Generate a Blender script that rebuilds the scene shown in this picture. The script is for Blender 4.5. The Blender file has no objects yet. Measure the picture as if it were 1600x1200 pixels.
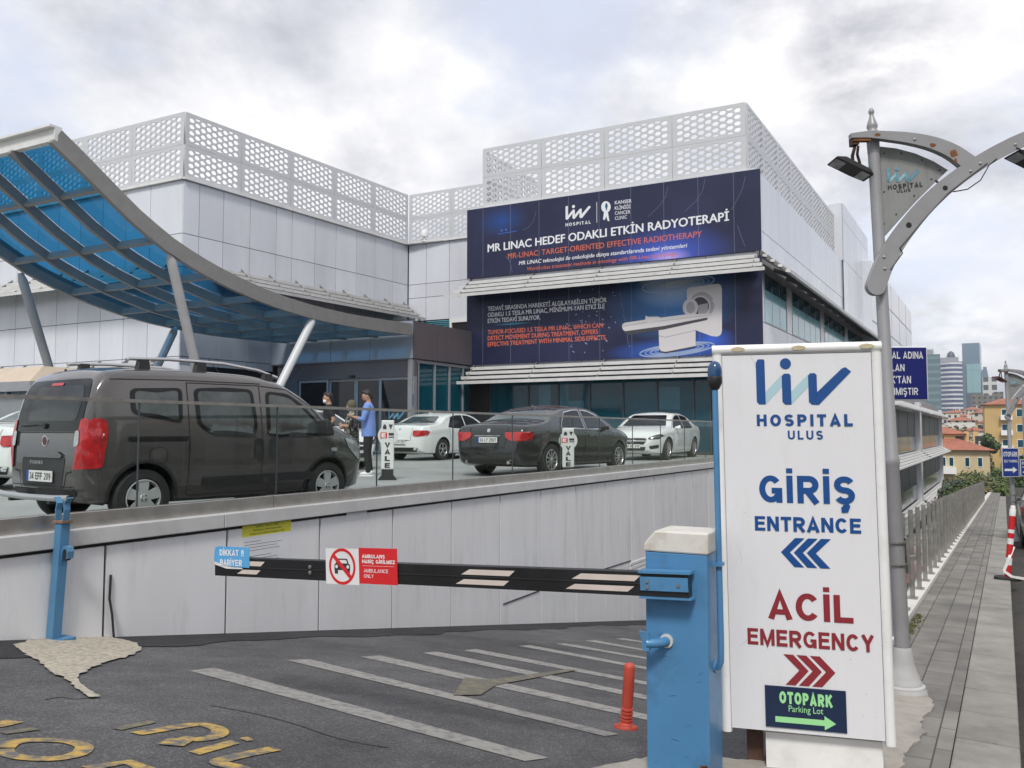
import bpy, bmesh, math, random
from mathutils import Vector, Matrix
random.seed(7)
R = math.radians
scene = bpy.context.scene
col = scene.collection

# ------------------------------------------------------------------ camera
FPX, HZ, EYE = 1300.0, 675.0, 1.63          # focal length and horizon in pixels of the 1600 px wide photograph, eye height
PITCH = math.atan((HZ - 600) / FPX)
cam = bpy.data.cameras.new("camera")
cam.sensor_width = 36.0
cam.lens = 36.0 * FPX / 1600.0
cam.clip_start, cam.clip_end = 0.05, 20000
cam_ob = bpy.data.objects.new("camera", cam)
cam_ob.location = (0, 0, EYE)
cam_ob.rotation_euler = (R(90) + PITCH, 0, 0)
col.objects.link(cam_ob)
scene.camera = cam_ob

# ------------------------------------------------------------------ sky, sun, exposure
CLOUDS = [(23.5, 23, 5.5, (3.3, 3.35, 3.65), .62), (27, 24.5, 4, (3.7, 3.75, 4.1), .45), (-9.5, 17.5, 4.0, (3.9, 3.95, 4.3), .55), (5, 27.5, 9, (3.9, 4.1, 4.8), .6), (-15, 29, 7, (3.9, 4.0, 4.6), .6), (16, 29, 8, (3.7, 3.75, 4.2), .55), (26.5, 10, 7, (5.0, 5.4, 6.3), .7), (29, 6, 4, (6.6, 6.6, 6.7), .7)]
SUN_EL, SUN_AZ = R(50), R(187)              # azimuth clockwise from +y: behind the camera
world = bpy.data.worlds.new("World")
scene.world = world
world.use_nodes = True
wn, wl = world.node_tree.nodes, world.node_tree.links
bg = wn["Background"]
bg.inputs["Strength"].default_value = 0.1
sky = wn.new("ShaderNodeTexSky"); sky.sky_type = 'NISHITA'; sky.sun_disc = False
sky.sun_elevation = SUN_EL; sky.sun_rotation = SUN_AZ; sky.air_density = 1.0; sky.dust_density = 1.5; sky.ozone_density = 1.2
tc = wn.new("ShaderNodeTexCoord")
sep = wn.new("ShaderNodeSeparateXYZ"); wl.new(tc.outputs["Generated"], sep.inputs[0])
def wmath(op, a, b=None, clamp=False):
    n = wn.new("ShaderNodeMath"); n.operation = op; n.use_clamp = clamp
    for i, v in enumerate((a, b)):
        if v is None: continue
        if isinstance(v, (int, float)): n.inputs[i].default_value = v
        else: wl.new(v, n.inputs[i])
    return n.outputs[0]
zc = wmath('MAXIMUM', wmath('ADD', sep.outputs[2], 0.34), 0.06)
comb = wn.new("ShaderNodeCombineXYZ")           # the cloud layer is a flat sheet overhead: direction / height
wl.new(wmath('DIVIDE', sep.outputs[0], zc), comb.inputs[0]); wl.new(wmath('DIVIDE', sep.outputs[1], zc), comb.inputs[1])
def wnoise(scale, detail, rough, off, dist=0.0):
    mp = wn.new("ShaderNodeMapping"); mp.inputs["Location"].default_value = off
    wl.new(comb.outputs[0], mp.inputs[0])
    n = wn.new("ShaderNodeTexNoise"); n.inputs["Scale"].default_value = scale; n.inputs["Detail"].default_value = detail
    n.inputs["Roughness"].default_value = rough; n.inputs["Distortion"].default_value = dist
    wl.new(mp.outputs[0], n.inputs["Vector"]); return n.outputs["Fac"]
def wramp(fac, stops):
    r = wn.new("ShaderNodeValToRGB"); cr = r.color_ramp
    while len(cr.elements) < len(stops): cr.elements.new(0.5)
    for e, (p, c) in zip(cr.elements, stops): e.position = p; e.color = (*c, 1)
    wl.new(fac, r.inputs[0]); return r.outputs[0]
cover = wnoise(1.3, 9, 0.58, (3.1, 1.7, 0), 0.12)
shade = wnoise(2.2, 10, 0.60, (8.3, 4.4, 2.0), 0.12)
cloud_col = wramp(shade, [(0.30, (0.40, 0.41, 0.47)), (0.41, (0.58, 0.59, 0.645)), (0.49, (0.74, 0.745, 0.78)), (0.60, (0.92, 0.91, 0.92))])
mul = wn.new("ShaderNodeVectorMath"); mul.operation = 'SCALE'; mul.inputs[3].default_value = 6.9
wl.new(cloud_col, mul.inputs[0])
blue = wn.new("ShaderNodeMix"); blue.data_type = 'RGBA'    # thin veil over the clear sky
blue.inputs[0].default_value = 0.82
wl.new(sky.outputs[0], blue.inputs[6]); blue.inputs[7].default_value = (4.7, 5.0, 5.8, 1)
mix = wn.new("ShaderNodeMix"); mix.data_type = 'RGBA'
wl.new(wramp(cover, [(0.40, (0, 0, 0)), (0.50, (1, 1, 1))]), mix.inputs[0])
wl.new(blue.outputs[2], mix.inputs[6]); wl.new(mul.outputs[0], mix.inputs[7])
cur = mix.outputs[2]
wisp = wnoise(5.5, 10, 0.62, (1.3, 7.7, 5.0), 0.15)
nrm = wn.new("ShaderNodeVectorMath"); nrm.operation = 'NORMALIZE'; wl.new(tc.outputs["Generated"], nrm.inputs[0])
for az, el, rad_, c, k in CLOUDS:             # single clouds: bearing and height in degrees, size, colour, density
    dv = wn.new("ShaderNodeVectorMath"); dv.operation = 'DOT_PRODUCT'; wl.new(nrm.outputs[0], dv.inputs[0])
    dv.inputs[1].default_value = (math.sin(R(az)) * math.cos(R(el)), math.cos(R(az)) * math.cos(R(el)), math.sin(R(el)))
    mr = wn.new("ShaderNodeMapRange"); wl.new(dv.outputs["Value"], mr.inputs[0]); mr.inputs[1].default_value = math.cos(R(rad_)); mr.inputs[2].default_value = 1.0
    mr.interpolation_type = 'SMOOTHSTEP'
    den = wmath('MULTIPLY', wmath('MULTIPLY', wmath('SUBTRACT', wisp, 0.40), 4.5, True), wmath('MULTIPLY', mr.outputs[0], k * 1.5), True)
    mm = wn.new("ShaderNodeMix"); mm.data_type = 'RGBA'; wl.new(den, mm.inputs[0]); wl.new(cur, mm.inputs[6]); mm.inputs[7].default_value = (*c, 1); cur = mm.outputs[2]
wl.new(cur, bg.inputs["Color"])

sun = bpy.data.lights.new("sun", 'SUN'); sun.energy = 1.5; sun.angle = R(12); sun.color = (1.0, 0.96, 0.9)
sun_ob = bpy.data.objects.new("sun", sun); col.objects.link(sun_ob)
sd = Vector((math.sin(SUN_AZ) * math.cos(SUN_EL), math.cos(SUN_AZ) * math.cos(SUN_EL), math.sin(SUN_EL)))
sun_ob.rotation_euler = sd.to_track_quat('Z', 'Y').to_euler()
sun_ob.location = sd * 80
scene.view_settings.view_transform = 'Standard'
scene.view_settings.look = 'None'
scene.view_settings.exposure = 0.82
scene.view_settings.gamma = 1.0
scene.view_settings.use_curve_mapping = False
scene.render.engine = 'CYCLES'
scene.cycles.use_denoising = True
scene.cycles.max_bounces = 10
scene.cycles.transparent_max_bounces = 24
scene.cycles.caustics_reflective = False
scene.cycles.caustics_refractive = False

# ------------------------------------------------------------------ picture measurements -> points of the place
FWD = Vector((0, math.cos(PITCH), math.sin(PITCH))); UPV = Vector((0, -math.sin(PITCH), math.cos(PITCH))); RGT = Vector((1, 0, 0))
CAM = Vector((0, 0, EYE))
def ray(px, py): return FWD + RGT * ((px - 800) / FPX) + UPV * ((600 - py) / FPX)
def at(px, py, y):
    d = ray(px, py); return CAM + d * (y / d.y)
def onpl(px, py, o, n):
    d = ray(px, py); return CAM + d * ((o - CAM).dot(n) / d.dot(n))
def onz(px, py, z): return onpl(px, py, Vector((0, 0, z)), Vector((0, 0, 1)))
Z = Vector((0, 0, 1))
U = Vector((math.sin(R(30.5)), math.cos(R(30.5)), 0))       # along the street, away from the camera
V = Vector((U.y, -U.x, 0))                                  # across the street, to the right
PD = Vector((0.887, -0.4618, 0)).normalized()               # along the front of the hospital, to the right
def sv(s, v, z=0.0): return U * s + V * v + Z * z
def s_of(p): return p.x * U.x + p.y * U.y
def v_of(p): return p.x * V.x + p.y * V.y

# ------------------------------------------------------------------ mesh helpers
class Fr:
    """a frame: origin, x axis, y axis, outward normal; points are (u, v, d)"""
    def __init__(self, o, x, n, y=None):
        self.o = Vector(o); self.x = Vector(x).normalized(); self.n = Vector(n).normalized()
        self.y = Vector(y).normalized() if y is not None else Vector((0, 0, 1))
    def w(self, u, v, d=0.0): return self.o + self.x * u + self.y * v + self.n * d
    def px(self, px, py):
        p = onpl(px, py, self.o, self.n) - self.o
        return p.dot(self.x), p.dot(self.y)

WM = {}
class MB:
    def __init__(self): self.v = []; self.f = []; self.m = []; self.mi = 0
    def add(self, vs, fs):
        k = len(self.v); self.v += [Vector(p) for p in vs]
        for f in fs: self.f.append([k + i for i in f]); self.m.append(self.mi)
    def quad(self, a, b, c, d): self.add([a, b, c, d], [(0, 1, 2, 3)])
    def poly(self, pts): self.add(pts, [tuple(range(len(pts)))])
    def hexa(self, p):      # 8 corners: bottom 0-3 ccw, top 4-7
        self.add(p, [(3, 2, 1, 0), (4, 5, 6, 7), (0, 1, 5, 4), (1, 2, 6, 5), (2, 3, 7, 6), (3, 0, 4, 7)])
    def fbox(self, fr, u0, u1, v0, v1, d0, d1):
        w = fr.w
        self.hexa([w(u0, v0, d1), w(u1, v0, d1), w(u1, v0, d0), w(u0, v0, d0), w(u0, v1, d1), w(u1, v1, d1), w(u1, v1, d0), w(u0, v1, d0)])
    def box(self, x0, x1, y0, y1, z0, z1):
        self.hexa([Vector(p) for p in ((x0, y0, z0), (x1, y0, z0), (x1, y1, z0), (x0, y1, z0), (x0, y0, z1), (x1, y0, z1), (x1, y1, z1), (x0, y1, z1))])
    def beam(self, a, b, w, h, up=Z):
        a, b = Vector(a), Vector(b); t = (b - a).normalized()
        sx = t.cross(Vector(up)).normalized(); sy = sx.cross(t).normalized()
        sx = sx * (w / 2); sy = sy * (h / 2)
        self.hexa([a - sx - sy, a + sx - sy, b + sx - sy, b - sx - sy, a - sx + sy, a + sx + sy, b + sx + sy, b - sx + sy])
    def tube(self, pts, rad, n=10, cap=True):
        pts = [Vector(p) for p in pts]
        if not hasattr(rad, '__len__'): rad = [rad] * len(pts)
        ref = None; rings = []
        for i, p in enumerate(pts):
            t = (pts[min(i + 1, len(pts) - 1)] - pts[max(i - 1, 0)]).normalized()
            if ref is None: ref = t.orthogonal().normalized()
            ref = (ref - t * ref.dot(t)).normalized(); q = t.cross(ref)
            rings.append([p + (ref * math.cos(2 * math.pi * k / n) + q * math.sin(2 * math.pi * k / n)) * rad[i] for k in range(n)])
        vs = [p for r in rings for p in r]; fs = []
        for i in range(len(pts) - 1):
            for k in range(n):
                fs.append((i * n + k, i * n + (k + 1) % n, (i + 1) * n + (k + 1) % n, (i + 1) * n + k))
        if cap: fs.append(tuple(range(n))[::-1]); fs.append(tuple(range((len(pts) - 1) * n, len(pts) * n)))
        self.add(vs, fs)
    def lathe(self, prof, o=(0, 0, 0), ax=Z, n=20, cap=True):
        """prof: (radius, distance along ax)"""
        ax = Vector(ax).normalized(); e = ax.orthogonal().normalized(); g = ax.cross(e); o = Vector(o)
        vs = [o + ax * h + (e * math.cos(2 * math.pi * k / n) + g * math.sin(2 * math.pi * k / n)) * r for r, h in prof for k in range(n)]
        fs = [(i * n + k, i * n + (k + 1) % n, (i + 1) * n + (k + 1) % n, (i + 1) * n + k) for i in range(len(prof) - 1) for k in range(n)]
        if cap: fs.append(tuple(range(n))[::-1]); fs.append(tuple(range((len(prof) - 1) * n, len(prof) * n)))
        self.add(vs, fs)
    def prism(self, pts, ext):
        """closed polygon pts (3D), extruded by the vector ext"""
        n = len(pts); pts = [Vector(p) for p in pts]; ext = Vector(ext)
        self.add(pts + [p + ext for p in pts], [tuple(range(n))[::-1], tuple(range(n, 2 * n))] + [(i, (i + 1) % n, n + (i + 1) % n, n + i) for i in range(n)])
    def mesh(self, name, mats, inv=None, smooth=False, sharp=30, merge=False):
        me = bpy.data.meshes.new(name)
        vs = [inv @ p for p in self.v] if inv is not None else self.v
        me.from_pydata([tuple(p) for p in vs], [], self.f)
        for m in (mats if isinstance(mats, (list, tuple)) else [mats]): me.materials.append(m)
        if any(self.m): me.polygons.foreach_set("material_index", self.m)
        bm = bmesh.new(); bm.from_mesh(me)
        if merge: bmesh.ops.remove_doubles(bm, verts=bm.verts, dist=1e-5)
        bmesh.ops.recalc_face_normals(bm, faces=bm.faces)
        if smooth:
            for f in bm.faces: f.smooth = True
            lim = R(sharp)
            for e in bm.edges:
                if len(e.link_faces) == 2 and e.calc_face_angle(0) > lim: e.smooth = False
        bm.to_mesh(me); bm.free(); me.update()
        return me
    def build(self, name, mats, parent=None, smooth=False, local=False, sharp=30, merge=False, bevel=0.0):
        inv = None
        if parent is not None and not local:
            inv = WM[parent.name].inverted()
        me = self.mesh(name, mats, inv, smooth, sharp, merge)
        return link(name, me, parent, bevel)
def link(name, me, parent=None, bevel=0.0):
    o = bpy.data.objects.new(name, me); col.objects.link(o)
    if parent is not None: o.parent = parent; WM[o.name] = WM[parent.name].copy()
    else: WM[o.name] = Matrix.Identity(4)
    if bevel:
        b = o.modifiers.new("bevel", 'BEVEL'); b.width = bevel; b.segments = 2; b.limit_method = 'ANGLE'; b.angle_limit = R(40)
    return o
def tag(o, label=None, cat=None, group=None, kind=None):
    if label: o["label"] = label
    if cat: o["category"] = cat
    if group: o["group"] = group
    if kind: o["kind"] = kind
    return o
def thing(name, label, cat, loc=(0, 0, 0), rz=0.0, group=None, rot=None):
    o = bpy.data.objects.new(name, None); o.empty_display_size = 0.2; col.objects.link(o)
    o.location = loc; o.rotation_euler = rot if rot is not None else (0, 0, rz)
    WM[o.name] = Matrix.Translation(Vector(loc)) @ o.rotation_euler.to_matrix().to_4x4()
    return tag(o, label, cat, group)
def struct(o, kind="structure"): o["kind"] = kind; return o
def copy_tree(o, parent=None):
    c = o.copy(); col.objects.link(c)
    if parent is not None: c.parent = parent
    WM[c.name] = WM[o.name].copy()
    for ch in list(o.children): copy_tree(ch, c)
    return c

# ------------------------------------------------------------------ materials
def nodes_of(m):
    m.use_nodes = True; return m.node_tree.nodes, m.node_tree.links, m.node_tree.nodes["Principled BSDF"]
def mat(name, c, rough=0.5, metal=0.0, var=0.0, scale=4.0, bump=0.0, bscale=80.0, spec=0.5, coat=0.0, dirt=None, dscale=1.5, damt=0.5, stretch=None, island=0.0):
    """plain material with some colour variation (noise), optional blotches of a second colour and a fine bump"""
    m = bpy.data.materials.new(name); n, l, b = nodes_of(m)
    b.inputs["Base Color"].default_value = (*c, 1); b.inputs["Roughness"].default_value = rough
    b.inputs["Metallic"].default_value = metal; b.inputs["Specular IOR Level"].default_value = spec
    b.inputs["Coat Weight"].default_value = coat; b.inputs["Coat Roughness"].default_value = 0.05
    if var or dirt or bump:
        t = n.new("ShaderNodeTexCoord"); src = t.outputs["Object"]
        if stretch:
            mp = n.new("ShaderNodeMapping"); mp.inputs["Scale"].default_value = stretch; l.new(src, mp.inputs[0]); src = mp.outputs[0]
    out = None
    if var:
        x = n.new("ShaderNodeTexNoise"); x.inputs["Scale"].default_value = scale; x.inputs["Detail"].default_value = 6; x.inputs["Roughness"].default_value = 0.6
        l.new(src, x.inputs["Vector"])
        r = n.new("ShaderNodeValToRGB"); r.color_ramp.elements[0].position = 0.3; r.color_ramp.elements[1].position = 0.7
        r.color_ramp.elements[0].color = (*[max(0, k * (1 - var)) for k in c], 1); r.color_ramp.elements[1].color = (*[min(1, k * (1 + var)) for k in c], 1)
        l.new(x.outputs["Fac"], r.inputs[0]); out = r.outputs[0]
        rr = n.new("ShaderNodeMapRange"); rr.inputs["To Min"].default_value = max(0, rough - 0.08); rr.inputs["To Max"].default_value = min(1, rough + 0.08)
        l.new(x.outputs["Fac"], rr.inputs[0]); l.new(rr.outputs[0], b.inputs["Roughness"])
    if dirt:
        x = n.new("ShaderNodeTexNoise"); x.inputs["Scale"].default_value = dscale; x.inputs["Detail"].default_value = 8; x.inputs["Roughness"].default_value = 0.68
        l.new(src, x.inputs["Vector"])
        r = n.new("ShaderNodeValToRGB"); r.color_ramp.elements[0].position = 0.52; r.color_ramp.elements[1].position = 0.75
        r.color_ramp.elements[0].color = (0, 0, 0, 1); r.color_ramp.elements[1].color = (damt, damt, damt, 1)
        l.new(x.outputs["Fac"], r.inputs[0])
        mx = n.new("ShaderNodeMix"); mx.data_type = 'RGBA'; l.new(r.outputs[0], mx.inputs[0])
        if out is not None: l.new(out, mx.inputs[6])
        else: mx.inputs[6].default_value = (*c, 1)
        mx.inputs[7].default_value = (*dirt, 1); out = mx.outputs[2]
    if island:                              # every panel its own slight tone
        gi = n.new("ShaderNodeNewGeometry"); mr = n.new("ShaderNodeMapRange"); mr.inputs["To Min"].default_value = 1 - island; mr.inputs["To Max"].default_value = 1 + island * .5
        l.new(gi.outputs["Random Per Island"], mr.inputs[0]); vs_ = n.new("ShaderNodeVectorMath"); vs_.operation = 'SCALE'
        l.new(out, vs_.inputs[0]); l.new(mr.outputs[0], vs_.inputs[3]); out = vs_.outputs[0]
    if out is not None: l.new(out, b.inputs["Base Color"])
    if bump:
        x = n.new("ShaderNodeTexNoise"); x.inputs["Scale"].default_value = bscale; x.inputs["Detail"].default_value = 4
        l.new(src, x.inputs["Vector"])
        bp = n.new("ShaderNodeBump"); bp.inputs["Strength"].default_value = bump; bp.inputs["Distance"].default_value = 0.01
        l.new(x.outputs["Fac"], bp.inputs["Height"]); l.new(bp.outputs[0], b.inputs["Normal"])
    return m
def clear_glass(name, tint=(0.93, 0.97, 0.96), refl=0.9, ior=1.5):
    m = bpy.data.materials.new(name); n, l, b = nodes_of(m); n.remove(b)
    out = n["Material Output"]
    tr = n.new("ShaderNodeBsdfTransparent"); tr.inputs[0].default_value = (*tint, 1)
    gl = n.new("ShaderNodeBsdfGlossy"); gl.inputs["Roughness"].default_value = 0.01; gl.inputs[0].default_value = (refl, refl, refl, 1)
    lw = n.new("ShaderNodeLayerWeight"); lw.inputs[0].default_value = 0.5      # Schlick's curve, the same from both sides
    pw = n.new("ShaderNodeMath"); pw.operation = 'POWER'; l.new(lw.outputs["Facing"], pw.inputs[0]); pw.inputs[1].default_value = 5.5
    f0 = 0.4 * ((ior - 1) / (ior + 1)) ** 2
    fr = n.new("ShaderNodeMath"); fr.operation = 'MULTIPLY_ADD'; l.new(pw.outputs[0], fr.inputs[0]); fr.inputs[1].default_value = 1 - f0; fr.inputs[2].default_value = f0
    mx = n.new("ShaderNodeMixShader"); l.new(fr.outputs[0], mx.inputs[0]); l.new(tr.outputs[0], mx.inputs[1]); l.new(gl.outputs[0], mx.inputs[2])
    l.new(mx.outputs[0], out.inputs[0]); return m
def rgb(r, g, b):
    f = lambda x: (x / 255 / 12.92) if x / 255 <= 0.04045 else ((x / 255 + 0.055) / 1.055) ** 2.4
    return (f(r), f(g), f(b))

M = {}
M['clad'] = mat('white_composite_panel', (0.63, 0.65, 0.70), 0.18, 0, 0.05, 0.5, spec=0.5, dirt=(0.5, 0.5, 0.5), dscale=0.7, damt=0.4, stretch=(1.6, 1.6, .3), island=.07)
M['wallclad'] = mat('grey_white_wall_panel', (0.74, 0.745, 0.76), 0.12, 0, 0.05, 0.7, spec=0.55, dirt=(0.40, 0.39, 0.38), dscale=1.6, damt=0.45, stretch=(2.2, 2.2, .35), island=.06)
M['joint'] = mat('dark_joint', (0.05, 0.05, 0.055), 0.7)
M['perf'] = mat('perforated_aluminium', (0.54, 0.55, 0.57), 0.35, 0, 0.05, 1.0)
M['louvre'] = mat('louvre_aluminium', (0.68, 0.68, 0.67), 0.4, 0, 0.08, 2.0, dirt=(0.4, 0.38, 0.35), dscale=3, damt=0.4)
M['coping'] = mat('coping_metal', (0.58, 0.58, 0.58), 0.35, 0.2, 0.08, 2.0, dirt=(0.4, 0.39, 0.37), dscale=2.5, damt=0.5)
M['steel'] = mat('brushed_stainless', (0.50, 0.48, 0.45), 0.32, 0.9, 0.12, 6.0)
M['fencesteel'] = mat('fence_stainless', (0.33, 0.315, 0.29), 0.38, 0.7, 0.18, 9.0)
M['steelpaint'] = mat('canopy_steel_paint', (0.21, 0.205, 0.20), 0.42, 0.1, 0.1, 3.0, dirt=(0.15, 0.14, 0.13), dscale=4, damt=0.4)
M['darkglass'] = mat('teal_window_glass', (0.005, 0.06, 0.088), 0.03, 0, 0.25, 0.5, spec=0.5)
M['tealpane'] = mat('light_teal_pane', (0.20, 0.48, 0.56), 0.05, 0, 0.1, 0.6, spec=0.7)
M['doorglass'] = mat('door_glass', (0.008, 0.010, 0.012), 0.03, 0, spec=0.6)
M['mullion'] = mat('grey_mullion', (0.30, 0.31, 0.33), 0.4, 0.3, 0.06)
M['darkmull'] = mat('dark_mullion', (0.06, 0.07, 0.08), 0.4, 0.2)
M['vest'] = mat('graphite_cladding', (0.13, 0.12, 0.13), 0.3, 0.2, 0.06, 0.8)
M['vestblue'] = mat('grey_blue_cladding', (0.28, 0.33, 0.40), 0.3, 0.1, 0.06, 0.8)
M['roof'] = mat('roof_membrane', (0.35, 0.35, 0.36), 0.8, 0, 0.15, 0.5)
M['black'] = mat('black_plastic', (0.015, 0.015, 0.016), 0.45)
M['rubber'] = mat('tyre_rubber', (0.018, 0.018, 0.019), 0.75, bump=0.2, bscale=60)
M['white'] = mat('white_paint', (0.80, 0.80, 0.80), 0.35)

# ================================================================== GROUND
PLAZA = EYE - 0.81                          # level in front of the hospital; the plaza falls slightly towards the street
def plaza_z(p): return PLAZA - 0.0078 * max(0.0, 26 - (s_of(p) if hasattr(p, 'x') else p))
WALL_V = -7.05                              # outer face of the cladding of the ramp wall
YARD0 = 22.0
XS = 0.014                                  # cross fall towards the wall
def ramp_z(s, v=-1.28):
    c = XS * (v + 1.28)
    if s < 1.2: return 0.70 - 0.18 * 1.2 + c
    if s <= YARD0: return 0.70 - 0.18 * s + c
    return 0.70 - 0.18 * YARD0 - 0.05 * (s - YARD0) + c
def walk_z(s, v=0): return -0.042 * (s - 3.9)
RAMP_O = sv(0, -1.28, 0.70); RAMP_N = (U * 0.18 - V * XS + Z).normalized()
WALK_O, WALK_N = sv(3.9, 0, 0), Vector((0.042 * U.x, 0.042 * U.y, 1)).normalized()
def on_ramp(px, py, lift=0.0): return onpl(px, py, RAMP_O + Z * lift, RAMP_N)
def on_walk(px, py, lift=0.0): return onpl(px, py, WALK_O + Z * lift, WALK_N)

def asphalt(name, base, coarse, patch):
    m = bpy.data.materials.new(name); n, l, b = nodes_of(m)
    b.inputs["Roughness"].default_value = 0.85; b.inputs["Specular IOR Level"].default_value = 0.3
    t = n.new("ShaderNodeTexCoord")
    def noise(sc, det, ro=0.6):
        x = n.new("ShaderNodeTexNoise"); x.inputs["Scale"].default_value = sc; x.inputs["Detail"].default_value = det; x.inputs["Roughness"].default_value = ro
        l.new(t.outputs["Object"], x.inputs["Vector"]); return x.outputs["Fac"]
    def ramp(f, st):
        r = n.new("ShaderNodeValToRGB"); cr = r.color_ramp
        while len(cr.elements) < len(st): cr.elements.new(0.5)
        for e, (p, c) in zip(cr.elements, st): e.position = p; e.color = (*[k for k in c], 1)
        l.new(f, r.inputs[0]); return r.outputs[0]
    big = ramp(noise(0.55, 7), [(0.3, [k * (1 - patch) for k in base]), (0.5, base), (0.72, [k * (1 + patch) for k in base])])
    mid = ramp(noise(3.2, 9, .7), [(0.3, (.78, .78, .78)), (0.5, (1, 1, 1)), (0.7, (1.2, 1.2, 1.18))])
    m0 = n.new("ShaderNodeMix"); m0.data_type = 'RGBA'; m0.blend_type = 'MULTIPLY'; m0.inputs[0].default_value = 1.0; l.new(big, m0.inputs[6]); l.new(mid, m0.inputs[7]); big = m0.outputs[2]
    vo = n.new("ShaderNodeTexVoronoi"); vo.inputs["Scale"].default_value = coarse; l.new(t.outputs["Object"], vo.inputs["Vector"])
    sepc = n.new("ShaderNodeSeparateColor"); l.new(vo.outputs["Color"], sepc.inputs[0])
    stone = ramp(sepc.outputs[0], [(0.0, (0.62, 0.62, 0.62)), (0.55, (0.97, 0.97, 0.97)), (0.88, (1.18, 1.17, 1.15)), (0.975, (1.9, 1.85, 1.8))])
    mx = n.new("ShaderNodeMix"); mx.data_type = 'RGBA'; mx.blend_type = 'MULTIPLY'; mx.inputs[0].default_value = 1.0
    l.new(big, mx.inputs[6]); l.new(stone, mx.inputs[7]); l.new(mx.outputs[2], b.inputs["Base Color"])
    bp = n.new("ShaderNodeBump"); bp.inputs["Strength"].default_value = 0.55; bp.inputs["Distance"].default_value = 0.006
    l.new(sepc.outputs[0], bp.inputs["Height"]); l.new(bp.outputs[0], b.inputs["Normal"])
    return m
M['asphalt'] = asphalt('driveway_asphalt', (0.09, 0.09, 0.093), 130, 0.38)
M['asphalt2'] = asphalt('fresh_asphalt_strip', (0.032, 0.032, 0.035), 90, 0.35)
M['roadasph'] = asphalt('street_asphalt', (0.05, 0.046, 0.04), 120, 0.35)
M['plaza'] = mat('plaza_concrete', (0.30, 0.31, 0.30), 0.55, 0, 0.18, 0.8, bump=0.2, bscale=40, dirt=(0.18, 0.18, 0.18), dscale=0.6, damt=0.5)

def sheet(name, m, s0, s1, v0, v1, zf, step=1.0, lift=0.0):
    mb = MB(); n = max(1, int((s1 - s0) / step)); ss = [s0 + (s1 - s0) * i / n for i in range(n + 1)]
    vs = [sv(s, v, zf(s, v) + lift) for s in ss for v in (v0, v1)]
    mb.add(vs, [(2 * i, 2 * i + 1, 2 * i + 3, 2 * i + 2) for i in range(n)])
    return struct(mb.build(name, m, merge=False))
sheet('driveway', M['asphalt'], -8, YARD0, WALL_V - 0.2, -1.0, ramp_z, 0.4)
sheet('lower_yard', M['asphalt'], YARD0, 120, -8.2, -1.0, ramp_z, 4)
# the strip of newer, darker asphalt along the foot of the wall, ragged edge
mb = MB(); ss = [-2 + 0.12 * i for i in range(210)]; vs = []
for s in ss:
    w = 0.62 + 0.10 * math.sin(s * 1.7) + 0.06 * math.sin(s * 5.1 + 1) + random.uniform(-0.03, 0.03) + (0.5 if s < 4.2 else 0.0) * max(0, 1 - abs(s - 3.0) / 2.2)
    vs += [sv(s, WALL_V - 0.1, ramp_z(s, WALL_V) + 0.007), sv(s, WALL_V + w, ramp_z(s, WALL_V + w) + 0.006)]
mb.add(vs, [(2 * i, 2 * i + 1, 2 * i + 3, 2 * i + 2) for i in range(len(ss) - 1)])
struct(mb.build('asphalt_strip_path', M['asphalt2'])).name = 'asphalt_path'

# terrain: one sheet out to the horizon, a valley beyond the street and a rising far side
M['terrain'] = mat('dry_ground', (0.11, 0.12, 0.06), 0.95, 0, 0.4, 0.05)
def terr_z(d):
    pts = [(0, -13), (60, -13), (140, -15), (260, -14), (420, -7), (700, 1), (1100, 9), (2500, 12), (9000, 12)]
    for (a, za), (b, zb) in zip(pts, pts[1:]):
        if d <= b: return za + (zb - za) * (d - a) / (b - a)
    return pts[-1][1]
mb = MB(); rad = [0, 30, 60, 100, 140, 200, 260, 340, 420, 560, 700, 900, 1100, 1700, 2500, 5000, 9000]; na = 96
vs = [Vector((0, 0, terr_z(0)))]
for r in rad[1:]:
    for k in range(na):
        a = 2 * math.pi * k / na; vs.append(Vector((r * math.cos(a), r * math.sin(a), terr_z(r) + (random.uniform(-1, 1) * min(2.5, r * 0.004) if r > 100 else 0))))
fs = [(0, 1 + k, 1 + (k + 1) % na) for k in range(na)]
for i in range(len(rad) - 2):
    for k in range(na):
        a, b = 1 + i * na, 1 + (i + 1) * na
        fs.append((a + k, b + k, b + (k + 1) % na, a + (k + 1) % na))
mb.add(vs, fs); struct(mb.build('terrain', M['terrain'], smooth=True))

# plaza (upper level in front of the hospital): slab with its own edge
mb = MB()
def slab(pts, z0, z1):
    n = len(pts); mb.add([Vector((p.x, p.y, z0)) for p in pts] + [Vector((p.x, p.y, z1)) for p in pts],
        [tuple(range(n))[::-1], tuple(range(n, 2 * n))] + [(i, (i + 1) % n, n + (i + 1) % n, n + i) for i in range(n)])
slab([sv(-8, WALL_V - 0.12), sv(26, WALL_V - 0.12), sv(34, -9), sv(34, -50), sv(26, -50), sv(-8, -50)], -5.5, PLAZA)
for q in mb.v[6:]: q.z = plaza_z(q)
mb.f[1:2] = [[6, 7, 10, 11], [7, 8, 9, 10]]; mb.m.append(0)
struct(mb.build('plaza', M['plaza']))

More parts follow.
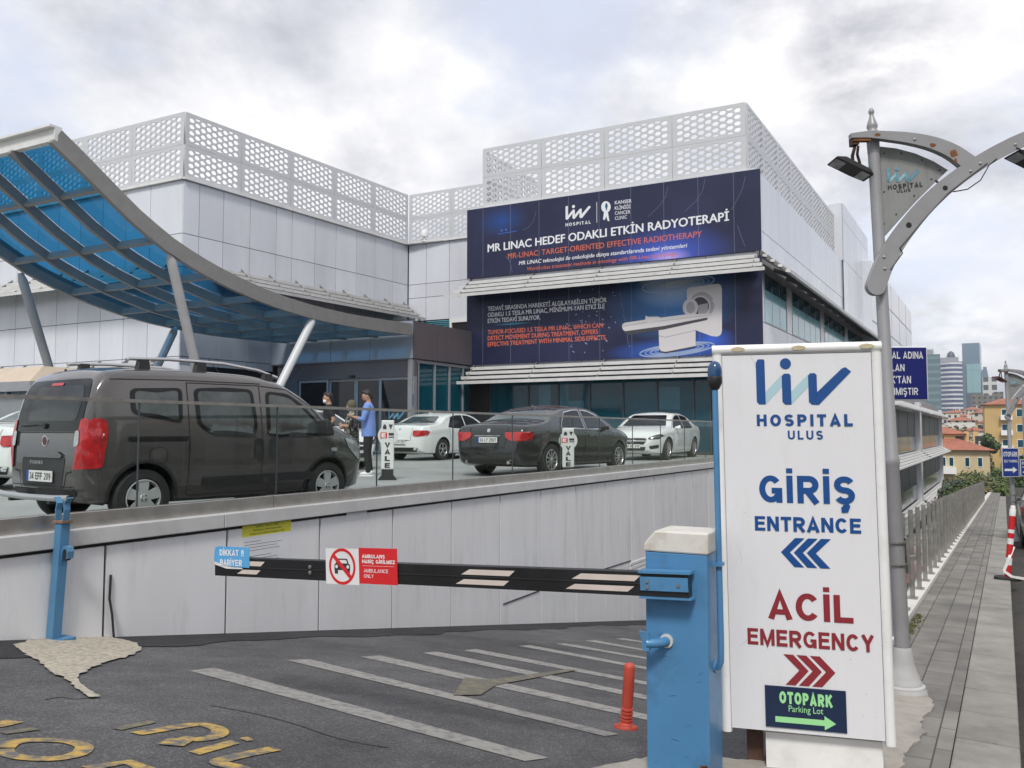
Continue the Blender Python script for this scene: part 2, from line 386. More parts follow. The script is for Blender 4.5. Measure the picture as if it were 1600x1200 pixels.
# pavement and kerb along the street (they run downhill), the street itself and the land beyond
FV = -0.82                                   # line of the fence
def block_mat(name, c, bw, bh, rot, mort, var):
    m = bpy.data.materials.new(name); n, l, b = nodes_of(m)
    b.inputs["Roughness"].default_value = 0.85
    t = n.new("ShaderNodeTexCoord"); mp = n.new("ShaderNodeMapping"); mp.inputs["Rotation"].default_value = (0, 0, rot)
    l.new(t.outputs["Object"], mp.inputs[0])
    br = n.new("ShaderNodeTexBrick"); br.inputs["Scale"].default_value = 1.0; br.inputs["Brick Width"].default_value = bw; br.inputs["Row Height"].default_value = bh
    br.inputs["Mortar Size"].default_value = mort; br.inputs["Mortar Smooth"].default_value = 0.3; br.inputs["Bias"].default_value = 0.0
    br.inputs["Color1"].default_value = (*[k * (1 - var) for k in c], 1); br.inputs["Color2"].default_value = (*[k * (1 + var) for k in c], 1)
    br.inputs["Mortar"].default_value = (*[k * 0.35 for k in c], 1)
    l.new(mp.outputs[0], br.inputs["Vector"])
    x = n.new("ShaderNodeTexNoise"); x.inputs["Scale"].default_value = 2.5; x.inputs["Detail"].default_value = 9; l.new(t.outputs["Object"], x.inputs["Vector"])
    r = n.new("ShaderNodeValToRGB"); r.color_ramp.elements[0].position = 0.3; r.color_ramp.elements[0].color = (0.62, 0.62, 0.62, 1); r.color_ramp.elements[1].position = 0.7; r.color_ramp.elements[1].color = (1.15, 1.13, 1.1, 1)
    l.new(x.outputs["Fac"], r.inputs[0])
    mx = n.new("ShaderNodeMix"); mx.data_type = 'RGBA'; mx.blend_type = 'MULTIPLY'; mx.inputs[0].default_value = 1
    l.new(br.outputs["Color"], mx.inputs[6]); l.new(r.outputs[0], mx.inputs[7]); l.new(mx.outputs[2], b.inputs["Base Color"])
    x2 = n.new("ShaderNodeTexNoise"); x2.inputs["Scale"].default_value = 120; l.new(t.outputs["Object"], x2.inputs["Vector"])
    ad = n.new("ShaderNodeMath"); ad.operation = 'MULTIPLY_ADD'; l.new(x2.outputs["Fac"], ad.inputs[0]); ad.inputs[1].default_value = 0.25
    iv = n.new("ShaderNodeMath"); iv.operation = 'SUBTRACT'; iv.inputs[0].default_value = 1; l.new(br.outputs["Fac"], iv.inputs[1]); l.new(iv.outputs[0], ad.inputs[2])
    bp = n.new("ShaderNodeBump"); bp.inputs["Strength"].default_value = 0.6; bp.inputs["Distance"].default_value = 0.01
    l.new(ad.outputs[0], bp.inputs["Height"]); l.new(bp.outputs[0], b.inputs["Normal"])
    return m
ROT = -math.atan2(U.y, U.x)
M['paver'] = block_mat('grey_pavers', (0.205, 0.195, 0.18), 0.42, 0.18, ROT, 0.005, 0.16)
M['kerbstone'] = mat('kerb_stone', (0.25, 0.24, 0.215), 0.85, 0, 0.2, 3.0, bump=0.5, bscale=50, dirt=(0.13, 0.125, 0.11), dscale=2.6, damt=0.75, island=.1)
M['conc'] = mat('pale_concrete', (0.33, 0.305, 0.27), 0.9, 0, 0.3, 3.5, bump=0.7, bscale=40, dirt=(0.13, 0.12, 0.105), dscale=3.5, damt=0.8)
KV0, KV1 = -0.28, 0.03
sheet('pavement', M['paver'], 2.2, 140, FV - 0.02, KV0, walk_z, 2)
mb = MB(); s = 2.2
while s < 60:                                # kerb slabs, each with its own joint
    e = s + 0.62; a = 0.009
    mb.hexa([sv(s + a, KV0 + .004, walk_z(s) - .3), sv(s + a, KV1, walk_z(s) - .3), sv(e - a, KV1, walk_z(e) - .3), sv(e - a, KV0 + .004, walk_z(e) - .3),
             sv(s + a, KV0 + .004, walk_z(s) + .008), sv(s + a, KV1, walk_z(s) + .004), sv(e - a, KV1, walk_z(e) + .004), sv(e - a, KV0 + .004, walk_z(e) + .008)])
    s = e
struct(mb.build('kerb', M['kerbstone'], bevel=0.012))
sheet('kerb_bed', M['joint'], 2.2, 60, KV0, KV1 - 0.01, walk_z, 2, -0.03).name = 'kerb_bed_path'
sheet('road', M['roadasph'], -30, 200, KV1 - 0.02, 9.0, lambda s, v: walk_z(s) - 0.15, 4)
sheet('far_pavement', M['paver'], -30, 200, 9.0, 60, lambda s, v: walk_z(s) - 0.02, 4)
# concrete apron round the sign and the barrier box
mb = MB()
ap = [sv(2.2, -1.75), sv(3.2, -1.7), sv(3.75, -1.72), sv(4.1, -1.55), sv(4.25, -1.2), sv(4.35, -1.02), sv(6.7, -1.02), sv(6.6, -0.66), sv(6.25, -0.50), sv(5.9, -0.40), sv(5.6, -0.47), sv(5.2, -0.42), sv(4.9, -0.50), sv(4.5, -0.46), sv(4.2, -0.52), sv(3.4, -0.5), sv(2.2, -0.5)]
for _k in range(3):
    ap = [q for a, b in zip(ap, ap[1:] + ap[:1]) for q in (a.lerp(b, .25), a.lerp(b, .75))]
ap = [p + U * random.gauss(0, .012) + V * random.gauss(0, .008) for p in ap]
slab(ap, -0.6, 0.0)
for i in range(len(ap) * 1, len(mb.v)):
    p = mb.v[i]; s = s_of(p); p.z = max(walk_z(s) + 0.012, ramp_z(s) + 0.012 if v_of(p) < -1.01 else -9)
struct(mb.build('concrete_ground', M['conc']))
# strip of pale concrete that carries the fence, and the retaining wall beneath it
M['render'] = mat('white_render', (0.62, 0.60, 0.56), 0.85, 0, 0.12, 2.0, dirt=(0.35, 0.33, 0.3), dscale=2.0, damt=0.5)
mb = MB(); n = 40
for i in range(n):
    s, e = 4.4 + 110 * i / n, 4.4 + 110 * (i + 1) / n
    mb.hexa([sv(s, FV - .22, -14), sv(s, FV - .025, -14), sv(e, FV - .025, -14), sv(e, FV - .22, -14),
             sv(s, FV - .22, walk_z(s) + .05), sv(s, FV - .025, walk_z(s) + .05), sv(e, FV - .025, walk_z(e) + .05), sv(e, FV - .22, walk_z(e) + .05)])
tag(mb.build('retaining_wall', M['render'], merge=True), 'white rendered retaining wall carrying the steel and glass fence', 'wall')
# pale concrete broken up at the foot of the catch post
M['sandy'] = mat('crumbled_concrete', (0.40, 0.36, 0.29), 0.95, 0, 0.4, 30.0, bump=1.0, bscale=60, dirt=(0.10, 0.095, 0.09), dscale=14, damt=0.9)
pp = [(22, 1008), (60, 997), (110, 992), (170, 996), (215, 1005), (222, 1016), (196, 1027), (160, 1037), (132, 1048), (118, 1062), (140, 1080), (158, 1090), (140, 1091), (120, 1078), (103, 1062), (76, 1050), (62, 1034), (38, 1022)]
pts = [on_ramp(x, y, 0.006) for x, y in pp]; c0 = sum(pts, Vector()) / len(pts); mb = MB(); rings = 7; N = 120
def dens(p, n):
    out = []
    for i in range(n):
        t = i / n * len(p); k = int(t); out.append(p[k].lerp(p[(k + 1) % len(p)], t - k))
    return out
bd = dens(pts, N); bd = [p + (U * random.gauss(0, .009) + V * random.gauss(0, .011)) for p in bd]; bd = [sv(s_of(p), v_of(p), ramp_z(s_of(p), v_of(p)) + .013) for p in bd]; cc = on_ramp(112, 1020, 0.024)
vs = [cc]
for r in range(1, rings + 1):
    for p in bd:
        q = cc.lerp(p, r / rings); q = q - Z * (0.0 if r < rings else 0.012); vs.append(q)
fs = [(0, 1 + i, 1 + (i + 1) % N) for i in range(N)]
for r in range(rings - 1):
    a, b = 1 + r * N, 1 + (r + 1) * N
    fs += [(a + i, b + i, b + (i + 1) % N, a + (i + 1) % N) for i in range(N)]
mb = MB(); mb.poly(bd); struct(mb.build('broken_concrete_ground', M['sandy']))

# ------------------------------------------------------------------ painted markings on the driveway
def paint(name, c, wear, sc=14, under=(0.112, 0.112, 0.115)):
    m = bpy.data.materials.new(name); n, l, b = nodes_of(m); b.inputs["Roughness"].default_value = 0.75
    t = n.new("ShaderNodeTexCoord"); x = n.new("ShaderNodeTexNoise"); x.inputs["Scale"].default_value = sc; x.inputs["Detail"].default_value = 10; x.inputs["Roughness"].default_value = 0.72
    l.new(t.outputs["Object"], x.inputs["Vector"])
    r = n.new("ShaderNodeValToRGB"); r.color_ramp.elements[0].position = wear; r.color_ramp.elements[1].position = wear + 0.16
    r.color_ramp.elements[0].color = (*under, 1); r.color_ramp.elements[1].color = (*c, 1); l.new(x.outputs["Fac"], r.inputs[0]); l.new(r.outputs[0], b.inputs["Base Color"])
    return m
M['stripe'] = paint('worn_white_paint', (0.27, 0.26, 0.24), 0.36)
M['yellow'] = paint('worn_yellow_paint', (0.47, 0.31, 0.07), 0.415, 11)
M['yellowfade'] = paint('faded_yellow_paint', (0.235, 0.20, 0.09), 0.49, 12, (0.11, 0.105, 0.09))
stripes = [[(296, 1048), (335, 1043), (858, 1184), (820, 1189)], [(447, 1031), (484, 1030), (968, 1147), (945, 1150)],
           [(563, 1026), (594, 1024), (1015, 1117), (1015, 1126)], [(660, 1020), (683, 1018), (1015, 1087), (1015, 1094)], [(724, 1016), (744, 1014), (1015, 1066), (1015, 1071)],
           [(810, 1009), (829, 1008), (1010, 1042), (1010, 1046)], [(868, 1006), (884, 1005), (1010, 1027), (1010, 1030)], [(914, 1001), (929, 1000), (1010, 1015), (1010, 1017.5)], [(962, 998), (974, 997), (1010, 1003), (1010, 1005)]]
for q in stripes:
    mb = MB(); a, b, c, d = [on_ramp(x, y, 0.004) for x, y in q]; n = 14
    vs = []
    for i in range(n + 1):
        t = i / n; vs += [a.lerp(d, t), b.lerp(c, t)]
    mb.add(vs, [(2 * i, 2 * i + 1, 2 * i + 3, 2 * i + 2) for i in range(n)])
    o = mb.build('white_road_marking', M['stripe']); struct(o)
def ribbon_px(pts, w, lift, m, name):
    P = [on_ramp(x, y, lift) for x, y in pts]; mb = MB(); vs = []
    if len(P) > 3:                          # rounded course through the points
        Q = []
        for i in range(len(P) - 1):
            p0, p1, p2, p3 = P[max(i - 1, 0)], P[i], P[i + 1], P[min(i + 2, len(P) - 1)]
            for k in range(6):
                s = k / 6; Q.append(.5 * ((2 * p1) + (p2 - p0) * s + (2 * p0 - 5 * p1 + 4 * p2 - p3) * s * s + (-p0 + 3 * p1 - 3 * p2 + p3) * s ** 3))
        P = Q + [P[-1]]
    for i, p in enumerate(P):
        t = (P[min(i + 1, len(P) - 1)] - P[max(i - 1, 0)]).normalized(); q = t.cross(RAMP_N).normalized() * (w / 2); vs += [p - q, p + q]
    mb.add(vs, [(2 * i, 2 * i + 1, 2 * i + 3, 2 * i + 2) for i in range(len(P) - 1)])
    return struct(mb.build(name, m))
def poly_px(pts, lift, m, name):
    mb = MB(); mb.poly([on_ramp(x, y, lift) for x, y in pts]); return struct(mb.build(name, m))
# faded arrow
poly_px([(708, 1086), (726, 1058), (765, 1062), (890, 1045), (900, 1047), (775, 1070), (752, 1085)], 0.009, M['yellowfade'], 'yellow_road_marking')
# lettering: R, I with its dot, L of a word painted across the lane, an O of another word, remains of others
ribbon_px([(212, 1146), (250, 1140), (300, 1132), (318, 1132), (338, 1137), (344, 1144), (334, 1151), (306, 1155), (281, 1152)], 0.085, 0.005, M['yellow'], 'yellow_road_marking')
ribbon_px([(284, 1154), (266, 1164)], 0.12, 0.0065, M['yellow'], 'yellow_road_marking')
poly_px([(294, 1174), (312, 1179), (376, 1161), (360, 1156)], 0.005, M['yellow'], 'yellow_road_marking')
poly_px([(374, 1153), (386, 1151), (398, 1156), (386, 1158)], 0.005, M['yellow'], 'yellow_road_marking')
ribbon_px([(430, 1169), (345, 1188), (372, 1199), (392, 1206)], 0.085, 0.005, M['yellow'], 'yellow_road_marking')
ribbon_px([(240, 1127), (182, 1139)], 0.06, 0.005, M['yellowfade'], 'yellow_road_marking')
ribbon_px([(8, 1168), (20, 1160), (50, 1156), (100, 1157), (126, 1163), (132, 1169), (118, 1179), (80, 1185), (35, 1183), (10, 1176), (6, 1170)], 0.075, 0.005, M['yellow'], 'yellow_road_marking')
ribbon_px([(-12, 1134), (24, 1126)], 0.1, 0.005, M['yellow'], 'yellow_road_marking')
ribbon_px([(4, 1145), (58, 1138)], 0.06, 0.005, M['yellowfade'], 'yellow_road_marking')
ribbon_px([(135, 1200), (200, 1190), (240, 1206)], 0.08, 0.005, M['yellow'], 'yellow_road_marking')
# drain-like repair crack across the asphalt
M['crack'] = mat('tar_crack', (0.03, 0.03, 0.03), 0.8)
cp = [(330, 1102), (380, 1110), (430, 1122), (470, 1134), (520, 1150), (560, 1160), (610, 1168)]
ribbon_px([(x + random.uniform(-3, 3), y + random.uniform(-1, 1)) for x, y in cp], 0.012, 0.003, M['crack'], 'asphalt_seam_path')
ribbon_px([(70, 1093), (95, 1089), (120, 1092), (150, 1088)], 0.012, 0.003, M['crack'], 'asphalt_seam_path')

# ================================================================== LETTERING
def arc(cx, cy, rx, ry, a0, a1, n=14):
    return [(cx + rx * math.cos(R(a0 + (a1 - a0) * i / n)), cy + ry * math.sin(R(a0 + (a1 - a0) * i / n))) for i in range(n + 1)]
def glyph(c, w):
    """strokes (centre lines) of a capital, cap height 1, stroke width w; returns strokes, advance width"""
    h = w / 2; b = 1 - h; base = c; ext = []
    dec = {'İ': ('I', 'dot'), 'Ş': ('S', 'ced'), 'Ç': ('C', 'ced'), 'Ğ': ('G', 'brv'), 'Ö': ('O', 'uml'), 'Ü': ('U', 'uml')}
    if c in dec: base, kind = dec[c]
    else: kind = None
    W = {'E': .66, 'N': .74, 'T': .66, 'R': .72, 'A': .76, 'C': .76, 'G': .79, 'S': .68, 'H': .74, 'O': .80, 'P': .68, 'I': w, 'U': .74, 'L': .60, 'M': .88, 'Y': .72, 'K': .74, 'D': .74, 'B': .72, 'F': .62, 'V': .72, 'Z': .66,
         '0': .6, '1': .36, '2': .58, '3': .58, '4': .62, '5': .58, '7': .56, '9': .6, '!': w, "'": w, '.': w, ' ': .3, ':': w, '-': .4}.get(base, .7)
    r = W - h; mid = .5
    if base == 'E': s = [[(h, 0), (h, 1)], [(0, b), (W, b)], [(h, .52), (W * .93, .52)], [(0, h), (W, h)]]
    elif base == 'F': s = [[(h, 0), (h, 1)], [(0, b), (W, b)], [(h, .5), (W * .9, .5)]]
    elif base == 'L': s = [[(h, 0), (h, 1)], [(0, h), (W, h)]]
    elif base == 'I': s = [[(h, 0), (h, 1)]]
    elif base == 'T': s = [[(W / 2, 0), (W / 2, 1)], [(0, b), (W, b)]]
    elif base == 'H': s = [[(h, 0), (h, 1)], [(r, 0), (r, 1)], [(h, .52), (r, .52)]]
    elif base == 'N': s = [[(h, 0), (h, 1)], [(r, 0), (r, 1)], [(h * 1.1, .97), (r - h * .1, .03)]]
    elif base == 'M': s = [[(h, 0), (h, 1)], [(r, 0), (r, 1)], [(h, .97), (W / 2, .06), (r, .97)]]
    elif base == 'A': s = [[(h * .8, 0), (W / 2, b + h * .2), (W - h * .8, 0)], [(W * .2, .27), (W * .8, .27)]]
    elif base == 'V': s = [[(h * .8, 1), (W / 2, h * .8), (W - h * .8, 1)]]
    elif base == 'Y': s = [[(h * .8, 1), (W / 2, .46), (W - h * .8, 1)], [(W / 2, 0), (W / 2, .5)]]
    elif base == 'K': s = [[(h, 0), (h, 1)], [(W - h * .6, 1), (h, .40)], [(W * .42, .58), (W - h * .4, 0)]]
    elif base == 'Z': s = [[(0, b), (W, b)], [(W - h, b), (h, h)], [(0, h), (W, h)]]
    elif base == 'O' or base == '0': s = [arc(W / 2, .5, W / 2 - h, .5 - h, 90, 450, 32)]
    elif base == 'C': s = [arc(W / 2, .5, W / 2 - h, .5 - h, 38, 322, 26)]
    elif base == 'G': s = [arc(W / 2, .5, W / 2 - h, .5 - h, 40, 330, 26), [(W * .54, .44), (W, .44)], [(r, .5), (r, 0)]]
    elif base == 'U': s = [[(h, 1), (h, W / 2)] + arc(W / 2, W / 2, W / 2 - h, W / 2 - h, 180, 360)[1:] + [(r, 1)]]
    elif base == 'S' or base == '5' and False:
        q = (1 - 2 * h) / 4; s = [arc(W / 2, 1 - h - q, W / 2 - h, q, 25, 270, 18) + arc(W / 2, h + q, W / 2 - h, q, 90, -155, 18)[1:]]
    elif base in 'PR':
        q = .25; yc = 1 - h - (1 - h - .46) / 2; ry = (1 - h - .46) / 2
        s = [[(h, 0), (h, 1)], [(h, b), (W - ry - h, b)] + arc(W - ry - h, yc, ry, ry, 90, -90)[1:] + [(h, .46)]]
        if base == 'R': s.append([(W * .45, .46), (W - h * .7, 0)])
    elif base == 'B':
        r1 = (1 - h - .52) / 2; r2 = (.52 - h) / 2
        s = [[(h, 0), (h, 1)], [(h, b), (W - r1 - h * 1.4, b)] + arc(W - r1 - h * 1.4, b - r1, r1, r1, 90, -90)[1:] + [(h, .52)], [(h, .52), (W - r2 - h, .52)] + arc(W - r2 - h, .52 - r2, r2, r2, 90, -90)[1:] + [(h, h)]]
    elif base == 'D': s = [[(h, 0), (h, 1)], [(h, b), (W * .45, b)] + arc(W * .45, .5, W * .55 - h, .5 - h, 90, -90)[1:] + [(h, h)]]
    elif base == '1': s = [[(W - h, 0), (W - h, 1)], [(W - h, .95), (.02, .76)]]
    elif base == '2': s = [arc(W / 2, 1 - h - (W / 2 - h), W / 2 - h, W / 2 - h, 170, -25) + [(h, h)], [(0, h), (W, h)]]
    elif base == '3': s = [arc(W / 2, .75 - h / 2, W / 2 - h, .25 - h / 2, 160, -90), arc(W / 2, .25 + h / 2, W / 2 - h, .25 - h / 2 + .0, 90, -160)]
    elif base == '4': s = [[(W * .72, 0), (W * .72, 1)], [(W * .72, .96), (h * .6, .28)], [(0, .26), (W, .26)]]
    elif base == '5': s = [[(W - h * .5, b), (h, b), (h * .9, .54)], [(h * .6, .52)] + arc(W / 2, .31, W / 2 - h, .31 - h, 130, -160)]
    elif base == '7': s = [[(0, b), (W, b)], [(W - h, b), (W * .35, 0)]]
    elif base == '9': s = [arc(W / 2, .68, W / 2 - h, .32 - h, 0, 360, 24), [(W - h, .68), (W - h * 1.2, .4), (W * .35, 0)]]
    elif base == '!': s = [[(h, .3), (h, 1)], [(h, 0), (h, w)]]
    elif base == "'": s = [[(h, .7), (h, 1)]]
    elif base == '.': s = [[(h, 0), (h, w)]]
    elif base == ':': s = [[(h, 0), (h, w)], [(h, .5), (h, .5 + w)]]
    elif base == '-': s = [[(0, .4), (W, .4)]]
    elif base == ' ': s = []
    else: s = [[(h, 0), (h, 1)]]
    cx = W / 2
    if kind == 'dot': s.append([(cx, 1.09), (cx, 1.09 + w * .85)])
    if kind == 'uml': s += [[(cx - .15, 1.1), (cx - .15, 1.1 + w * .8)], [(cx + .15, 1.1), (cx + .15, 1.1 + w * .8)]]
    if kind == 'brv': s.append(arc(cx, 1.22, .15, .1, 180, 360, 8))
    if kind == 'ced': s.append([(cx, 0), (cx + .06, -.09), (cx + .02, -.2), (cx - .12, -.21)])
    return s, W
def ribbon2(pts, w):
    """quad strip round a centre line with mitred corners: list of quads"""
    n = len(pts); L = []
    closed = n > 3 and abs(pts[0][0] - pts[-1][0]) < 1e-6 and abs(pts[0][1] - pts[-1][1]) < 1e-6
    P = [Vector(p) for p in pts]
    for i in range(n):
        d0 = (P[i] - P[i - 1]) if i > 0 else ((P[-1] - P[-2]) if closed else None)
        d1 = (P[i + 1] - P[i]) if i < n - 1 else ((P[1] - P[0]) if closed else None)
        d0 = d0 if d0 is not None else d1; d1 = d1 if d1 is not None else d0
        d0 = d0.normalized(); d1 = d1.normalized()
        n0 = Vector((-d0.y, d0.x)); n1 = Vector((-d1.y, d1.x)); m = n0 + n1
        m = n0 if m.length < 1e-4 else m.normalized()
        k = min(2.2, 1 / max(0.35, m.dot(n0))) * w / 2
        L.append((P[i] - m * k, P[i] + m * k))
    return L
def stroke_text(body, w=0.2, gap=0.12):
    """[(quads as 2D vert list, faces)], total width"""
    x = 0; out = []
    for c in body:
        s, W = glyph(c, w)
        for st in s:
            L = ribbon2(st, w); vs = []
            for a, b in L: vs += [(a.x + x, a.y), (b.x + x, b.y)]
            out.append((vs, [(2 * i, 2 * i + 1, 2 * i + 3, 2 * i + 2) for i in range(len(L) - 1)]))
        x += W + gap
    return out, x - gap
_fc = {}
def font_text(body, bold=0.0, shear=0.0, space=1.0):
    key = (body, bold, shear, space)
    if key in _fc: return _fc[key]
    cu = bpy.data.curves.new("t", 'FONT'); cu.body = body; cu.size = 1.0; cu.shear = shear; cu.space_character = space; cu.resolution_u = 3
    ob = bpy.data.objects.new("t", cu); col.objects.link(ob)
    bpy.context.view_layer.update()
    me = bpy.data.meshes.new_from_object(ob.evaluated_get(bpy.context.evaluated_depsgraph_get()))
    CAP = 0.73
    vs = [(v.co.x / CAP, v.co.y / CAP) for v in me.vertices]; fs = [tuple(p.vertices) for p in me.polygons]
    bpy.data.objects.remove(ob); bpy.data.curves.remove(cu); bpy.data.meshes.remove(me)
    x0 = min(v[0] for v in vs); x1 = max(v[0] for v in vs)
    vs = [(x - x0, y) for x, y in vs]; out = []
    sh = [(0, 0)] if not bold else [(-bold, 0), (bold, 0), (0, -bold * .6), (0, bold * .6), (0, 0)]
    for dx, dy in sh: out.append(([(x + dx, y + dy) for x, y in vs], fs))
    _fc[key] = (out, x1 - x0); return _fc[key]
def lay(mb, fr, text, u0, v0, width, cap, d, slope=0.0):
    """put a text on a frame: start of its base line (u0, v0), total width and cap height in metres, d above the surface"""
    pieces, W = text; k = width / W
    for i, (vs, fs) in enumerate(pieces):
        mb.add([fr.w(u0 + x * k, v0 + y * cap + slope * x * k, d + 0.00025 * (i % 14)) for x, y in vs], fs)
def lay_px(mb, fr, text, p0, p1, cap_px, d):
    """the same from the photograph's measurements: base line from p0 to p1, cap height in its pixels at p0"""
    u0, v0 = fr.px(*p0); u1, v1 = fr.px(*p1); _, vt = fr.px(p0[0], p0[1] - cap_px)
    lay(mb, fr, text, u0, v0, u1 - u0, vt - v0, d, (v1 - v0) / (u1 - u0))
LOGO_DARK = [[(278, 150), (290, 130), (322, 130), (328, 140), (328, 390), (292, 390), (278, 374)], [(422, 228), (436, 215), (462, 215), (472, 226), (472, 392), (438, 392), (422, 376)],
             [(568, 228), (580, 215), (605, 215), (615, 226), (615, 395), (584, 393), (568, 378)], [(615.5, 322), (752, 192), (772, 184), (802, 210), (622, 395), (615.5, 395)],
             [(445 + 31 * math.cos(k * math.pi / 12), 158 + 31 * math.sin(k * math.pi / 12)) for k in range(24)]]
LOGO_PALE = [[(328.5, 318), (421.5, 222), (421.5, 290), (328.5, 388)], [(472.5, 318), (567.5, 222), (567.5, 290), (472.5, 388)]]
def logo(mbd, mbp, fr, u0, v0, width, height, d, slope=0.0):
    f = lambda p: ((p[0] - 278) / 524.0 * width, (395 - p[1]) / 268.0 * height)
    for mb, polys in ((mbd, LOGO_DARK), (mbp, LOGO_PALE)):
        if mb is None: continue
        for i, q in enumerate(polys):
            mb.poly([fr.w(u0 + f(p)[0], v0 + f(p)[1] + slope * f(p)[0], d + 0.0003 * i) for p in q])

# ================================================================== RAMP WALL, COPING, GLASS RAILING
WFR = Fr(sv(0, WALL_V), U, V)                # u = distance along the street, v = height, d towards the ramp
COP0, COP1 = PLAZA + 0.09, PLAZA + 0.20
W_S0, W_S1 = -3.0, 24.2
_, ctop = WFR.px(400, 797); _, cbot = WFR.px(400, 818)
COP0, COP1 = cbot, ctop
wall = thing('ramp_wall', 'low wall of glossy grey white panels beside the sloping driveway', 'wall', tuple(sv(4, WALL_V, ramp_z(4, WALL_V))))
mb = MB()
for i in range(28):
    s0, s1 = W_S0 + i, W_S0 + i + 1
    s1 = min(s1, W_S1)
    if s1 <= s0: break
    mb.hexa([sv(s0, WALL_V - .25, -6), sv(s0, WALL_V - .03, -6), sv(s1, WALL_V - .03, -6), sv(s1, WALL_V - .25, -6), sv(s0, WALL_V - .25, COP0), sv(s0, WALL_V - .03, COP0), sv(s1, WALL_V - .03, COP0), sv(s1, WALL_V - .25, COP0)])
mb.build('wall_core', M['joint'], wall, merge=True)
mb = MB(); js = [4.70 - 1.378 * 6 + 1.378 * i for i in range(24)]
for a, b in zip(js, js[1:]):
    if a > W_S1: break
    b = min(b, W_S1)
    g = 0.015; z0a, z0b = ramp_z(a, WALL_V) - 0.3, ramp_z(b, WALL_V) - 0.3; z1 = COP0 - 0.035
    mb.hexa([WFR.w(a + g, z0a, 0), WFR.w(b - g, z0b, 0), WFR.w(b - g, z0b, -.025), WFR.w(a + g, z0a, -.025), WFR.w(a + g, z1, 0), WFR.w(b - g, z1, 0), WFR.w(b - g, z1, -.025), WFR.w(a + g, z1, -.025)])
mb.build('panel_cladding', M['wallclad'], wall)
mb = MB(); L = 3.0; s = W_S0
while s < W_S1:
    e = min(s + L, W_S1)
    mb.fbox(WFR, s + .004, e - .004, COP0, COP1, -.17, .05)
    s = e
mb.build('coping', M['coping'], wall, bevel=0.008)
# vent grille and the angled joint in the far panels
gu0, gv0 = WFR.px(985, 918); gu1, gv1 = WFR.px(1008, 868)
mb = MB()
for k in range(6):
    z = gv0 + (gv1 - gv0) * k / 6; mb.fbox(WFR, gu0, gu0 + 1.3, z, z + (gv1 - gv0) * .09, 0, .02)
mb.build('vent_grille', M['louvre'], wall)
mb = MB(); a = WFR.px(786, 944); b = WFR.px(842, 923); c = WFR.px(935, 892); d = WFR.px(985, 876)
for p, q in ((a, b), (c, d)): mb.beam(WFR.w(p[0], p[1], .002), WFR.w(q[0], q[1], .002), .02, .02)
mb.build('joint_strip', M['joint'], wall)
# stainless channel, glass panes, top rail
RV = WALL_V - 0.10
RFR = Fr(sv(0, RV), U, V)
_, chtop = RFR.px(400, 776); _, rail_l = RFR.px(300, 629)
rail = thing('glass_railing', 'frameless glass railing with dark top rail along the edge of the plaza', 'railing', tuple(sv(4, RV, COP1)))
mb = MB(); s = W_S0
while s < W_S1:
    e = min(s + 3.26, W_S1); mb.fbox(RFR, s + .003, e - .003, COP1 - 0.0, chtop, -.05, .035); s = e
mb.build('base_channel', M['steel'], rail, bevel=0.006)
GJ = [5.08 - 1.77 * 5 + 1.77 * i for i in range(18)]
RAILZ = rail_l
M['railglass'] = clear_glass('railing_glass', (0.86, 0.91, 0.89), 0.95, 1.52)
for a, b in zip(GJ, GJ[1:]):
    if a > W_S1 - 0.5 or b < W_S0: continue
    b2 = min(b, W_S1); mb = MB(); mb.quad(RFR.w(a + .006, chtop - .01, -.006), RFR.w(b2 - .006, chtop - .01, -.006), RFR.w(b2 - .006, RAILZ - .012, -.006), RFR.w(a + .006, RAILZ - .012, -.006))
    mb.build('glass_pane', M['railglass'], rail)
mb = MB(); mb.fbox(RFR, W_S0, W_S1, RAILZ - .02, RAILZ + .012, -.026, .014); mb.build('top_rail', M['fencesteel'], rail)
for a in GJ:
    if W_S0 < a < W_S1: mb = MB(); mb.fbox(RFR, a - .0055, a + .0055, chtop - .01, RAILZ - .02, -.014, .002); mb.build('joint_strip', M['darkmull'], rail)
# dark cable coming out of the joint at the foot of the wall
mb = MB(); c0 = WFR.px(171, 900)
p = [WFR.w(*WFR.px(172, 898), .012), WFR.w(*WFR.px(169, 935), .02), WFR.w(*WFR.px(171, 960), .04), on_ramp(178, 998, .0)]
mb.tube(p, 0.011, 8); tag(mb.build('cable', M['black'], smooth=True), 'black cable hanging out of the wall joint beside the blue catch post', 'cable')
# notices on the wall
M['paper'] = mat('weathered_paper', (0.66, 0.67, 0.70), 0.6, 0, 0.05)
M['paperyellow'] = mat('yellow_paper', (0.62, 0.60, 0.05), 0.6, 0, 0.06)
M['ink'] = mat('black_ink', (0.03, 0.03, 0.035), 0.6)
t = thing('notice', 'white paper notice with yellow heading stuck on the driveway wall', 'notice', tuple(WFR.w(*WFR.px(417, 868), 0)))
q = [WFR.px(378, 868), WFR.px(451, 862), WFR.px(455, 812), WFR.px(379, 822)]
u0, u1 = WFR.px(378, 850)[0], WFR.px(454, 850)[0]; zb, zt = WFR.px(415, 880)[1], WFR.px(415, 817)[1]; zm = WFR.px(415, 835)[1]
mb = MB(); mb.fbox(WFR, u0, u1, zb, zm, 0.0005, .003); mb.build('sheet', M['paper'], t)
mb = MB(); mb.fbox(WFR, u0, u1, zm, zt, 0.0005, .003); mb.build('heading', M['paperyellow'], t)
w = u1 - u0
for k, tx in enumerate(("DİKKAT ! YELLOW CODE", "Acil Durum ve Afet Yönetimi Planı", "Emergency and Disaster Management Plan")):
    mb = MB(); lay(mb, WFR, font_text(tx), u0 + w * (.27 - .06 * k), zt - (k + 1) * (zt - zm) * .29, w * (.46 + .12 * k), (zt - zm) * .16, .0045); mb.build('lettering', M['ink'], t)
mb = MB()
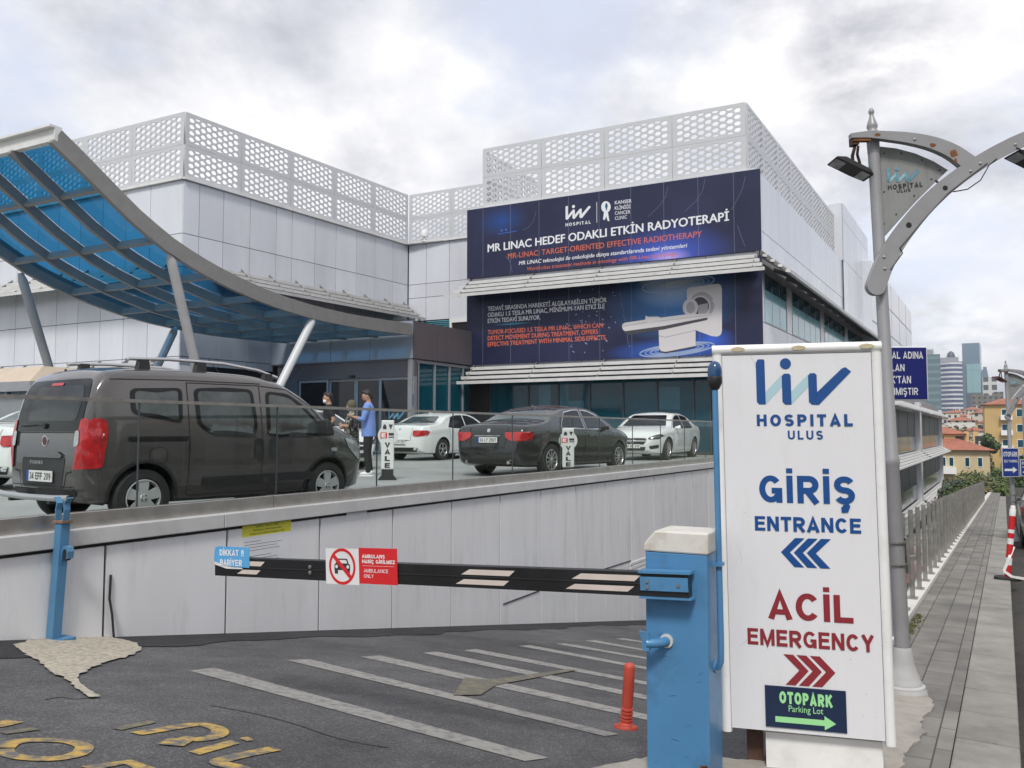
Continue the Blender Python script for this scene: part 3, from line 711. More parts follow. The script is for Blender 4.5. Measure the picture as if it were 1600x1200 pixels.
for k in range(9):
    if k == 4: continue
    z = zm - .06 - k * (zm - zb) / 10; mb.fbox(WFR, u0 + .03, u0 + .03 + (w - .06) * (.35 if k == 0 else random.uniform(.55, 1)), z, z + .006, .0035, .004)
mb.build('text_print', M['mullion'], t)
t = thing('sticker', 'small blank pale sticker high on the driveway wall', 'sticker', tuple(WFR.w(*WFR.px(556, 805), 0)))
u0, z0 = WFR.px(541, 814); u1, z1 = WFR.px(573, 797); mb = MB(); mb.fbox(WFR, u0, u1, z0, z1, .0005, .003); mb.build('sheet', M['paper'], t)

# ================================================================== HOSPITAL
A0 = at(278, HZ, 30.1); B0 = at(636, HZ, 41.0); D0 = at(1187, HZ, 28.7); E0 = at(645, HZ, 30.5)
for p in (A0, B0, D0, E0): p.z = 0
NF = Vector((PD.y, -PD.x, 0))                # facing the plaza
WD = (B0 - A0).normalized(); WN = Vector((WD.y, -WD.x, 0))
F1 = Fr(D0, PD, NF)                          # front of the bannered block, u negative to the left
R1 = Fr(D0, U, V)                            # its street side
W1 = Fr(A0, WD, WN)                          # wing, side facing the plaza
L1 = Fr(A0, PD, NF)                          # wing, front running off to the left (u negative)
K1 = Fr(B0, PD, NF)                          # recessed front between wing and block
V1 = Fr(E0, PD, NF)                          # entrance vestibule front (u negative to the left)
V2 = Fr(E0, U, V)                            # its right hand side
ZR = EYE + 9.27                              # foot of the perforated parapet
ZP = EYE + 11.83                              # its top
hosp = thing('hospital_building', 'white panelled hospital with perforated parapet screens and shaded window louvres', 'building', tuple((A0 + D0) / 2 + Z * PLAZA))
C_U = F1.px(733, 400)[0]                     # left end of the block's front
C0 = F1.w(C_U, 0); uK = (C0 - B0).dot(PD) + 2
RLEN = R1.px(1354, 500)[0]
def prism_z(mb, pts, z0, z1): mb.prism([Vector((p.x, p.y, z0)) for p in pts], Z * (z1 - z0))
mb = MB(); e = -0.05
prism_z(mb, [F1.w(C_U, 0, e), F1.w(-.05, 0, e), R1.w(RLEN, 0, e), R1.w(RLEN, 0, -13)], -7, ZR - .02)
prism_z(mb, [L1.w(-22, 0, e), W1.w(.03, 0, e), W1.w((B0 - A0).length + .03, 0, e), K1.w(uK + 2, 0, e), K1.w(uK + 2, 0, -14), L1.w(-22, 0, -30)], -5, ZR - .03)
mb.build('wall_core', M['joint'], hosp)
mb = MB()
prism_z(mb, [F1.w(C_U + .3, 0, -.5), F1.w(-.5, 0, -.5), R1.w(RLEN - 1, 0, -.5), R1.w(RLEN - 1, 0, -12)], ZR - .01, ZR + .04)
prism_z(mb, [L1.w(-21, 0, -.5), W1.w(.03, 0, -.5), W1.w((B0 - A0).length - .4, 0, -.5), K1.w(uK + 1, 0, -.5), K1.w(uK + 1, 0, -13), L1.w(-21, 0, -29)], ZR - .01, ZR + .03)
mb.build('flat_roof', M['roof'], hosp)

def clad(fr, us, zs, skip=(), name='panel_cladding', m=None, th=.04):
    """rows of panels between the given joints"""
    mb = MB(); g = .012
    for u0, u1 in zip(us, us[1:]):
        for z0, z1 in zip(zs, zs[1:]):
            mid = ((u0 + u1) / 2, (z0 + z1) / 2)
            if any(a < mid[0] < b and c < mid[1] < d for a, b, c, d in skip): continue
            mb.fbox(fr, u0 + g, u1 - g, z0 + g, z1 - g, -th, 0)
    return mb.build(name, m or M['clad'], hosp)
# wing, side: joints as seen
ju = [0.0] + [W1.px(x, 400)[0] for x in (310, 348, 390, 431, 456, 492, 525, 557, 586, 614)] + [(B0 - A0).length - .03]
ZJ1 = EYE + 7.28; ZL2 = EYE + 6.05
clad(W1, ju, [EYE + 2.75, ZL2 - 1.6, ZL2, ZJ1, ZR])
clad(L1, [-22 + 1.35 * i for i in range(16)] + [-.03], [EYE + 2.75, EYE + 4.3, ZL2, ZJ1, ZR])
clad(L1, [-22 + 1.35 * i for i in range(16)] + [-.03], [-1, EYE + 1.0, EYE + 2.75])
jk = [0.03] + [K1.px(x, 420)[0] for x in (666, 702, 731)] + [uK]
clad(K1, jk, [EYE + 5.45, EYE + 6.6, ZJ1, ZR])
clad(F1, [C_U, C_U + .7, -9, -6.6, -4.2, -1.8, -.03], [EYE + 2.35, EYE + 6.3, ZR])
jr = [0.02]
while jr[-1] < RLEN - 1.2: jr.append(jr[-1] + (1.05 if len(jr) % 4 else 1.25))
jr.append(RLEN)
zr6 = EYE + 6.3
# street side: storey windows under the louvre
wins = []; u = R1.px(1198, 460)[0]
wins.append((1.0, 4.6)); u = 5.55
while u + 6.1 < RLEN: wins.append((u, u + 6.1)); u += 7.05
ZW0, ZW1 = EYE + 3.9, EYE + 5.75
jr_low = sorted(set([0.02] + [x for w_ in wins for x in w_] + [RLEN]))
clad(R1, jr, [zr6 - .3, ZJ1 - .1, ZR])
clad(R1, jr_low, [EYE + 2.0, ZW0, ZW1, zr6 - .3], skip=[(a - .01, b + .01, ZW0, ZW1) for a, b in wins])
clad(R1, jr_low, [-6, -2.5, EYE - 1.6, EYE + .6, EYE + 2.0], skip=[(a - .01, b + .01, -2.5, EYE - 1.6) for a, b in wins])
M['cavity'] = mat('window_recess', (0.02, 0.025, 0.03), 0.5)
for i, (a, b) in enumerate(wins):
    mb = MB()
    for x0, x1, z0, z1 in ((a, b, ZW0, ZW0 + .06), (a, b, ZW1 - .06, ZW1), (a, a + .06, ZW0 + .06, ZW1 - .06), (b - .06, b, ZW0 + .06, ZW1 - .06)): mb.fbox(R1, x0, x1, z0, z1, -.045, .01)
    npn = round((b - a) / 1.2)
    for k in range(1, npn): mb.fbox(R1, a + (b - a) * k / npn - .02, a + (b - a) * k / npn + .02, ZW0 + .06, ZW1 - .06, -.045, .0)
    w_ = mb.build('window', M['mullion'], hosp)
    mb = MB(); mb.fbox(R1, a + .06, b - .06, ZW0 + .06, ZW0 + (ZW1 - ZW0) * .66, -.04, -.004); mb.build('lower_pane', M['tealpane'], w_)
    mb = MB(); mb.fbox(R1, a + .06, b - .06, ZW0 + (ZW1 - ZW0) * .66, ZW1 - .06, -.04, -.004); mb.build('upper_pane', M['darkglass'], w_)

# ------------------------------------------------------------------ perforated parapet screens
def hex_panel(W, H, nx, ny, name):
    """one sheet with staggered six-sided holes, W x H, standing in its own x-z plane"""
    cu = bpy.data.curves.new(name, 'CURVE'); cu.dimensions = '2D'; cu.fill_mode = 'BOTH'; cu.extrude = 0.016
    def sp(pts):
        s = cu.splines.new('POLY'); s.points.add(len(pts) - 1); s.use_cyclic_u = True
        for p, q in zip(s.points, pts): p.co = (q[0], q[1], 0, 1)
    sp([(0, 0), (W, 0), (W, H), (0, H)])
    mx, mz = 0.16, 0.13; px, pz = (W - 2 * mx) / nx, (H - 2 * mz) / ny; rx, rz = px * .49, pz * .325
    for i in range(nx):
        cx = mx + px * (i + .5)
        for j in range(ny + (i % 2)):
            cz = mz + pz * (j + (.5 if i % 2 == 0 else 0.0))
            h = [(cx - rx, cz), (cx - rx * .5, cz - rz), (cx + rx * .5, cz - rz), (cx + rx, cz), (cx + rx * .5, cz + rz), (cx - rx * .5, cz + rz)]
            if j == 0 and i % 2: h = [(cx - rx, cz), (cx + rx, cz), (cx + rx * .5, cz + rz), (cx - rx * .5, cz + rz)]
            if j == ny and i % 2: h = [(cx - rx, cz), (cx - rx * .5, cz - rz), (cx + rx * .5, cz - rz), (cx + rx, cz)]
            h = [(min(max(x, .05), W - .05), min(max(z, .05), H - .05)) for x, z in h]
            sp(h)
    ob = bpy.data.objects.new(name, cu); col.objects.link(ob); bpy.context.view_layer.update()
    me = bpy.data.meshes.new_from_object(ob.evaluated_get(bpy.context.evaluated_depsgraph_get()))
    bpy.data.objects.remove(ob); bpy.data.curves.remove(cu)
    me.materials.clear(); me.materials.append(M['perf']); return me
PW, PH = 2.8, (ZP - ZR - .12) / 2
PANEL = hex_panel(PW, PH, 9, 4, 'perforated_panel')
def screen(fr, u0, u1, n, d, posts=True):
    w = (u1 - u0) / n
    for i in range(n):
        for k in range(2):
            o = link('perforated_panel', PANEL, hosp)
            p = fr.w(u0 + w * i + .006, ZR + .10 + k * (PH + .008), d)
            m4 = Matrix.Identity(4); m4.col[0] = (*fr.x * ((w - .012) / PW), 0); m4.col[1] = (0, 0, 1, 0); m4.col[2] = (*fr.n, 0); m4.col[3] = (*p, 1)
            o.matrix_local = WM[hosp.name].inverted() @ m4
    for i in range(n + 1):
        mb = MB(); mb.fbox(fr, u0 + w * i - .04, u0 + w * i + .04, ZR, ZP - .05, d - .13, d - .03); mb.build('screen_post', M['perf'], hosp)
    mb = MB(); mb.fbox(fr, u0 - .05, u1 + .05, ZR + .0, ZR + .085, d - .25, d + .12); mb.build('parapet_ledge', M['louvre'], hosp)
WL = (B0 - A0).length
screen(W1, .02, WL - .05, 5, 0.0)
screen(L1, -17.0, -.02, 6, 0.0)
kr = (F1.w(C_U, 0) - B0).dot(PD) + .5
screen(K1, .06, .06 + 2 * 2.45, 2, 0.0)
fp0 = F1.px(748, 240)[0]
screen(F1, fp0, -.38, 4, -.38)
R1p = Fr(R1.w(0, 0, -.38), U, V)
RP1 = R1.px(1322, 420)[0]
screen(R1p, .40, RP1, 8, 0.0)
Fb = Fr(F1.w(0, 0, -5.5), PD, -NF)           # inner return of the screen seen through the holes
R0p = Fr(F1.w(fp0, 0, -.38), -NF, -PD)
screen(R0p, .1, 5.7, 2, 0.0)
# plain taller block behind on the street side
TB0, TB1 = R1.px(1314, 330)[0], R1.px(1353, 380)[0]
_, TBZ = R1.px(1314, 318)
mb = MB(); prism_z(mb, [R1.w(TB0, 0, .06), R1.w(TB1, 0, .06), R1.w(TB1, 0, -9), R1.w(TB0, 0, -9)], ZR, TBZ - .05)
mb.build('stair_tower_core', M['joint'], hosp)
TF = Fr(R1.w(TB0, 0, .1), NF, -U); TF = Fr(R1.w(TB0 - .04, 0, .06), -V, -U)
mb = MB()
for k in range(6): mb.fbox(TF, .012 + k * 1.4, 1.388 + k * 1.4, ZR, TBZ, -.04, 0)
n = int((TB1 - TB0) / 1.1)
for k in range(n):
    a, b = TB0 + (TB1 - TB0) * k / n, TB0 + (TB1 - TB0) * (k + 1) / n
    for z0, z1 in ((zr6 - .1, ZR - .01), (ZR + .01, ZR + 2.2), (ZR + 2.22, TBZ)): mb.fbox(R1, a + .012, b - .012, z0, z1, .06, .10)
mb.build('stair_tower_cladding', M['clad'], hosp)

# ------------------------------------------------------------------ louvred sun shades
def louvre(fr, u0, u1, ztop, drop=.62, out=.95, n=4, taper=(0, 0), nbr=6, name='louvre'):
    """four long blades on sloping brackets; the blades nearer the tip stand lower and farther out"""
    mb = MB()
    for k in range(n):
        t = k / (n - 1); d0 = .12 + (out - .12) * t; z = ztop - drop * t
        a, b = u0 - taper[0] * t, u1 + taper[1] * t
        for q in range(3):
            p0 = a + (b - a) * q / 3; p1 = a + (b - a) * (q + 1) / 3
            mb.hexa([fr.w(p0, z - .10, d0 + .15), fr.w(p1, z - .10, d0 + .15), fr.w(p1, z - .06, d0), fr.w(p0, z - .06, d0),
                     fr.w(p0, z + .02, d0 + .17), fr.w(p1, z + .02, d0 + .17), fr.w(p1, z + .01, d0 + .02), fr.w(p0, z + .01, d0 + .02)])
    root = mb.build(name, M['louvre'], hosp)
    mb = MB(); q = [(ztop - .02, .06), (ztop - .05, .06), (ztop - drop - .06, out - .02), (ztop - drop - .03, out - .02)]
    mb.prism([fr.w(u0 + .02, z, d) for z, d in q], fr.x * (u1 - u0 - .04)); mb.build('painted_gap_shade', M['darkmull'], root)  # added dark sheet: the shade between the blades is put into its colour
    for i in range(nbr + 1):
        u = u0 + .05 + (u1 - u0 - .1) * i / nbr; mb = MB()
        mb.prism([fr.w(u, ztop + .22, 0), fr.w(u, ztop + .12, .14), fr.w(u, ztop - drop - .02, out + .1), fr.w(u, ztop - drop - .09, out + .02), fr.w(u, ztop - drop * .4, .0)], fr.x * .03)
        mb.build('bracket', M['steelpaint'], root)
    return root
LV2 = EYE + 6.12; LV1 = EYE + 2.6
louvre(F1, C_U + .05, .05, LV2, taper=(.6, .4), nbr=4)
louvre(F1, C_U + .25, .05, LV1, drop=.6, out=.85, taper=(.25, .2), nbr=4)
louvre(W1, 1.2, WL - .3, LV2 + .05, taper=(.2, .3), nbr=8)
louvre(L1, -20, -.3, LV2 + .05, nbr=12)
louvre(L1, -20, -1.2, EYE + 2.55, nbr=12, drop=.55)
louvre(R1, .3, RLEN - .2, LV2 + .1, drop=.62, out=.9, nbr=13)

# ------------------------------------------------------------------ ground floor window band of the block
GZ0, GZ1 = PLAZA + .02, EYE + 2.3
M['bluereflection'] = mat('blue_reflection_tone', (.02, .12, .17), .08, 0, .2, 1, spec=.6)  # tone of the reflections painted on the ground floor panes
gx = [F1.px(x, 620)[0] for x in (752, 766, 825, 872, 921, 973, 1026, 1083, 1140)] + [-1.7, -.25]
mb = MB(); mb.fbox(F1, C_U, gx[1], GZ0 - .02, EYE + 2.34, -.04, .02); mb.build('dark_reveal', M['black'], hosp)
for a, b in zip(gx[1:], gx[2:]):
    mb = MB(); mb.fbox(F1, a, a + .05, GZ0, GZ1, -.04, .03); mb.fbox(F1, a + .05, b, GZ0, GZ0 + .08, -.04, .02); mb.fbox(F1, a + .05, b, GZ1 - .05, GZ1, -.04, .02)
    w_ = mb.build('window', M['darkmull'], hosp)
    mb = MB(); mb.fbox(F1, a + .05, b, GZ0 + .08, GZ1 - .05, -.03, -.015); mb.build('pane', M['darkglass'], w_)
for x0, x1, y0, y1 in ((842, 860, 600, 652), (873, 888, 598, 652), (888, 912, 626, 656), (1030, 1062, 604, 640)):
    u0, za = F1.px(x0, y1); u1, zb_ = F1.px(x1, y0); mb = MB(); mb.fbox(F1, u0, u1, za, zb_, -.0148, -.014); mb.build('painted_reflection', M['bluereflection'], hosp)  # painted reflections: pale blue shapes mirrored in the panes, laid on as thin sheets
mb = MB(); mb.fbox(F1, -.25, -.03, GZ0 - 6, EYE + 2.34, -.04, 0.0); mb.build('corner_pier', M['clad'], hosp)
# strip of teal glass and white framed dark opening on the recessed front
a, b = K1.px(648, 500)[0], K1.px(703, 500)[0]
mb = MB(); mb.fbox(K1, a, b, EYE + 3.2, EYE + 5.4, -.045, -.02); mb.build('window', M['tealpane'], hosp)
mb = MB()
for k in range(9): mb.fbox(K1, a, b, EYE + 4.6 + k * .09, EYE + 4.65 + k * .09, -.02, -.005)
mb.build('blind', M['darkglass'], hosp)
c, d = K1.px(703, 500)[0], K1.px(733, 500)[0]
mb = MB(); mb.fbox(K1, c, c + .12, EYE + 2.6, EYE + 5.45, -.045, .04); mb.fbox(K1, c + .12, d + .5, EYE + 5.25, EYE + 5.45, -.045, .04); mb.build('opening_frame', M['white'], hosp)
mb = MB(); mb.fbox(K1, c + .12, d + .5, EYE + 2.6, EYE + 5.25, -.045, -.03); mb.build('opening', M['black'], hosp)

# ------------------------------------------------------------------ entrance vestibule
VL = -5.65 * 1.2; VT = EYE + 4.1; VB = EYE + 2.72; VD = 3.75 * 1.2
ves = mb = MB()
mb.fbox(V1, VL - .6, -.02, VB + .02, VT - .02, -4.0, -.05); mb.build('vestibule_core', M['joint'], hosp)
mb = MB(); us = [VL - .6, VL + 1.0, VL + 2.9, VL + 4.8, -.02]
for a, b in zip(us, us[1:]): mb.fbox(V1, a + .01, b - .01, VB, VT, -.05, 0)
mb.build('vestibule_fascia', M['vestblue'], hosp)
mb = MB(); us = [0, 1.5, 3.0, VD]
for a, b in zip(us, us[1:]): mb.fbox(V2, a + .004, b - .004, VB, VT, -.05, 0)
mb.build('vestibule_side_fascia', M['vest'], hosp)
mb = MB(); mb.fbox(V1, VL - .6, -.05, VB - .05, VB, -4.0, -.02); mb.fbox(V1, VL - .6, -.05, VT - .02, VT + .02, -4.0, -.02); mb.build('vestibule_soffit', M['vest'], hosp)
DH = EYE + 2.05
mb = MB(); mb.fbox(V1, VL + .1, -.0, DH, VB - .05, -.25, -.1); mb.fbox(V1, VL - .6, V1.px(462, 620)[0], PLAZA, DH, -.25, -.1); mb.build('door_header', M['vest'], hosp)
dx = [V1.px(x, 620)[0] for x in (463, 509, 551, 589.5, 641)]
mb = MB(); mb.fbox(V1, dx[-1], -.0, PLAZA, DH, -.25, -.06); mb.build('door_post', M['mullion'], hosp)
for i, (a, b) in enumerate(zip(dx, dx[1:])):
    back = -.17 if i in (0, 3) else -.24
    mb = MB(); f = .085
    for x0, x1, z0, z1 in ((a, a + f, PLAZA + .01, DH - .01), (b - f, b - .004, PLAZA + .01, DH - .01), (a + f, b - f, PLAZA + .01, PLAZA + .12), (a + f, b - f, DH - .1, DH - .01)): mb.fbox(V1, x0, x1, z0, z1, back - .04, back + .03)
    dr = mb.build('glass_door', M['mullion'], hosp)
    mb = MB(); mb.fbox(V1, a + f, b - f, PLAZA + .12, DH - .1, back - .01, back); mb.build('pane', M['doorglass'], dr)
    if i in (0, 3):
        md, mp = MB(), MB(); w_ = (b - a) * .5; u0 = a + (b - a) * .26; z0 = PLAZA + 1.28
        logo(md, mp, V1, u0, z0, w_, w_ * .5, back + .003)
        M.setdefault('decalblue', mat('blue_decal', (0.10, 0.30, 0.45), 0.4)); M.setdefault('decalpale', mat('pale_blue_decal', (0.35, 0.55, 0.66), 0.4))
        md.build('logo', M['decalblue'], dr); mp.build('logo_ribbon', M['decalpale'], dr)
        mb = MB(); lay(mb, V1, stroke_text("HOSPITAL", .17, .3), u0, z0 - .28, w_, .14, back + .003); mb.build('lettering', M['decalblue'], dr)
mb = MB(); mb.fbox(V1, V1.px(544, 590)[0], V1.px(552, 590)[0], DH + .03, DH + .12, -.1, -.02); mb.build('door_sensor', M['black'], hosp)
M['signblue'] = mat('sign_blue', (0.01, 0.07, 0.22), 0.4)
mb = MB(); a = V1.px(645.5, 620); mb.fbox(V1, -.17, -.02, PLAZA + 1.75, PLAZA + 2.2, -.06, -.045); mb.build('access_plate', M['signblue'], hosp)
# side glazing of the vestibule
sx = [V2.px(x, 620)[0] for x in (657, 683, 706, 727)]
prev = .12
mb = MB(); mb.fbox(V2, .0, prev, PLAZA, VB - .05, -.25, -.05); mb.build('corner_post', M['mullion'], hosp)
for x in sx + [VD]:
    if x <= prev: continue
    mb = MB(); mb.fbox(V2, x - .07, x, PLAZA, VB - .05, -.2, -.06); mb.fbox(V2, prev, x - .07, VB - .15, VB - .05, -.2, -.06)
    w_ = mb.build('window', M['mullion'], hosp)
    mb = MB(); mb.fbox(V2, prev, x - .07, PLAZA, VB - .15, -.15, -.13); mb.build('pane', M['darkglass'], w_)
    prev = x
# wing, ground floor beyond the canopy: grey blue panels over a dark opening
us = [.0, W1.px(342, 540)[0], W1.px(386, 540)[0], W1.px(427, 540)[0]]
mb = MB(); zb = EYE + 2.45
for a, b in zip(us, us[1:]): mb.fbox(W1, a + .012, b - .012, zb, EYE + 2.74, -.04, .0); mb.fbox(W1, a + .012, b - .012, EYE + 2.76, EYE + 4.1, -.03, .012)
mb.build('wing_fascia', M['vestblue'], hosp)
mb = MB(); a = W1.px(309, 580)[0]; mb.fbox(W1, a, us[-1], PLAZA, zb, -.04, -.02); mb.build('service_opening', M['doorglass'], hosp)
mb = MB(); mb.fbox(W1, .01, a - .02, PLAZA, zb - .012, -.04, 0); mb.build('wing_pier', M['clad'], hosp)
# small white camera on the parapet ledge of the recessed front
cu, cz = K1.px(664, 380)
mb = MB(); mb.lathe([(.0, 0), (.13, 0), (.13, .05), (.06, .08), (.06, .2), (.17, .24), (.19, .4), (.15, .55), (.0, .6)], K1.w(cu, ZR + .09, .05), Z, 14)
tag(mb.build('security_camera', M['white'], smooth=True), 'white dome camera standing on the ledge below the perforated screen', 'camera')
# cables hanging down the corner of the street side
mb = MB()
for k in range(3):
    P = [R1.w(.12 + .05 * k, ZR - .1 - i * .35, .03 + .05 * math.sin(i * .9 + k) ** 2) for i in range(12)]
    mb.tube(P, .012, 6)
mb.build('cable', M['black'], hosp, smooth=True)
#print('WIN', [round(R1.px(x, 470)[0], 2) for x in (1190, 1198, 1233, 1241, 1285)], 'RLEN', RLEN, [round(F1.px(1189,y)[1]-EYE,2) for y in (425,500)], [round(R1.px(1233,y)[1]-EYE,2) for y in (455,520)])

# ================================================================== GLASS CANOPY OVER THE ENTRANCE
# right rim: points of the photograph on the vertical plane through the vestibule corner along the street direction
C1 = Fr(E0, -U, V)                            # u = distance out from the vestibule
rim = [(85, 212), (126, 252), (170, 297), (213, 340), (260, 379), (300, 406), (350, 434), (400, 457), (440, 472), (490, 487), (540, 498), (590, 506), (640, 513)]
rp = [C1.px(x, y) for x, y in rim]
CW = 4.9 * 1.2
def cz(u):
    q = sorted(rp)
    if u <= q[0][0]: return q[0][1]
    for (a, za), (b, zb) in zip(q, q[1:]):
        if u <= b: return za + (zb - za) * (u - a) / (b - a)
    return q[-1][1]
def cpt(u, w, dz=0.0): return C1.w(u, cz(u) + dz) - PD * w
UMAX = max(u for u, _ in rp); UMIN = min(u for u, _ in rp)
can = thing('glass_canopy', 'curved blue glass canopy on grey steel ribs and slanting posts over the hospital entrance', 'canopy', tuple(C1.w(UMAX * .5, PLAZA) - PD * CW * .5))
def curve_beam(w, width, height, name, drop=0.0, n=26, m=None):
    mb = MB(); vs = []
    us = [UMIN + (UMAX - UMIN) * i / n for i in range(n + 1)]
    for u in us:
        t = 0.01; sl = (cz(min(u + .2, UMAX)) - cz(max(u - .2, UMIN))) / (min(u + .2, UMAX) - max(u - .2, UMIN))
        nrm = (Z + U * sl).normalized()          # normal of the curved sheet (u runs along -U)
        c = cpt(u, w)
        for a, b in ((-width / 2, -drop), (width / 2, -drop), (width / 2, -drop - height), (-width / 2, -drop - height)):
            vs.append(c + PD * -a + nrm * b)
    fs = [(4 * i + k, 4 * i + (k + 1) % 4, 4 * (i + 1) + (k + 1) % 4, 4 * (i + 1) + k) for i in range(n) for k in range(4)]
    fs += [(0, 1, 2, 3), tuple(4 * n + k for k in range(4))]
    mb.add(vs, fs); return mb.build(name, m or M['steelpaint'], can, smooth=True, sharp=35)
NB = 4
curve_beam(-.06, .14, .42, 'rim_beam', -.16)
curve_beam(CW + .06, .14, .42, 'rim_beam', -.16)
for k in range(1, NB): curve_beam(CW * k / NB, .13, .26, 'rafter', .02)
pu = [C1.px(x, 0)[0] for x in (170, 256, 340, 412)]
st = (pu[0] - pu[-1]) / 3; pus = pu + [pu[-1] - st * k for k in range(1, 9) if pu[-1] - st * k > UMIN + .2]
for u in pus:
    mb = MB(); sl = (cz(u + .2) - cz(u - .2)) / .4; nrm = (Z + U * sl).normalized()
    a, b = cpt(u, 0), cpt(u, CW); mb.beam(a - nrm * .14, b - nrm * .14, .09, .2, nrm); mb.build('purlin', M['steelpaint'], can)
mb = MB(); a, b = cpt(UMAX, -.13), cpt(UMAX, CW + .13)
mb.beam(a - Z * .0, b - Z * .0, .16, .30); mb.beam(a + Z * .17 - U * .05, b + Z * .17 - U * .05, .3, .05); mb.build('front_fascia', M['louvre'], can)
mb = MB(); a, b = cpt(UMIN + .05, 0), cpt(UMIN + .05, CW); mb.beam(a - Z * .1, b - Z * .1, .15, .26); mb.build('end_beam', M['steelpaint'], can)
M['blueglass'] = clear_glass('blue_canopy_glass', (0.042, 0.25, 0.48), 0.85, 1.55)
allu = sorted([UMIN + .1] + pus + [UMAX - .1])
for i in range(len(allu) - 1):
    for k in range(NB):
        mb = MB(); vs = []; m_ = 3
        for j in range(m_ + 1):
            u = allu[i] + (allu[i + 1] - allu[i]) * j / m_
            vs += [cpt(u, CW * k / NB + (.0 if k == 0 else .02), .03), cpt(u, CW * (k + 1) / NB - .0, .03)]
        mb.add(vs, [(2 * j, 2 * j + 1, 2 * j + 3, 2 * j + 2) for j in range(m_)])
        o = mb.build('glass_pane', M['blueglass'], can, smooth=True)
def post(top, bot, r0, r1, m):
    mb = MB(); d = (bot - top); mb.tube([top, top + d * .04, top + d * .1, bot], [r0 * .55, r0, r0, r1], 16)
    mb.tube([bot, bot + Z * .02], [r1 * 2.2, r1 * 2.2], 12)
    mb.build('post', m, can, smooth=True)
M['postgrey'] = mat('grey_post_paint', (0.33, 0.33, 0.34), 0.4, 0, .06, 3)
M['postlight'] = mat('pale_post_paint', (0.55, 0.56, 0.57), 0.35)
CL = Fr(C1.w(0, 0) - PD * CW, -U, V)
for fr, t, b, m, w in ((C1, (265, 388), (344, 734), 'postgrey', -.0), (C1, (490, 490), (372, 734), 'postlight', -.0), (CL, (32, 420), (112, 690), 'postgrey', 0), (CL, (275, 506), (190, 690), 'postgrey', 0)):
    p = fr.px(*t); q = fr.px(*b)
    k = (PLAZA - .07 - p[1]) / (q[1] - p[1])
    top = fr.w(*p); bot = fr.w(p[0] + (q[0] - p[0]) * k, PLAZA - .07)
    post(top - Z * .12, bot, .13, .12, M[m])

# ================================================================== ADVERTISING BANNERS ON THE FRONT
BF = Fr(F1.w(0, 0, .09), PD, NF)
def banner_mat(name, glows, spots=None):
    """printed vinyl: dark blue with printed soft glows (position, radii, colour), in the banner's own coordinates (u along it, z up)"""
    m = bpy.data.materials.new(name); n, l, b = nodes_of(m); b.inputs["Roughness"].default_value = 0.42; b.inputs["Specular IOR Level"].default_value = 0.4
    t = n.new("ShaderNodeTexCoord"); cur = None
    x = n.new("ShaderNodeTexNoise"); x.inputs["Scale"].default_value = 0.35; x.inputs["Detail"].default_value = 3; l.new(t.outputs["Object"], x.inputs["Vector"])
    r = n.new("ShaderNodeValToRGB"); r.color_ramp.elements[0].color = (*rgb(27, 31, 58), 1); r.color_ramp.elements[1].color = (*rgb(38, 42, 74), 1)
    r.color_ramp.elements[0].position = .35; r.color_ramp.elements[1].position = .65
    l.new(x.outputs["Fac"], r.inputs[0]); cur = r.outputs[0]
    for (u, z, ru, rz, c, pw) in glows:
        mp = n.new("ShaderNodeMapping"); mp.inputs["Location"].default_value = (-u / ru, 0, -z / rz); mp.inputs["Scale"].default_value = (1 / ru, 0, 1 / rz)
        l.new(t.outputs["Object"], mp.inputs[0])
        g = n.new("ShaderNodeTexGradient"); g.gradient_type = 'SPHERICAL'; l.new(mp.outputs[0], g.inputs[0])
        p = n.new("ShaderNodeMath"); p.operation = 'POWER'; p.inputs[1].default_value = pw; l.new(g.outputs["Fac"], p.inputs[0])
        mx = n.new("ShaderNodeMix"); mx.data_type = 'RGBA'; l.new(p.outputs[0], mx.inputs[0]); l.new(cur, mx.inputs[6]); mx.inputs[7].default_value = (*c, 1); cur = mx.outputs[2]
    l.new(cur, b.inputs["Base Color"]); return m
M['bwhite'] = mat('printed_white', (0.72, 0.73, 0.76), 0.5); M['borange'] = mat('printed_orange', (0.60, 0.13, 0.06), 0.5)
M['bline'] = mat('printed_thin_line', (0.16, 0.18, 0.26), 0.5); M['bblue'] = mat('printed_blue', (0.03, 0.12, 0.42), 0.5); M['bpale'] = mat('printed_pale_blue', (0.26, 0.34, 0.52), 0.5); M['bfaint'] = mat('printed_faint_blue', (0.10, 0.12, 0.20), 0.5)
M['mri_w'] = mat('printed_machine_white', (0.58, 0.56, 0.57), 0.5); M['mri_g'] = mat('printed_machine_grey', (0.36, 0.35, 0.37), 0.5); M['mri_d'] = mat('printed_machine_dark', (0.05, 0.05, 0.06), 0.5)
bu0 = BF.px(730, 400)[0]; bu1 = BF.px(1189, 330)[0]
bzt = ZR - .10; bzm = LV2 + .18; bzl = LV2 - .0; bzb = LV1 + .12
def banner(name, label, z0, z1, glows, right=bu1, left=bu0):
    t = thing(name, label, 'banner', tuple(BF.w(left, z0)), math.atan2(PD.y, PD.x))
    gl = []
    for (px, py, ru, rz, c, pw) in glows:
        u, z = BF.px(px, py); gl.append((u - left, z - z0, ru, rz, c, pw))
    mb = MB(); mb.box(0, right - left, -.015, .015, 0, z1 - z0)
    mb.build('vinyl_sheet', banner_mat(name + '_print', gl), t, local=True)
    mb = MB(); k = left + .75
    while k < right - .3: mb.fbox(BF, k, k + .012, z0, z1, .0155, .0165); k += 1.27
    mb.build('seam_line', M['bline'], t); return t
ub = banner('upper_banner', 'upper dark blue banner with white and orange headline and clinic logos', bzm, bzt, [(1040, 398, 2.6, 1.2, (0.06, 0.12, 0.62), 1.3), (1045, 402, .9, .35, (.45, .35, .75), 1.2), (785, 345, 1.3, .7, (0.01, 0.06, 0.25), 1.4)])
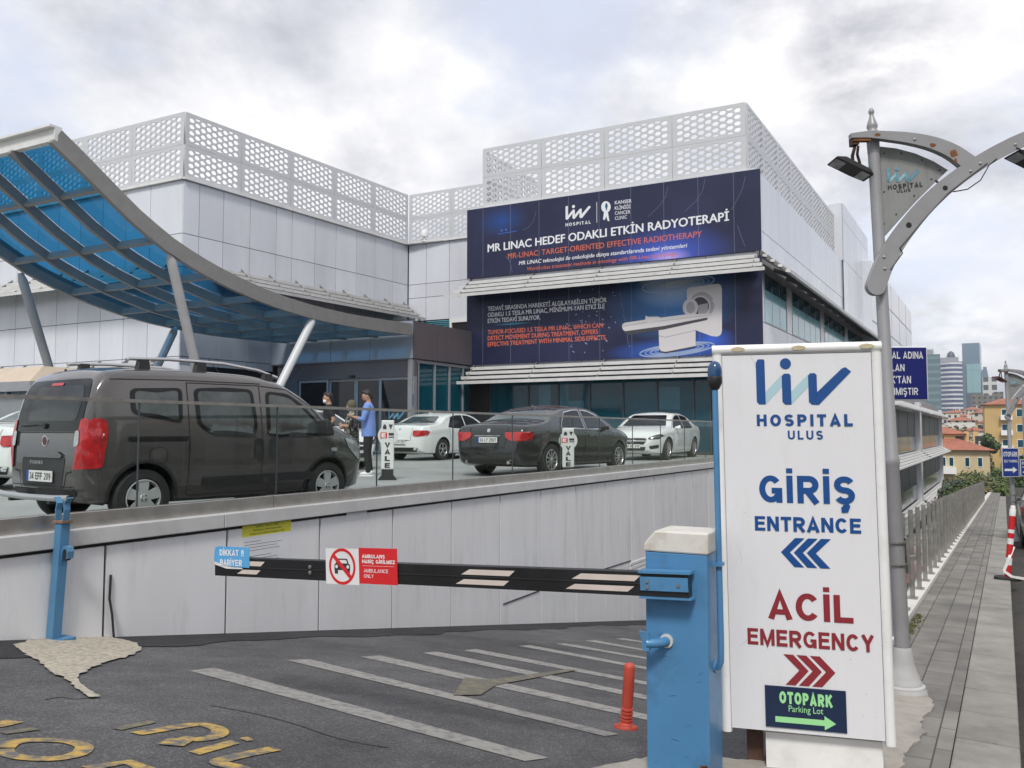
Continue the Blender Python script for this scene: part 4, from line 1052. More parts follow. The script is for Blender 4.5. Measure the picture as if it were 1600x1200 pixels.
lb = banner('lower_banner', 'lower dark blue banner picturing a white hospital scanner and its table', bzb, bzl, [(1050, 470, 2.6, 1.5, (0.03, 0.16, 0.42), .9), (1050, 452, 1.5, .75, (.30, .42, .60), 1.1), (1050, 438, 1.3, .35, (.55, .55, .55), 1.0), (1050, 548, 2.6, .5, (0.03, 0.12, 0.55), 1.0), (1112, 530, .9, .45, (0.04, 0.12, 0.6), 1.1), (800, 506, .9, .05, (.04, .3, .45), 1)])
BD = .017
def line_of(parent, fr, text, p0, p1, cap, m, nm='lettering'):
    mb = MB(); lay_px(mb, fr, text, p0, p1, cap, BD); return mb.build(nm, m, parent)
line_of(ub, BF, font_text("MR LINAC HEDEF ODAKLI ETKİN RADYOTERAPİ", .036), (762.5, 394), (1139, 344.5), 12.5, M['bwhite'])
line_of(ub, BF, font_text("MR-LINAC: TARGET-ORIENTED EFFECTIVE RADIOTHERAPY", .006), (794, 404.5), (1097, 370), 8.8, M['borange'])
line_of(ub, BF, font_text("MR LINAC teknolojisi ile onkolojide dünya standartlarında tedavi yöntemleri", .016, .18), (811, 414.2), (1074, 386.5), 6.2, M['bwhite'])
line_of(ub, BF, font_text("World-class treatment methods in oncology with MR-Linac technology.", 0, .18), (824, 423), (1058, 399), 5.8, M['borange'])
W_ = .03
for tx, p0, p1, c in (("TEDAVİ SIRASINDA HAREKETİ ALGILAYABİLEN TÜMÖR", (762.5, 486), (948, 472), 7), ("ODAKLI 1.5 TESLA MR LINAC, MİNİMUM-YAN ETKİ İLE", (762.5, 495.5), (945, 481.5), 7), ("ETKİN TEDAVİ SUNUYOR.", (762.5, 505), (844.5, 499), 7)):
    line_of(lb, BF, font_text(tx, W_), p0, p1, c, M['bwhite'])
for tx, p0, p1, c in (("TUMOR-FOCUSED 1.5 TESLA MR LINAC, WHICH CAN", (762.5, 522.5), (942, 511.5), 7), ("DETECT MOVEMENT DURING TREATMENT, OFFERS", (762.5, 532), (934.5, 521.5), 7), ("EFFECTIVE TREATMENT WITH MINIMAL SIDE EFFECTS.", (762.5, 541.5), (948, 530.5), 7)):
    line_of(lb, BF, font_text(tx, W_), p0, p1, c, M['borange'])
# logos
md = MB(); u0, z0 = BF.px(884, 344); u1, z1 = BF.px(923.5, 338); zt = BF.px(884, 322)[1]
logo(md, md, BF, u0, z0, u1 - u0, zt - z0, BD, 0); md.build('logo', M['bwhite'], ub)
line_of(ub, BF, stroke_text("HOSPITAL", .2, .3), (884, 354), (923.5, 349.5), 5, M['bwhite'])
mb = MB(); a = BF.px(932.5, 348); b = BF.px(932.5, 316); mb.fbox(BF, a[0], a[0] + .02, a[1], b[1], BD, BD + .001); mb.build('divider_line', M['bwhite'], ub)
for tx, p0, p1 in (("KANSER", (961, 319.5), (987, 316.5)), ("KLİNİĞİ", (961, 328), (985.5, 325.5)), ("CANCER", (961, 336), (985, 333.5)), ("CLINIC", (961, 344), (980, 341.5))):
    line_of(ub, BF, font_text(tx, .02 if p0[1] < 330 else .006), p0, p1, 5.6, M['bwhite'])
# ribbon emblem: a rounded drop with a crossed ribbon
def px_poly(mb, pts, d): mb.poly([BF.w(*BF.px(x, y), d) for x, y in pts])
mb = MB(); px_poly(mb, [(947 + 7.4 * math.cos(k * math.pi / 12), 323.5 + 9 * math.sin(k * math.pi / 12)) for k in range(24)], BD)
px_poly(mb, [(944, 331), (950, 331), (952.5, 346), (949.5, 345), (947.5, 338), (945, 344), (942.5, 343)], BD + .0004)
mb.build('ribbon_emblem', M['bwhite'], ub)
mb = MB(); mb.poly([BF.w(*BF.px(x, y), BD + .0008) for x, y in [(946, 319), (948.5, 317), (950, 322), (947.8, 330), (945.6, 323)]]); mb.build('ribbon_gap', M['signblue'], ub)
# thin printed arcs and dots
def px_line(mb, pts, w, d):
    P = [Vector(BF.px(x, y)) for x, y in pts]
    for k, (a, b) in enumerate(zip(P, P[1:])):
        q = (b - a).normalized(); q = Vector((-q.y, q.x)) * w / 2
        mb.quad(BF.w(*(a - q), d), BF.w(*(a + q), d), BF.w(*(b + q), d), BF.w(*(b - q), d))
mb = MB()
for pts in ([(1044, 292), (1040, 308), (1030, 322), (1018, 334), (1013, 339)], [(1102, 280), (1098, 298), (1088, 314), (1070, 331)], [(1165, 275), (1160, 296), (1150, 315), (1143, 328)], [(838, 330), (834, 345), (825, 356), (817, 360)], [(1152, 352), (1158, 368), (1164, 385)], [(790, 400), (797, 408), (801, 426)]):
    px_line(mb, pts, .016, BD)
mb.build('printed_arc', M['bfaint'], ub)
mb = MB(); px_line(mb, [(778, 366), (808, 361)], .03, BD)
for x, y in ((784, 360), (791, 359)): px_poly(mb, [(x + 2 * math.cos(k), y + 2 * math.sin(k)) for k in range(6)], BD)
mb.build('printed_dot', M['bblue'], ub)
mb = MB()
def ell(cx, cy, rx, ry, tilt, w, a0=0, a1=360):
    pts = [(cx + rx * math.cos(R(a)), cy + ry * math.sin(R(a)) - tilt * rx * math.cos(R(a))) for a in range(a0, a1 + 1, 6)]
    px_line(mb, pts, w, BD)
for k, (rx, ry) in enumerate(((56, 12), (48, 9.5), (40, 7.5), (34, 6))): mb = MB(); ell(1060, 444, rx, ry, .12, .03 if k % 2 else .05); mb.build('printed_ring', M['bpale'], lb)
for k, (rx, ry) in enumerate(((58, 9), (50, 7.5), (42, 6), (34, 4.5))): mb = MB(); ell(1058, 546, rx, ry, .12, .05 if k % 2 == 0 else .03); mb.build('printed_ring', M['bpale'], lb)
mb = MB()
for k in range(5): px_line(mb, [(968 + k * 3, 455 + k * 17), (972 + k * 2.5, 470 + k * 17)], .02, BD)
mb.build('printed_arc', M['bfaint'], lb)
mb = MB()
for k in range(46):
    x, y = random.uniform(880, 985), random.uniform(445, 552); s = random.uniform(.4, 1.6)
    px_line(mb, [(x, y), (x + s * random.uniform(-1.5, 2.5), y + s * 1.4)], .03, BD)
mb.build('printed_speck', M['bpale'], lb)
# picture of the scanner (a flat print)
cv = lambda pts: [(940 + x / 6.154, 420 + y / 6.154) for x, y in pts]
def art(pts, m, d, nm='scanner_print'):
    mb = MB(); px_poly(mb, cv(pts), BD + d); mb.build(nm, m, lb)
def circ(cx, cy, rx, ry, n=28, a0=0, a1=360): return [(cx + rx * math.cos(R(a0 + (a1 - a0) * k / n)), cy + ry * math.sin(R(a0 + (a1 - a0) * k / n))) for k in range(n)]
art([(820, 200), (840, 182), (1095, 145), (1130, 146), (1150, 160), (1158, 200), (1158, 600), (1146, 636), (1115, 652), (1060, 648), (930, 600), (830, 560)], M['mri_w'], .001)
art(circ(965, 350, 120, 128), M['mri_g'], .0015); art(circ(950, 362, 98, 104), M['mri_w'], .002); art(circ(950, 364, 84, 92), M['mri_d'], .0025)
art([(930, 350), (1020, 330), (1028, 400), (1010, 430), (930, 435)], M['mri_g'], .003)
art(circ(855, 372, 74, 84), M['mri_w'], .0035); art(circ(858, 374, 42, 58), M['mri_g'], .004)
art([(1058, 300), (1140, 288), (1140, 330), (1085, 335)], M['mri_w'], .003)
art([(550, 588), (620, 572), (900, 512), (916, 518), (914, 560), (905, 572), (905, 742), (620, 798), (575, 792), (556, 770), (552, 640)], M['mri_w'], .0045)
art([(552, 640), (612, 655), (905, 588), (905, 596), (612, 664), (552, 650)], M['mri_g'], .005)
art([(556, 770), (575, 792), (620, 798), (905, 742), (905, 756), (620, 814), (570, 806), (554, 786)], M['mri_d'], .005)
art([(214, 598), (600, 548), (1020, 470), (1018, 492), (600, 585), (560, 590), (262, 636), (230, 622)], M['mri_d'], .0055)
art([(198, 555), (206, 530), (230, 518), (420, 490), (800, 440), (1060, 430), (1062, 458), (600, 550), (230, 600), (208, 588)], M['mri_w'], .006)
art([(206, 548), (420, 515), (1058, 440), (1060, 446), (420, 523), (206, 556)], M['mri_g'], .0065)
art([(420, 500), (425, 450), (450, 462), (545, 460), (590, 478), (560, 500), (440, 520)], M['mri_w'], .007)

# ================================================================== ENTRANCE SIGN
S_L = at(1128, 1145, 4.16); S_R = at(1402, 1166, 3.95)
sx = (S_R - S_L); sx.z = 0; SW = sx.length; sx.normalize(); sn = Vector((sx.y, -sx.x, 0))
SZ0 = (S_L.z + S_R.z) / 2; SZ1 = at(1385, 532, 3.95).z
lean = Vector((0, 0, 1)) - sx * .012; lean.normalize()
SF = Fr(S_L, sx, sn, lean); SF.o.z = SZ0
SH = SZ1 - SZ0
sign = thing('entrance_sign', 'tall white hospital sign with blue entrance and red emergency lettering beside the barrier', 'sign', (S_L.x, S_L.y, 0))
M['signwhite'] = mat('sign_white_acrylic', (0.72, 0.72, 0.74), 0.3, 0, 0.02, 1.5, dirt=(0.55, 0.54, 0.52), dscale=3, damt=0.45, stretch=(2, 2, .35))
M['signframe'] = mat('sign_frame_white', (0.80, 0.80, 0.79), 0.35, 0, 0.03, 3, dirt=(0.55, 0.52, 0.48), dscale=5, damt=0.5)
M['logoblue'] = mat('sign_deep_blue', (0.008, 0.068, 0.25), 0.35); M['logopale'] = mat('sign_pale_teal', (0.40, 0.58, 0.64), 0.35)
M['signred'] = mat('sign_dark_red', (0.25, 0.025, 0.035), 0.35); M['navy'] = mat('navy_plate', (0.008, 0.022, 0.065), 0.35, 0, 0.1)
M['mint'] = mat('mint_print', (0.33, 0.72, 0.32), 0.45)
T = .32; r_ = .05
mb = MB(); mb.fbox(SF, .045, SW - .045, .02, SH - .045, -T + .05, -.012); mb.build('face_panel', M['signwhite'], sign)
# rounded frame: side tubes of the box
mb = MB()
def rounded(fr, u0, u1, v0, v1, d0, d1, r, n=5, side='u'):
    """a bar along v with rounded front corners"""
    prof = []
    for cx, a0 in ((u0 + r, 180), (u1 - r, 90)):
        for k in range(n + 1): a = R(a0 - 90 * k / n); prof.append((cx + r * math.cos(a), d1 - r + r * math.sin(a)))
    prof += [(u1, d0), (u0, d0)]
    N = len(prof); vs = [fr.w(u, v, d) for v in (v0, v1) for u, d in prof]
    mb.add(vs, [tuple(range(N))[::-1], tuple(range(N, 2 * N))] + [(i, (i + 1) % N, N + (i + 1) % N, N + i) for i in range(N)])
rounded(SF, 0, .05, 0, SH - .05, -T, .0, .024); rounded(SF, SW - .05, SW, 0, SH - .05, -T, .0, .024)
TF_ = Fr(SF.w(0, SH, 0), SF.y * -1, SF.n, SF.x); rounded(TF_, .0, .05, .0, SW, -T, .001, .024)
mb.build('frame', M['signframe'], sign, smooth=True, sharp=40)
mb = MB(); a = -.013
for q in ((.045, .0475, .0, SH - .05), (SW - .0475, SW - .045, .0, SH - .05), (.045, SW - .045, SH - .0525, SH - .05)): mb.fbox(SF, *q, a, -.0105)
mb.build('shadow_gap', M['joint'], sign)
mb = MB(); p0, p1 = SF.px(1197, 1168), SF.px(1375, 1160)
mb.fbox(SF, p0[0], p1[0] + .02, -.22, -.002, -.26, -.06); mb.build('plinth', M['signframe'], sign)
mb = MB(); mb.fbox(SF, p0[0] - .09, p0[0] - .01, -.22, -.002, -.24, -.14); mb.build('iron_foot', mat('rusty_iron', (0.10, 0.05, 0.035), .8, 0, .4, 12), sign)
mb = MB()
for x in (1160, 1255, 1362):
    u, z = SF.px(x, 541); mb.poly([SF.w(u + .035 * math.cos(k * .785) + .0, SH - .024 + .012 * math.sin(k * .785), .0022) for k in range(8)])
mb.build('stain', mat('yellowed_tape', (0.50, 0.44, 0.28), .6, 0, .15, 20), sign)
SD = -.0105
mb = MB(); rs = random.Random(9)
for (x, y, n, dx, dy) in ((1176, 542, 5, 3, 8), (1158, 1010, 4, 6, -5), (1385, 1000, 3, -3, 4), (1160, 860, 3, 1, 9)):
    P = [(x + dx * k + rs.uniform(-1, 1), y + dy * k + rs.uniform(-1, 1)) for k in range(n)]
    for a, b in zip(P, P[1:]):
        a, b = Vector(SF.px(*a)), Vector(SF.px(*b)); q = (b - a).normalized(); q = Vector((-q.y, q.x)) * .0006; mb.quad(SF.w(*(a - q), -.0112), SF.w(*(a + q), -.0112), SF.w(*(b + q), -.0112), SF.w(*(b - q), -.0112))
for k in range(14):
    u, v = rs.uniform(.06, SW - .06), rs.uniform(.03, SH - .08); r0 = rs.uniform(.0012, .003); mb.poly([SF.w(u + r0 * math.cos(q), v + r0 * math.sin(q), -.0112) for q in range(6)])
mb.build('scuff_mark', mat('grey_scuff', (.42, .41, .40), .7), sign)
def sline(text, x0, x1, ybase, ytop, m, w=.2, gap=.1, parent=sign, fr=SF, d=SD, nm='lettering', shift=0.0):
    mb = MB(); xm = (x0 + x1) / 2
    u0, _ = fr.px(x0, (ybase + ytop) / 2); u1, _ = fr.px(x1, (ybase + ytop) / 2); v0 = fr.px(xm, ybase)[1]; v1 = fr.px(xm, ytop)[1]
    lay(mb, fr, stroke_text(text, w, gap) if w else font_text(text), u0, v0, u1 - u0, v1 - v0, d); return mb.build(nm, m, parent)
u0, z0 = SF.px(1189, 631); u1, z1 = SF.px(1337, 557)
md, mp = MB(), MB(); logo(md, mp, SF, u0, SF.px(1260, 631)[1], u1 - u0, SF.px(1260, 557)[1] - SF.px(1260, 631)[1], SD); md.build('logo', M['logoblue'], sign); mp.build('logo_ribbon', M['logopale'], sign)
sline("HOSPITAL", 1188.5, 1339, 664, 645.5, M['logoblue'], .23, .26)
sline("ULUS", 1237, 1292, 685, 671, M['logoblue'], .2, .3)
sline("GİRİŞ", 1191, 1341, 785, 742, M['logoblue'], .21, .15)
sline("ENTRANCE", 1183.5, 1350, 830, 807, M['logoblue'], .21, .12)
sline("ACİL", 1203, 1336, 969.5, 926.5, M['signred'], .2, .12)
sline("EMERGENCY", 1170, 1368, 1012, 986, M['signred'], .2, .12)
def chevrons(x0, x1, y0, y1, m, left):
    u0, _ = SF.px(x0, (y0 + y1) / 2); u1, _ = SF.px(x1, (y0 + y1) / 2); v0 = SF.px((x0 + x1) / 2, y1)[1]; v1 = SF.px((x0 + x1) / 2, y0)[1]
    W, H = u1 - u0, v1 - v0
    sh = [(0, .5), (.30, 1), (.50, 1), (.185, .5), (.47, 0), (.27, 0)]
    for k in range(3):
        mb = MB(); pts = []
        for a, b in sh:
            x = (a * 1.0 + k * .265) * W / 1.03
            pts.append(SF.w(u0 + x if left else u1 - x, v0 + b * H, SD + .0005 * k))
        mb.poly(pts); mb.build('chevron', m, sign)
chevrons(1224, 1303, 840, 886, M['logoblue'], True); chevrons(1226, 1307, 1024, 1072, M['signred'], False)
# navy car park plate screwed to the sign
u0, v0 = SF.px(1197, 1136); u1, _ = SF.px(1323.5, 1108); v0 = SF.px(1260, 1139.5)[1]; v1 = SF.px(1260, 1074.5)[1]
pl = MB(); pl.fbox(SF, u0, u1, v0, v1, -.0118, -.006); plate = pl.build('parking_plate', M['navy'], sign)
sline("OTOPARK", 1218.5, 1301, 1101, 1082, M['mint'], .26, .14, plate, d=-.0055)
mb = MB(); a = SF.px(1233, 1111); b = SF.px(1287, 1113); c = SF.px(1233, 1101.5); lay(mb, SF, font_text("Parking Lot"), a[0], SF.px(1260, 1113)[1], b[0] - a[0], SF.px(1260, 1102.5)[1] - SF.px(1260, 1113)[1], -.0055); mb.build('lettering', M['mint'], plate)
mb = MB(); q = [(1212, 1126), (1290, 1126), (1290, 1117), (1308, 1130), (1290, 1142), (1290, 1134), (1212, 1134)]
um, vm = SF.px(1260, 1128)
mb.poly([SF.w(SF.px(x, 1128)[0], SF.px(1260, y)[1], -.0055) for x, y in [(1212, 1122), (1289, 1122), (1289, 1115.5), (1307, 1126.5), (1289, 1137.5), (1289, 1131), (1212, 1131)]]); mb.build('arrow', M['mint'], plate)

# ================================================================== BARRIER
M['barblue'] = mat('blue_barrier_paint', (0.075, 0.225, 0.42), 0.42, 0, 0.06, 2.5, dirt=(0.04, 0.085, 0.14), dscale=4, damt=0.6, coat=.1)
M['capwhite'] = mat('dirty_white_cap', (0.62, 0.60, 0.55), 0.5, 0, 0.08, 6, dirt=(0.35, 0.25, 0.15), dscale=7, damt=0.5)
g0 = at(1011, 1190, 4.05); BW, BDp = .30, .245
BO = Vector((g0.x, g0.y, 0.0)); bx = PD.copy(); bnf = NF.copy()
BX = Fr(BO, bx, bnf)
bzt_ = BX.px(1011, 861)[1]; bztop = BX.px(1050, 826)[1]
bar = thing('barrier_box', 'blue parking barrier cabinet with a chamfered white cap, its crank socket on the front', 'barrier', tuple(BO + bx * BW / 2 - bnf * BDp / 2))
mb = MB(); mb.fbox(BX, 0, BW, -.05, bzt_, -BDp, 0); mb.build('cabinet', M['barblue'], bar, bevel=.006)
mb = MB(); h = .10; o = .006; c = .055
w = BX.w
mb.prism([w(-o, bzt_ - .0, o), w(BW + o, bzt_, o), w(BW + o, bzt_ + h, o), w(.05, bzt_ + h, o), w(-o, bzt_ + h * .35, o)], bnf * -(BDp + 2 * o))
mb.build('cap', M['capwhite'], bar, bevel=.008)
# crank socket: flange, stub and flap
cu, cz_ = BX.px(1042, 1001)
mb = MB(); mb.lathe([(.0, 0), (.032, 0), (.032, .012), (.0, .012)], w(cu, cz_, 0), bnf, 18); mb.build('socket_flange', M['capwhite'], bar, smooth=True)
mb = MB(); mb.tube([w(cu, cz_, .01), w(cu - .01, cz_, .05), w(cu - .05, cz_ + .0, .085), w(cu - .07, cz_, .09)], .022, 14)
mb.prism([w(cu - .105, cz_ + .055, .08), w(cu - .06, cz_ + .05, .08), w(cu - .052, cz_ + .03, .08), w(cu - .055, cz_ - .03, .08), w(cu - .085, cz_ - .035, .08), w(cu - .09, cz_ + .01, .08)], bnf * .022)
mb.build('crank_socket', M['barblue'], bar, smooth=True, sharp=40)
mb = MB(); rs = random.Random(3)
for k in range(16):
    u, z = rs.uniform(.02, BW - .05), rs.uniform(.05, bzt_ - .05); a = rs.uniform(-.6, .9); Ls = rs.uniform(.015, .06); ww = rs.uniform(.0006, .0016); du, dz = Ls * math.cos(a), Ls * math.sin(a)
    mb.poly([w(u, z, .0008), w(u + du * .5, z + dz * .5 + ww, .0008), w(u + du, z + dz, .0008), w(u + du * .45, z + dz * .45 - ww, .0008)])
mb.build('scratch', mat('scratched_paint', (.03, .06, .10), .6), bar)
mb = MB()
for k in range(9):
    u = rs.uniform(.0, BW); z = rs.uniform(.0, .09); r0 = rs.uniform(.006, .02); mb.poly([w(min(max(u + r0 * rs.uniform(.6, 1.1) * math.cos(q * .7), .001), BW - .001), z + r0 * rs.uniform(.5, 1.2) * math.sin(q * .7), .0009) for q in range(9)])
mb.build('rust_spot', mat('rust_spots', (.13, .06, .03), .9, 0, .4, 40), bar)

# the arm: black profile with slanted pale reflectors, its blue clamp on the cabinet
AFR = Fr(w(0, 0, .045), bx, bnf)
a_r = AFR.px(1080, 914); a_l = AFR.px(341, 884)
arm_dir = (AFR.w(*a_l) - AFR.w(*a_r)).normalized(); AL = (AFR.w(*a_l) - AFR.w(*a_r)).length
ay = bnf.cross(arm_dir); ay = ay if ay.z > 0 else -ay
AF = Fr(AFR.w(*a_r), arm_dir, bnf, ay)
AH = .113
M['armblack'] = mat('black_arm_paint', (0.012, 0.012, 0.013), 0.35, 0, 0.3, 3); M['refl'] = mat('faded_pink_reflector', (0.60, 0.52, 0.47), 0.5, 0, 0.06, 8)
arm = thing('boom_barrier', 'black barrier arm with pale slanted stripes reaching across the driveway from the blue cabinet', 'barrier', tuple(AF.w(0, 0)))
mb = MB(); mb.fbox(AF, .005, AL, -AH / 2, AH / 2, -.028, .028); mb.fbox(AF, .005, AL - .03, -.004, .004, .027, .031); mb.build('arm_profile', M['armblack'], arm, bevel=.006)
for x0, x1 in ((1000, 908), (805, 735), (417, 390)):
    ua, ub_ = AF.px(x0, 905)[0], AF.px(x1, 900)[0]
    for lo, hi, sh in ((.012, .040, -.0), (-.038, -.012, .035)):
        mb = MB(); k = .045; mb.poly([AF.w(ua + sh + k * .4, lo, .0315), AF.w(ub_ + sh + k * .4 + .02, lo, .0315), AF.w(ub_ + sh - k * .3, hi, .0315), AF.w(ua + sh - k * .35, hi, .0315)]); mb.build('reflector_strip', M['refl'], arm)
mb = MB(); mb.fbox(AF, -.01, .24, AH / 2 - .004, AH / 2 + .008, -.03, .045); mb.fbox(AF, -.01, .24, -AH / 2 - .008, -AH / 2 + .0, -.03, .045); mb.fbox(AF, .005, .235, -.028, .036, .032, .037); mb.build('clamp', M['barblue'], arm)
mb = MB()
for u, v in ((.20, .015), (.20, -.012), (.05, .0)): mb.lathe([(0, 0), (.008, 0), (.008, .006), (0, .006)], AF.w(u, v, .037), bnf, 8)
mb.build('bolt', M['fencesteel'], arm)
mb = MB(); u, v = AF.px(490, 883)
for k in (-.012, .02): mb.lathe([(.003, 0), (.011, .001), (.011, .006), (.004, .007)], AF.w(u, k, .0285), bnf, 10)
mb.build('screw', M['steel'], arm, smooth=True)
# two stickers plates on the arm
M['stickblue'] = mat('sky_blue_sticker', (0.10, 0.36, 0.66), 0.45, 0, .05, 5); M['stickred'] = mat('red_sticker', (0.60, 0.018, 0.022), 0.4, 0, .05, 5); M['plastwhite'] = mat('white_plate', (0.70, 0.70, 0.70), 0.4, 0, .05, 5)
def arm_rect(x0, x1, y0, y1, d0, d1):
    ua, ub_ = AF.px(x0, (y0 + y1) / 2)[0], AF.px(x1, (y0 + y1) / 2)[0]; xm = (x0 + x1) / 2
    return ua, ub_, AF.px(xm, y1)[1], AF.px(xm, y0)[1]
XF = Fr(AF.o, AF.x * -1, bnf, AF.y)           # reads left to right
def xr(x0, x1, y0, y1):
    xm, ym = (x0 + x1) / 2, (y0 + y1) / 2
    return XF.px(x0, ym)[0], XF.px(x1, ym)[0], XF.px(xm, y1)[1], XF.px(xm, y0)[1]
st = thing('warning_plate', 'torn sky blue barrier warning plate at the free end of the arm', 'sign', tuple(XF.w(*XF.px(368, 868))))
q = xr(341, 396, 853, 885); mb = MB()
W2, H2 = q[1] - q[0], q[3] - q[2]
tor = [(0, .28), (.16, .20), (.3, .10), (.5, .03), (1, 0), (1, .98), (.12, 1), (.04, .95), (.02, .7)]
mb.prism([XF.w(q[0] + a * W2, q[2] + b * H2, .033) for a, b in tor], bnf * .003); mb.build('plate', M['stickblue'], st)
mb = MB(); mb.prism([XF.w(q[0] + a * W2, q[2] + b * H2, .0315) for a, b in [(-.01, .34), (.2, .24), (.5, .06), (.8, -.02), (.8, -.08), (.35, -.08), (.02, .1)]], bnf * .0015); mb.build('torn_edge', M['plastwhite'], st)
mb = MB(); lay(mb, XF, stroke_text("DİKKAT !!", .2, .12), q[0] + W2 * .17, q[2] + H2 * .55, W2 * .68, H2 * .3, .0362); mb.build('lettering', M['white'], st); mb = MB(); lay(mb, XF, stroke_text("BARİYER", .2, .12), q[0] + W2 * .18, q[2] + H2 * .07, W2 * .62, H2 * .30, .0362); mb.build('lettering', M['white'], st)
pr = thing('prohibition_plate', 'white and red no cars ambulance only plate on the black barrier arm', 'sign', tuple(XF.w(*XF.px(570, 884))))
q = xr(515.5, 567, 856, 911.5); mb = MB(); mb.fbox(XF, q[0], q[1], q[2], q[3], .0325, .0355); mb.build('white_half', M['plastwhite'], pr)
k = xr(567, 626.5, 855.5, 911.5); mb = MB(); mb.fbox(XF, k[0] + .0, k[1], k[2], k[3], .0325, .0357); mb.build('red_half', M['stickred'], pr)
cx, cy = (q[0] + q[1]) / 2, (q[2] + q[3]) / 2; RR_ = (q[1] - q[0]) * .40
mb = MB(); n = 40; vs = []
for i in range(n): a = 2 * math.pi * i / n; vs += [XF.w(cx + RR_ * math.cos(a), cy + RR_ * 1.08 * math.sin(a), .0366), XF.w(cx + RR_ * .84 * math.cos(a), cy + RR_ * .90 * math.sin(a), .0366)]
mb.add(vs, [(2 * i, 2 * i + 1, (2 * i + 3) % (2 * n), (2 * i + 2) % (2 * n)) for i in range(n)])
d_ = RR_ * .68; t_ = RR_ * .085; mb.quad(XF.w(cx - d_ - t_, cy + d_ - t_, .0370), XF.w(cx - d_ + t_, cy + d_ + t_, .0370), XF.w(cx + d_ + t_, cy - d_ + t_, .0370), XF.w(cx + d_ - t_, cy - d_ - t_, .0370)); mb.build('prohibition_ring', M['stickred'], pr)
mb = MB(); S_ = RR_ * .62
mb.poly([XF.w(cx + x * S_, cy + y * S_, .0362) for x, y in [(-.95, -.35), (.95, -.35), (.95, .15), (.8, .28), (.62, .75), (-.62, .75), (-.8, .28), (-.95, .15)]])
for s in (-1, 1): mb.poly([XF.w(cx + (s * .72 + x) * S_, cy + y * S_, .0363) for x, y in [(-.2, -.7), (.2, -.7), (.2, -.3), (-.2, -.3)]])
mb.build('car_symbol', M['ink'], pr)
mb = MB(); mb.poly([XF.w(cx + x * S_, cy + y * S_, .0365) for x, y in [(-.62, .3), (.62, .3), (.5, .62), (-.5, .62)]])
for s in (-1, 1): mb.poly([XF.w(cx + (s * .68 + .17 * math.cos(a)) * S_, cy + (-.02 + .17 * math.sin(a)) * S_, .0366) for a in [k2 * .785 for k2 in range(8)]])
mb.build('symbol_window', M['plastwhite'], pr)
W2, H2 = k[1] - k[0], k[3] - k[2]
for tx, yy, ww, ch, wt in (("AMBULANS", .72, .60, .10, .2), ("HARİÇ GİRİLMEZ", .575, .86, .10, .2), ("AMBULANCE", .32, .64, .10, .12), ("ONLY", .17, .26, .10, .12)):
    mb = MB(); lay(mb, XF, stroke_text(tx, wt, .14), k[0] + W2 * (.09 if wt > .15 else .13), k[2] + H2 * yy, W2 * ww, H2 * ch, .0364); mb.build('lettering', M['white'], pr)
mb = MB(); mb.fbox(XF, k[0] + W2 * .1, k[0] + W2 * .92, k[2] + H2 * .50, k[2] + H2 * .506, .0358, .0364); mb.build('divider_line', M['white'], pr)

# blue lamp mast on the side of the cabinet
M['blueglassdome'] = mat('dark_blue_dome', (0.012, 0.06, 0.16), 0.25, 0, .1, 8, coat=.3)
lp = thing('beacon_mast', 'slim blue mast with a dark blue beacon dome clamped to the barrier cabinet', 'lamp', tuple(w(BW + .03, .5, -.12)))
BS = Fr(w(BW, 0, 0), -bnf, bx)               # right hand side face, u going back
MF = Fr(w(BW + .03, 0, 0), -bnf, bx)
topx = at(1111, 606, 4.02); mid = w(BW + .03, BX.px(1108, 990)[1] - 0, -.10)
mu = .10
pb = Vector(w(BW + .035, .62, -mu)); pt = Vector((pb.x, pb.y, topx.z)) - bx * .012
mb = MB(); mb.tube([w(BW, .52, -mu - .02), w(BW + .02, .52, -mu - .01), w(BW + .033, .55, -mu), pb, pt], .0145, 12); mb.build('mast', M['barblue'], lp, smooth=True)
mb = MB(); mb.fbox(BS, mu - .03, mu + .03, bzt_ - .06, bzt_ - .045, 0, .05); mb.lathe([(.0, 0), (.03, 0), (.03, .008), (0, .008)], w(BW, .52, -mu - .02), bx, 14); mb.build('mast_clamp', M['barblue'], lp)
mb = MB(); mb.lathe([(.012, -.015), (.022, -.005), (.034, .02), (.034, .05), (.032, .055)], pt, Z, 20); mb.build('lamp_base', M['black'], lp, smooth=True)
mb = MB(); mb.lathe([(.033, .052), (.034, .075), (.031, .10), (.022, .118), (.010, .126), (.001, .128)], pt, Z, 20); mb.build('lamp_dome', M['blueglassdome'], lp, smooth=True)

# catch post at the wall
cb = on_ramp(76, 1001)
M['catchblue'] = mat('pale_blue_post_paint', (0.075, 0.21, 0.37), 0.5, 0, 0.08, 4, dirt=(0.12, 0.11, 0.10), dscale=7, damt=0.5)
ct = at(91, 815, cb.y)
cp_ = thing('catch_post', 'blue steel post with a forked top catching the barrier arm at the wall', 'post', tuple(cb))
ax = (ct - cb); CH = ax.length; ax.normalize()
CF = Fr(cb, PD, NF, ax); cw = .085
mb = MB(); mb.fbox(CF, -cw / 2, cw / 2, 0, CH, -cw, 0); mb.build('upright', M['catchblue'], cp_, bevel=.004)
mb = MB(); mb.fbox(CF, -.12, .12, -.03, .012, -.17, .06); mb.build('base_plate', M['catchblue'], cp_, bevel=.004)
mb = MB()
for s in (-1, 1): mb.prism([CF.w(s * .045, CH + .0, -.06), CF.w(s * .052, CH + .0, -.06), CF.w(s * .062, CH + .10, -.06), CF.w(s * .052, CH + .155, -.06), CF.w(s * .095, CH + .20, -.06), CF.w(s * .085, CH + .205, -.06), CF.w(s * .038, CH + .155, -.06), CF.w(s * .05, CH + .10, -.06)], NF * .055)
mb.build('fork', M['catchblue'], cp_)
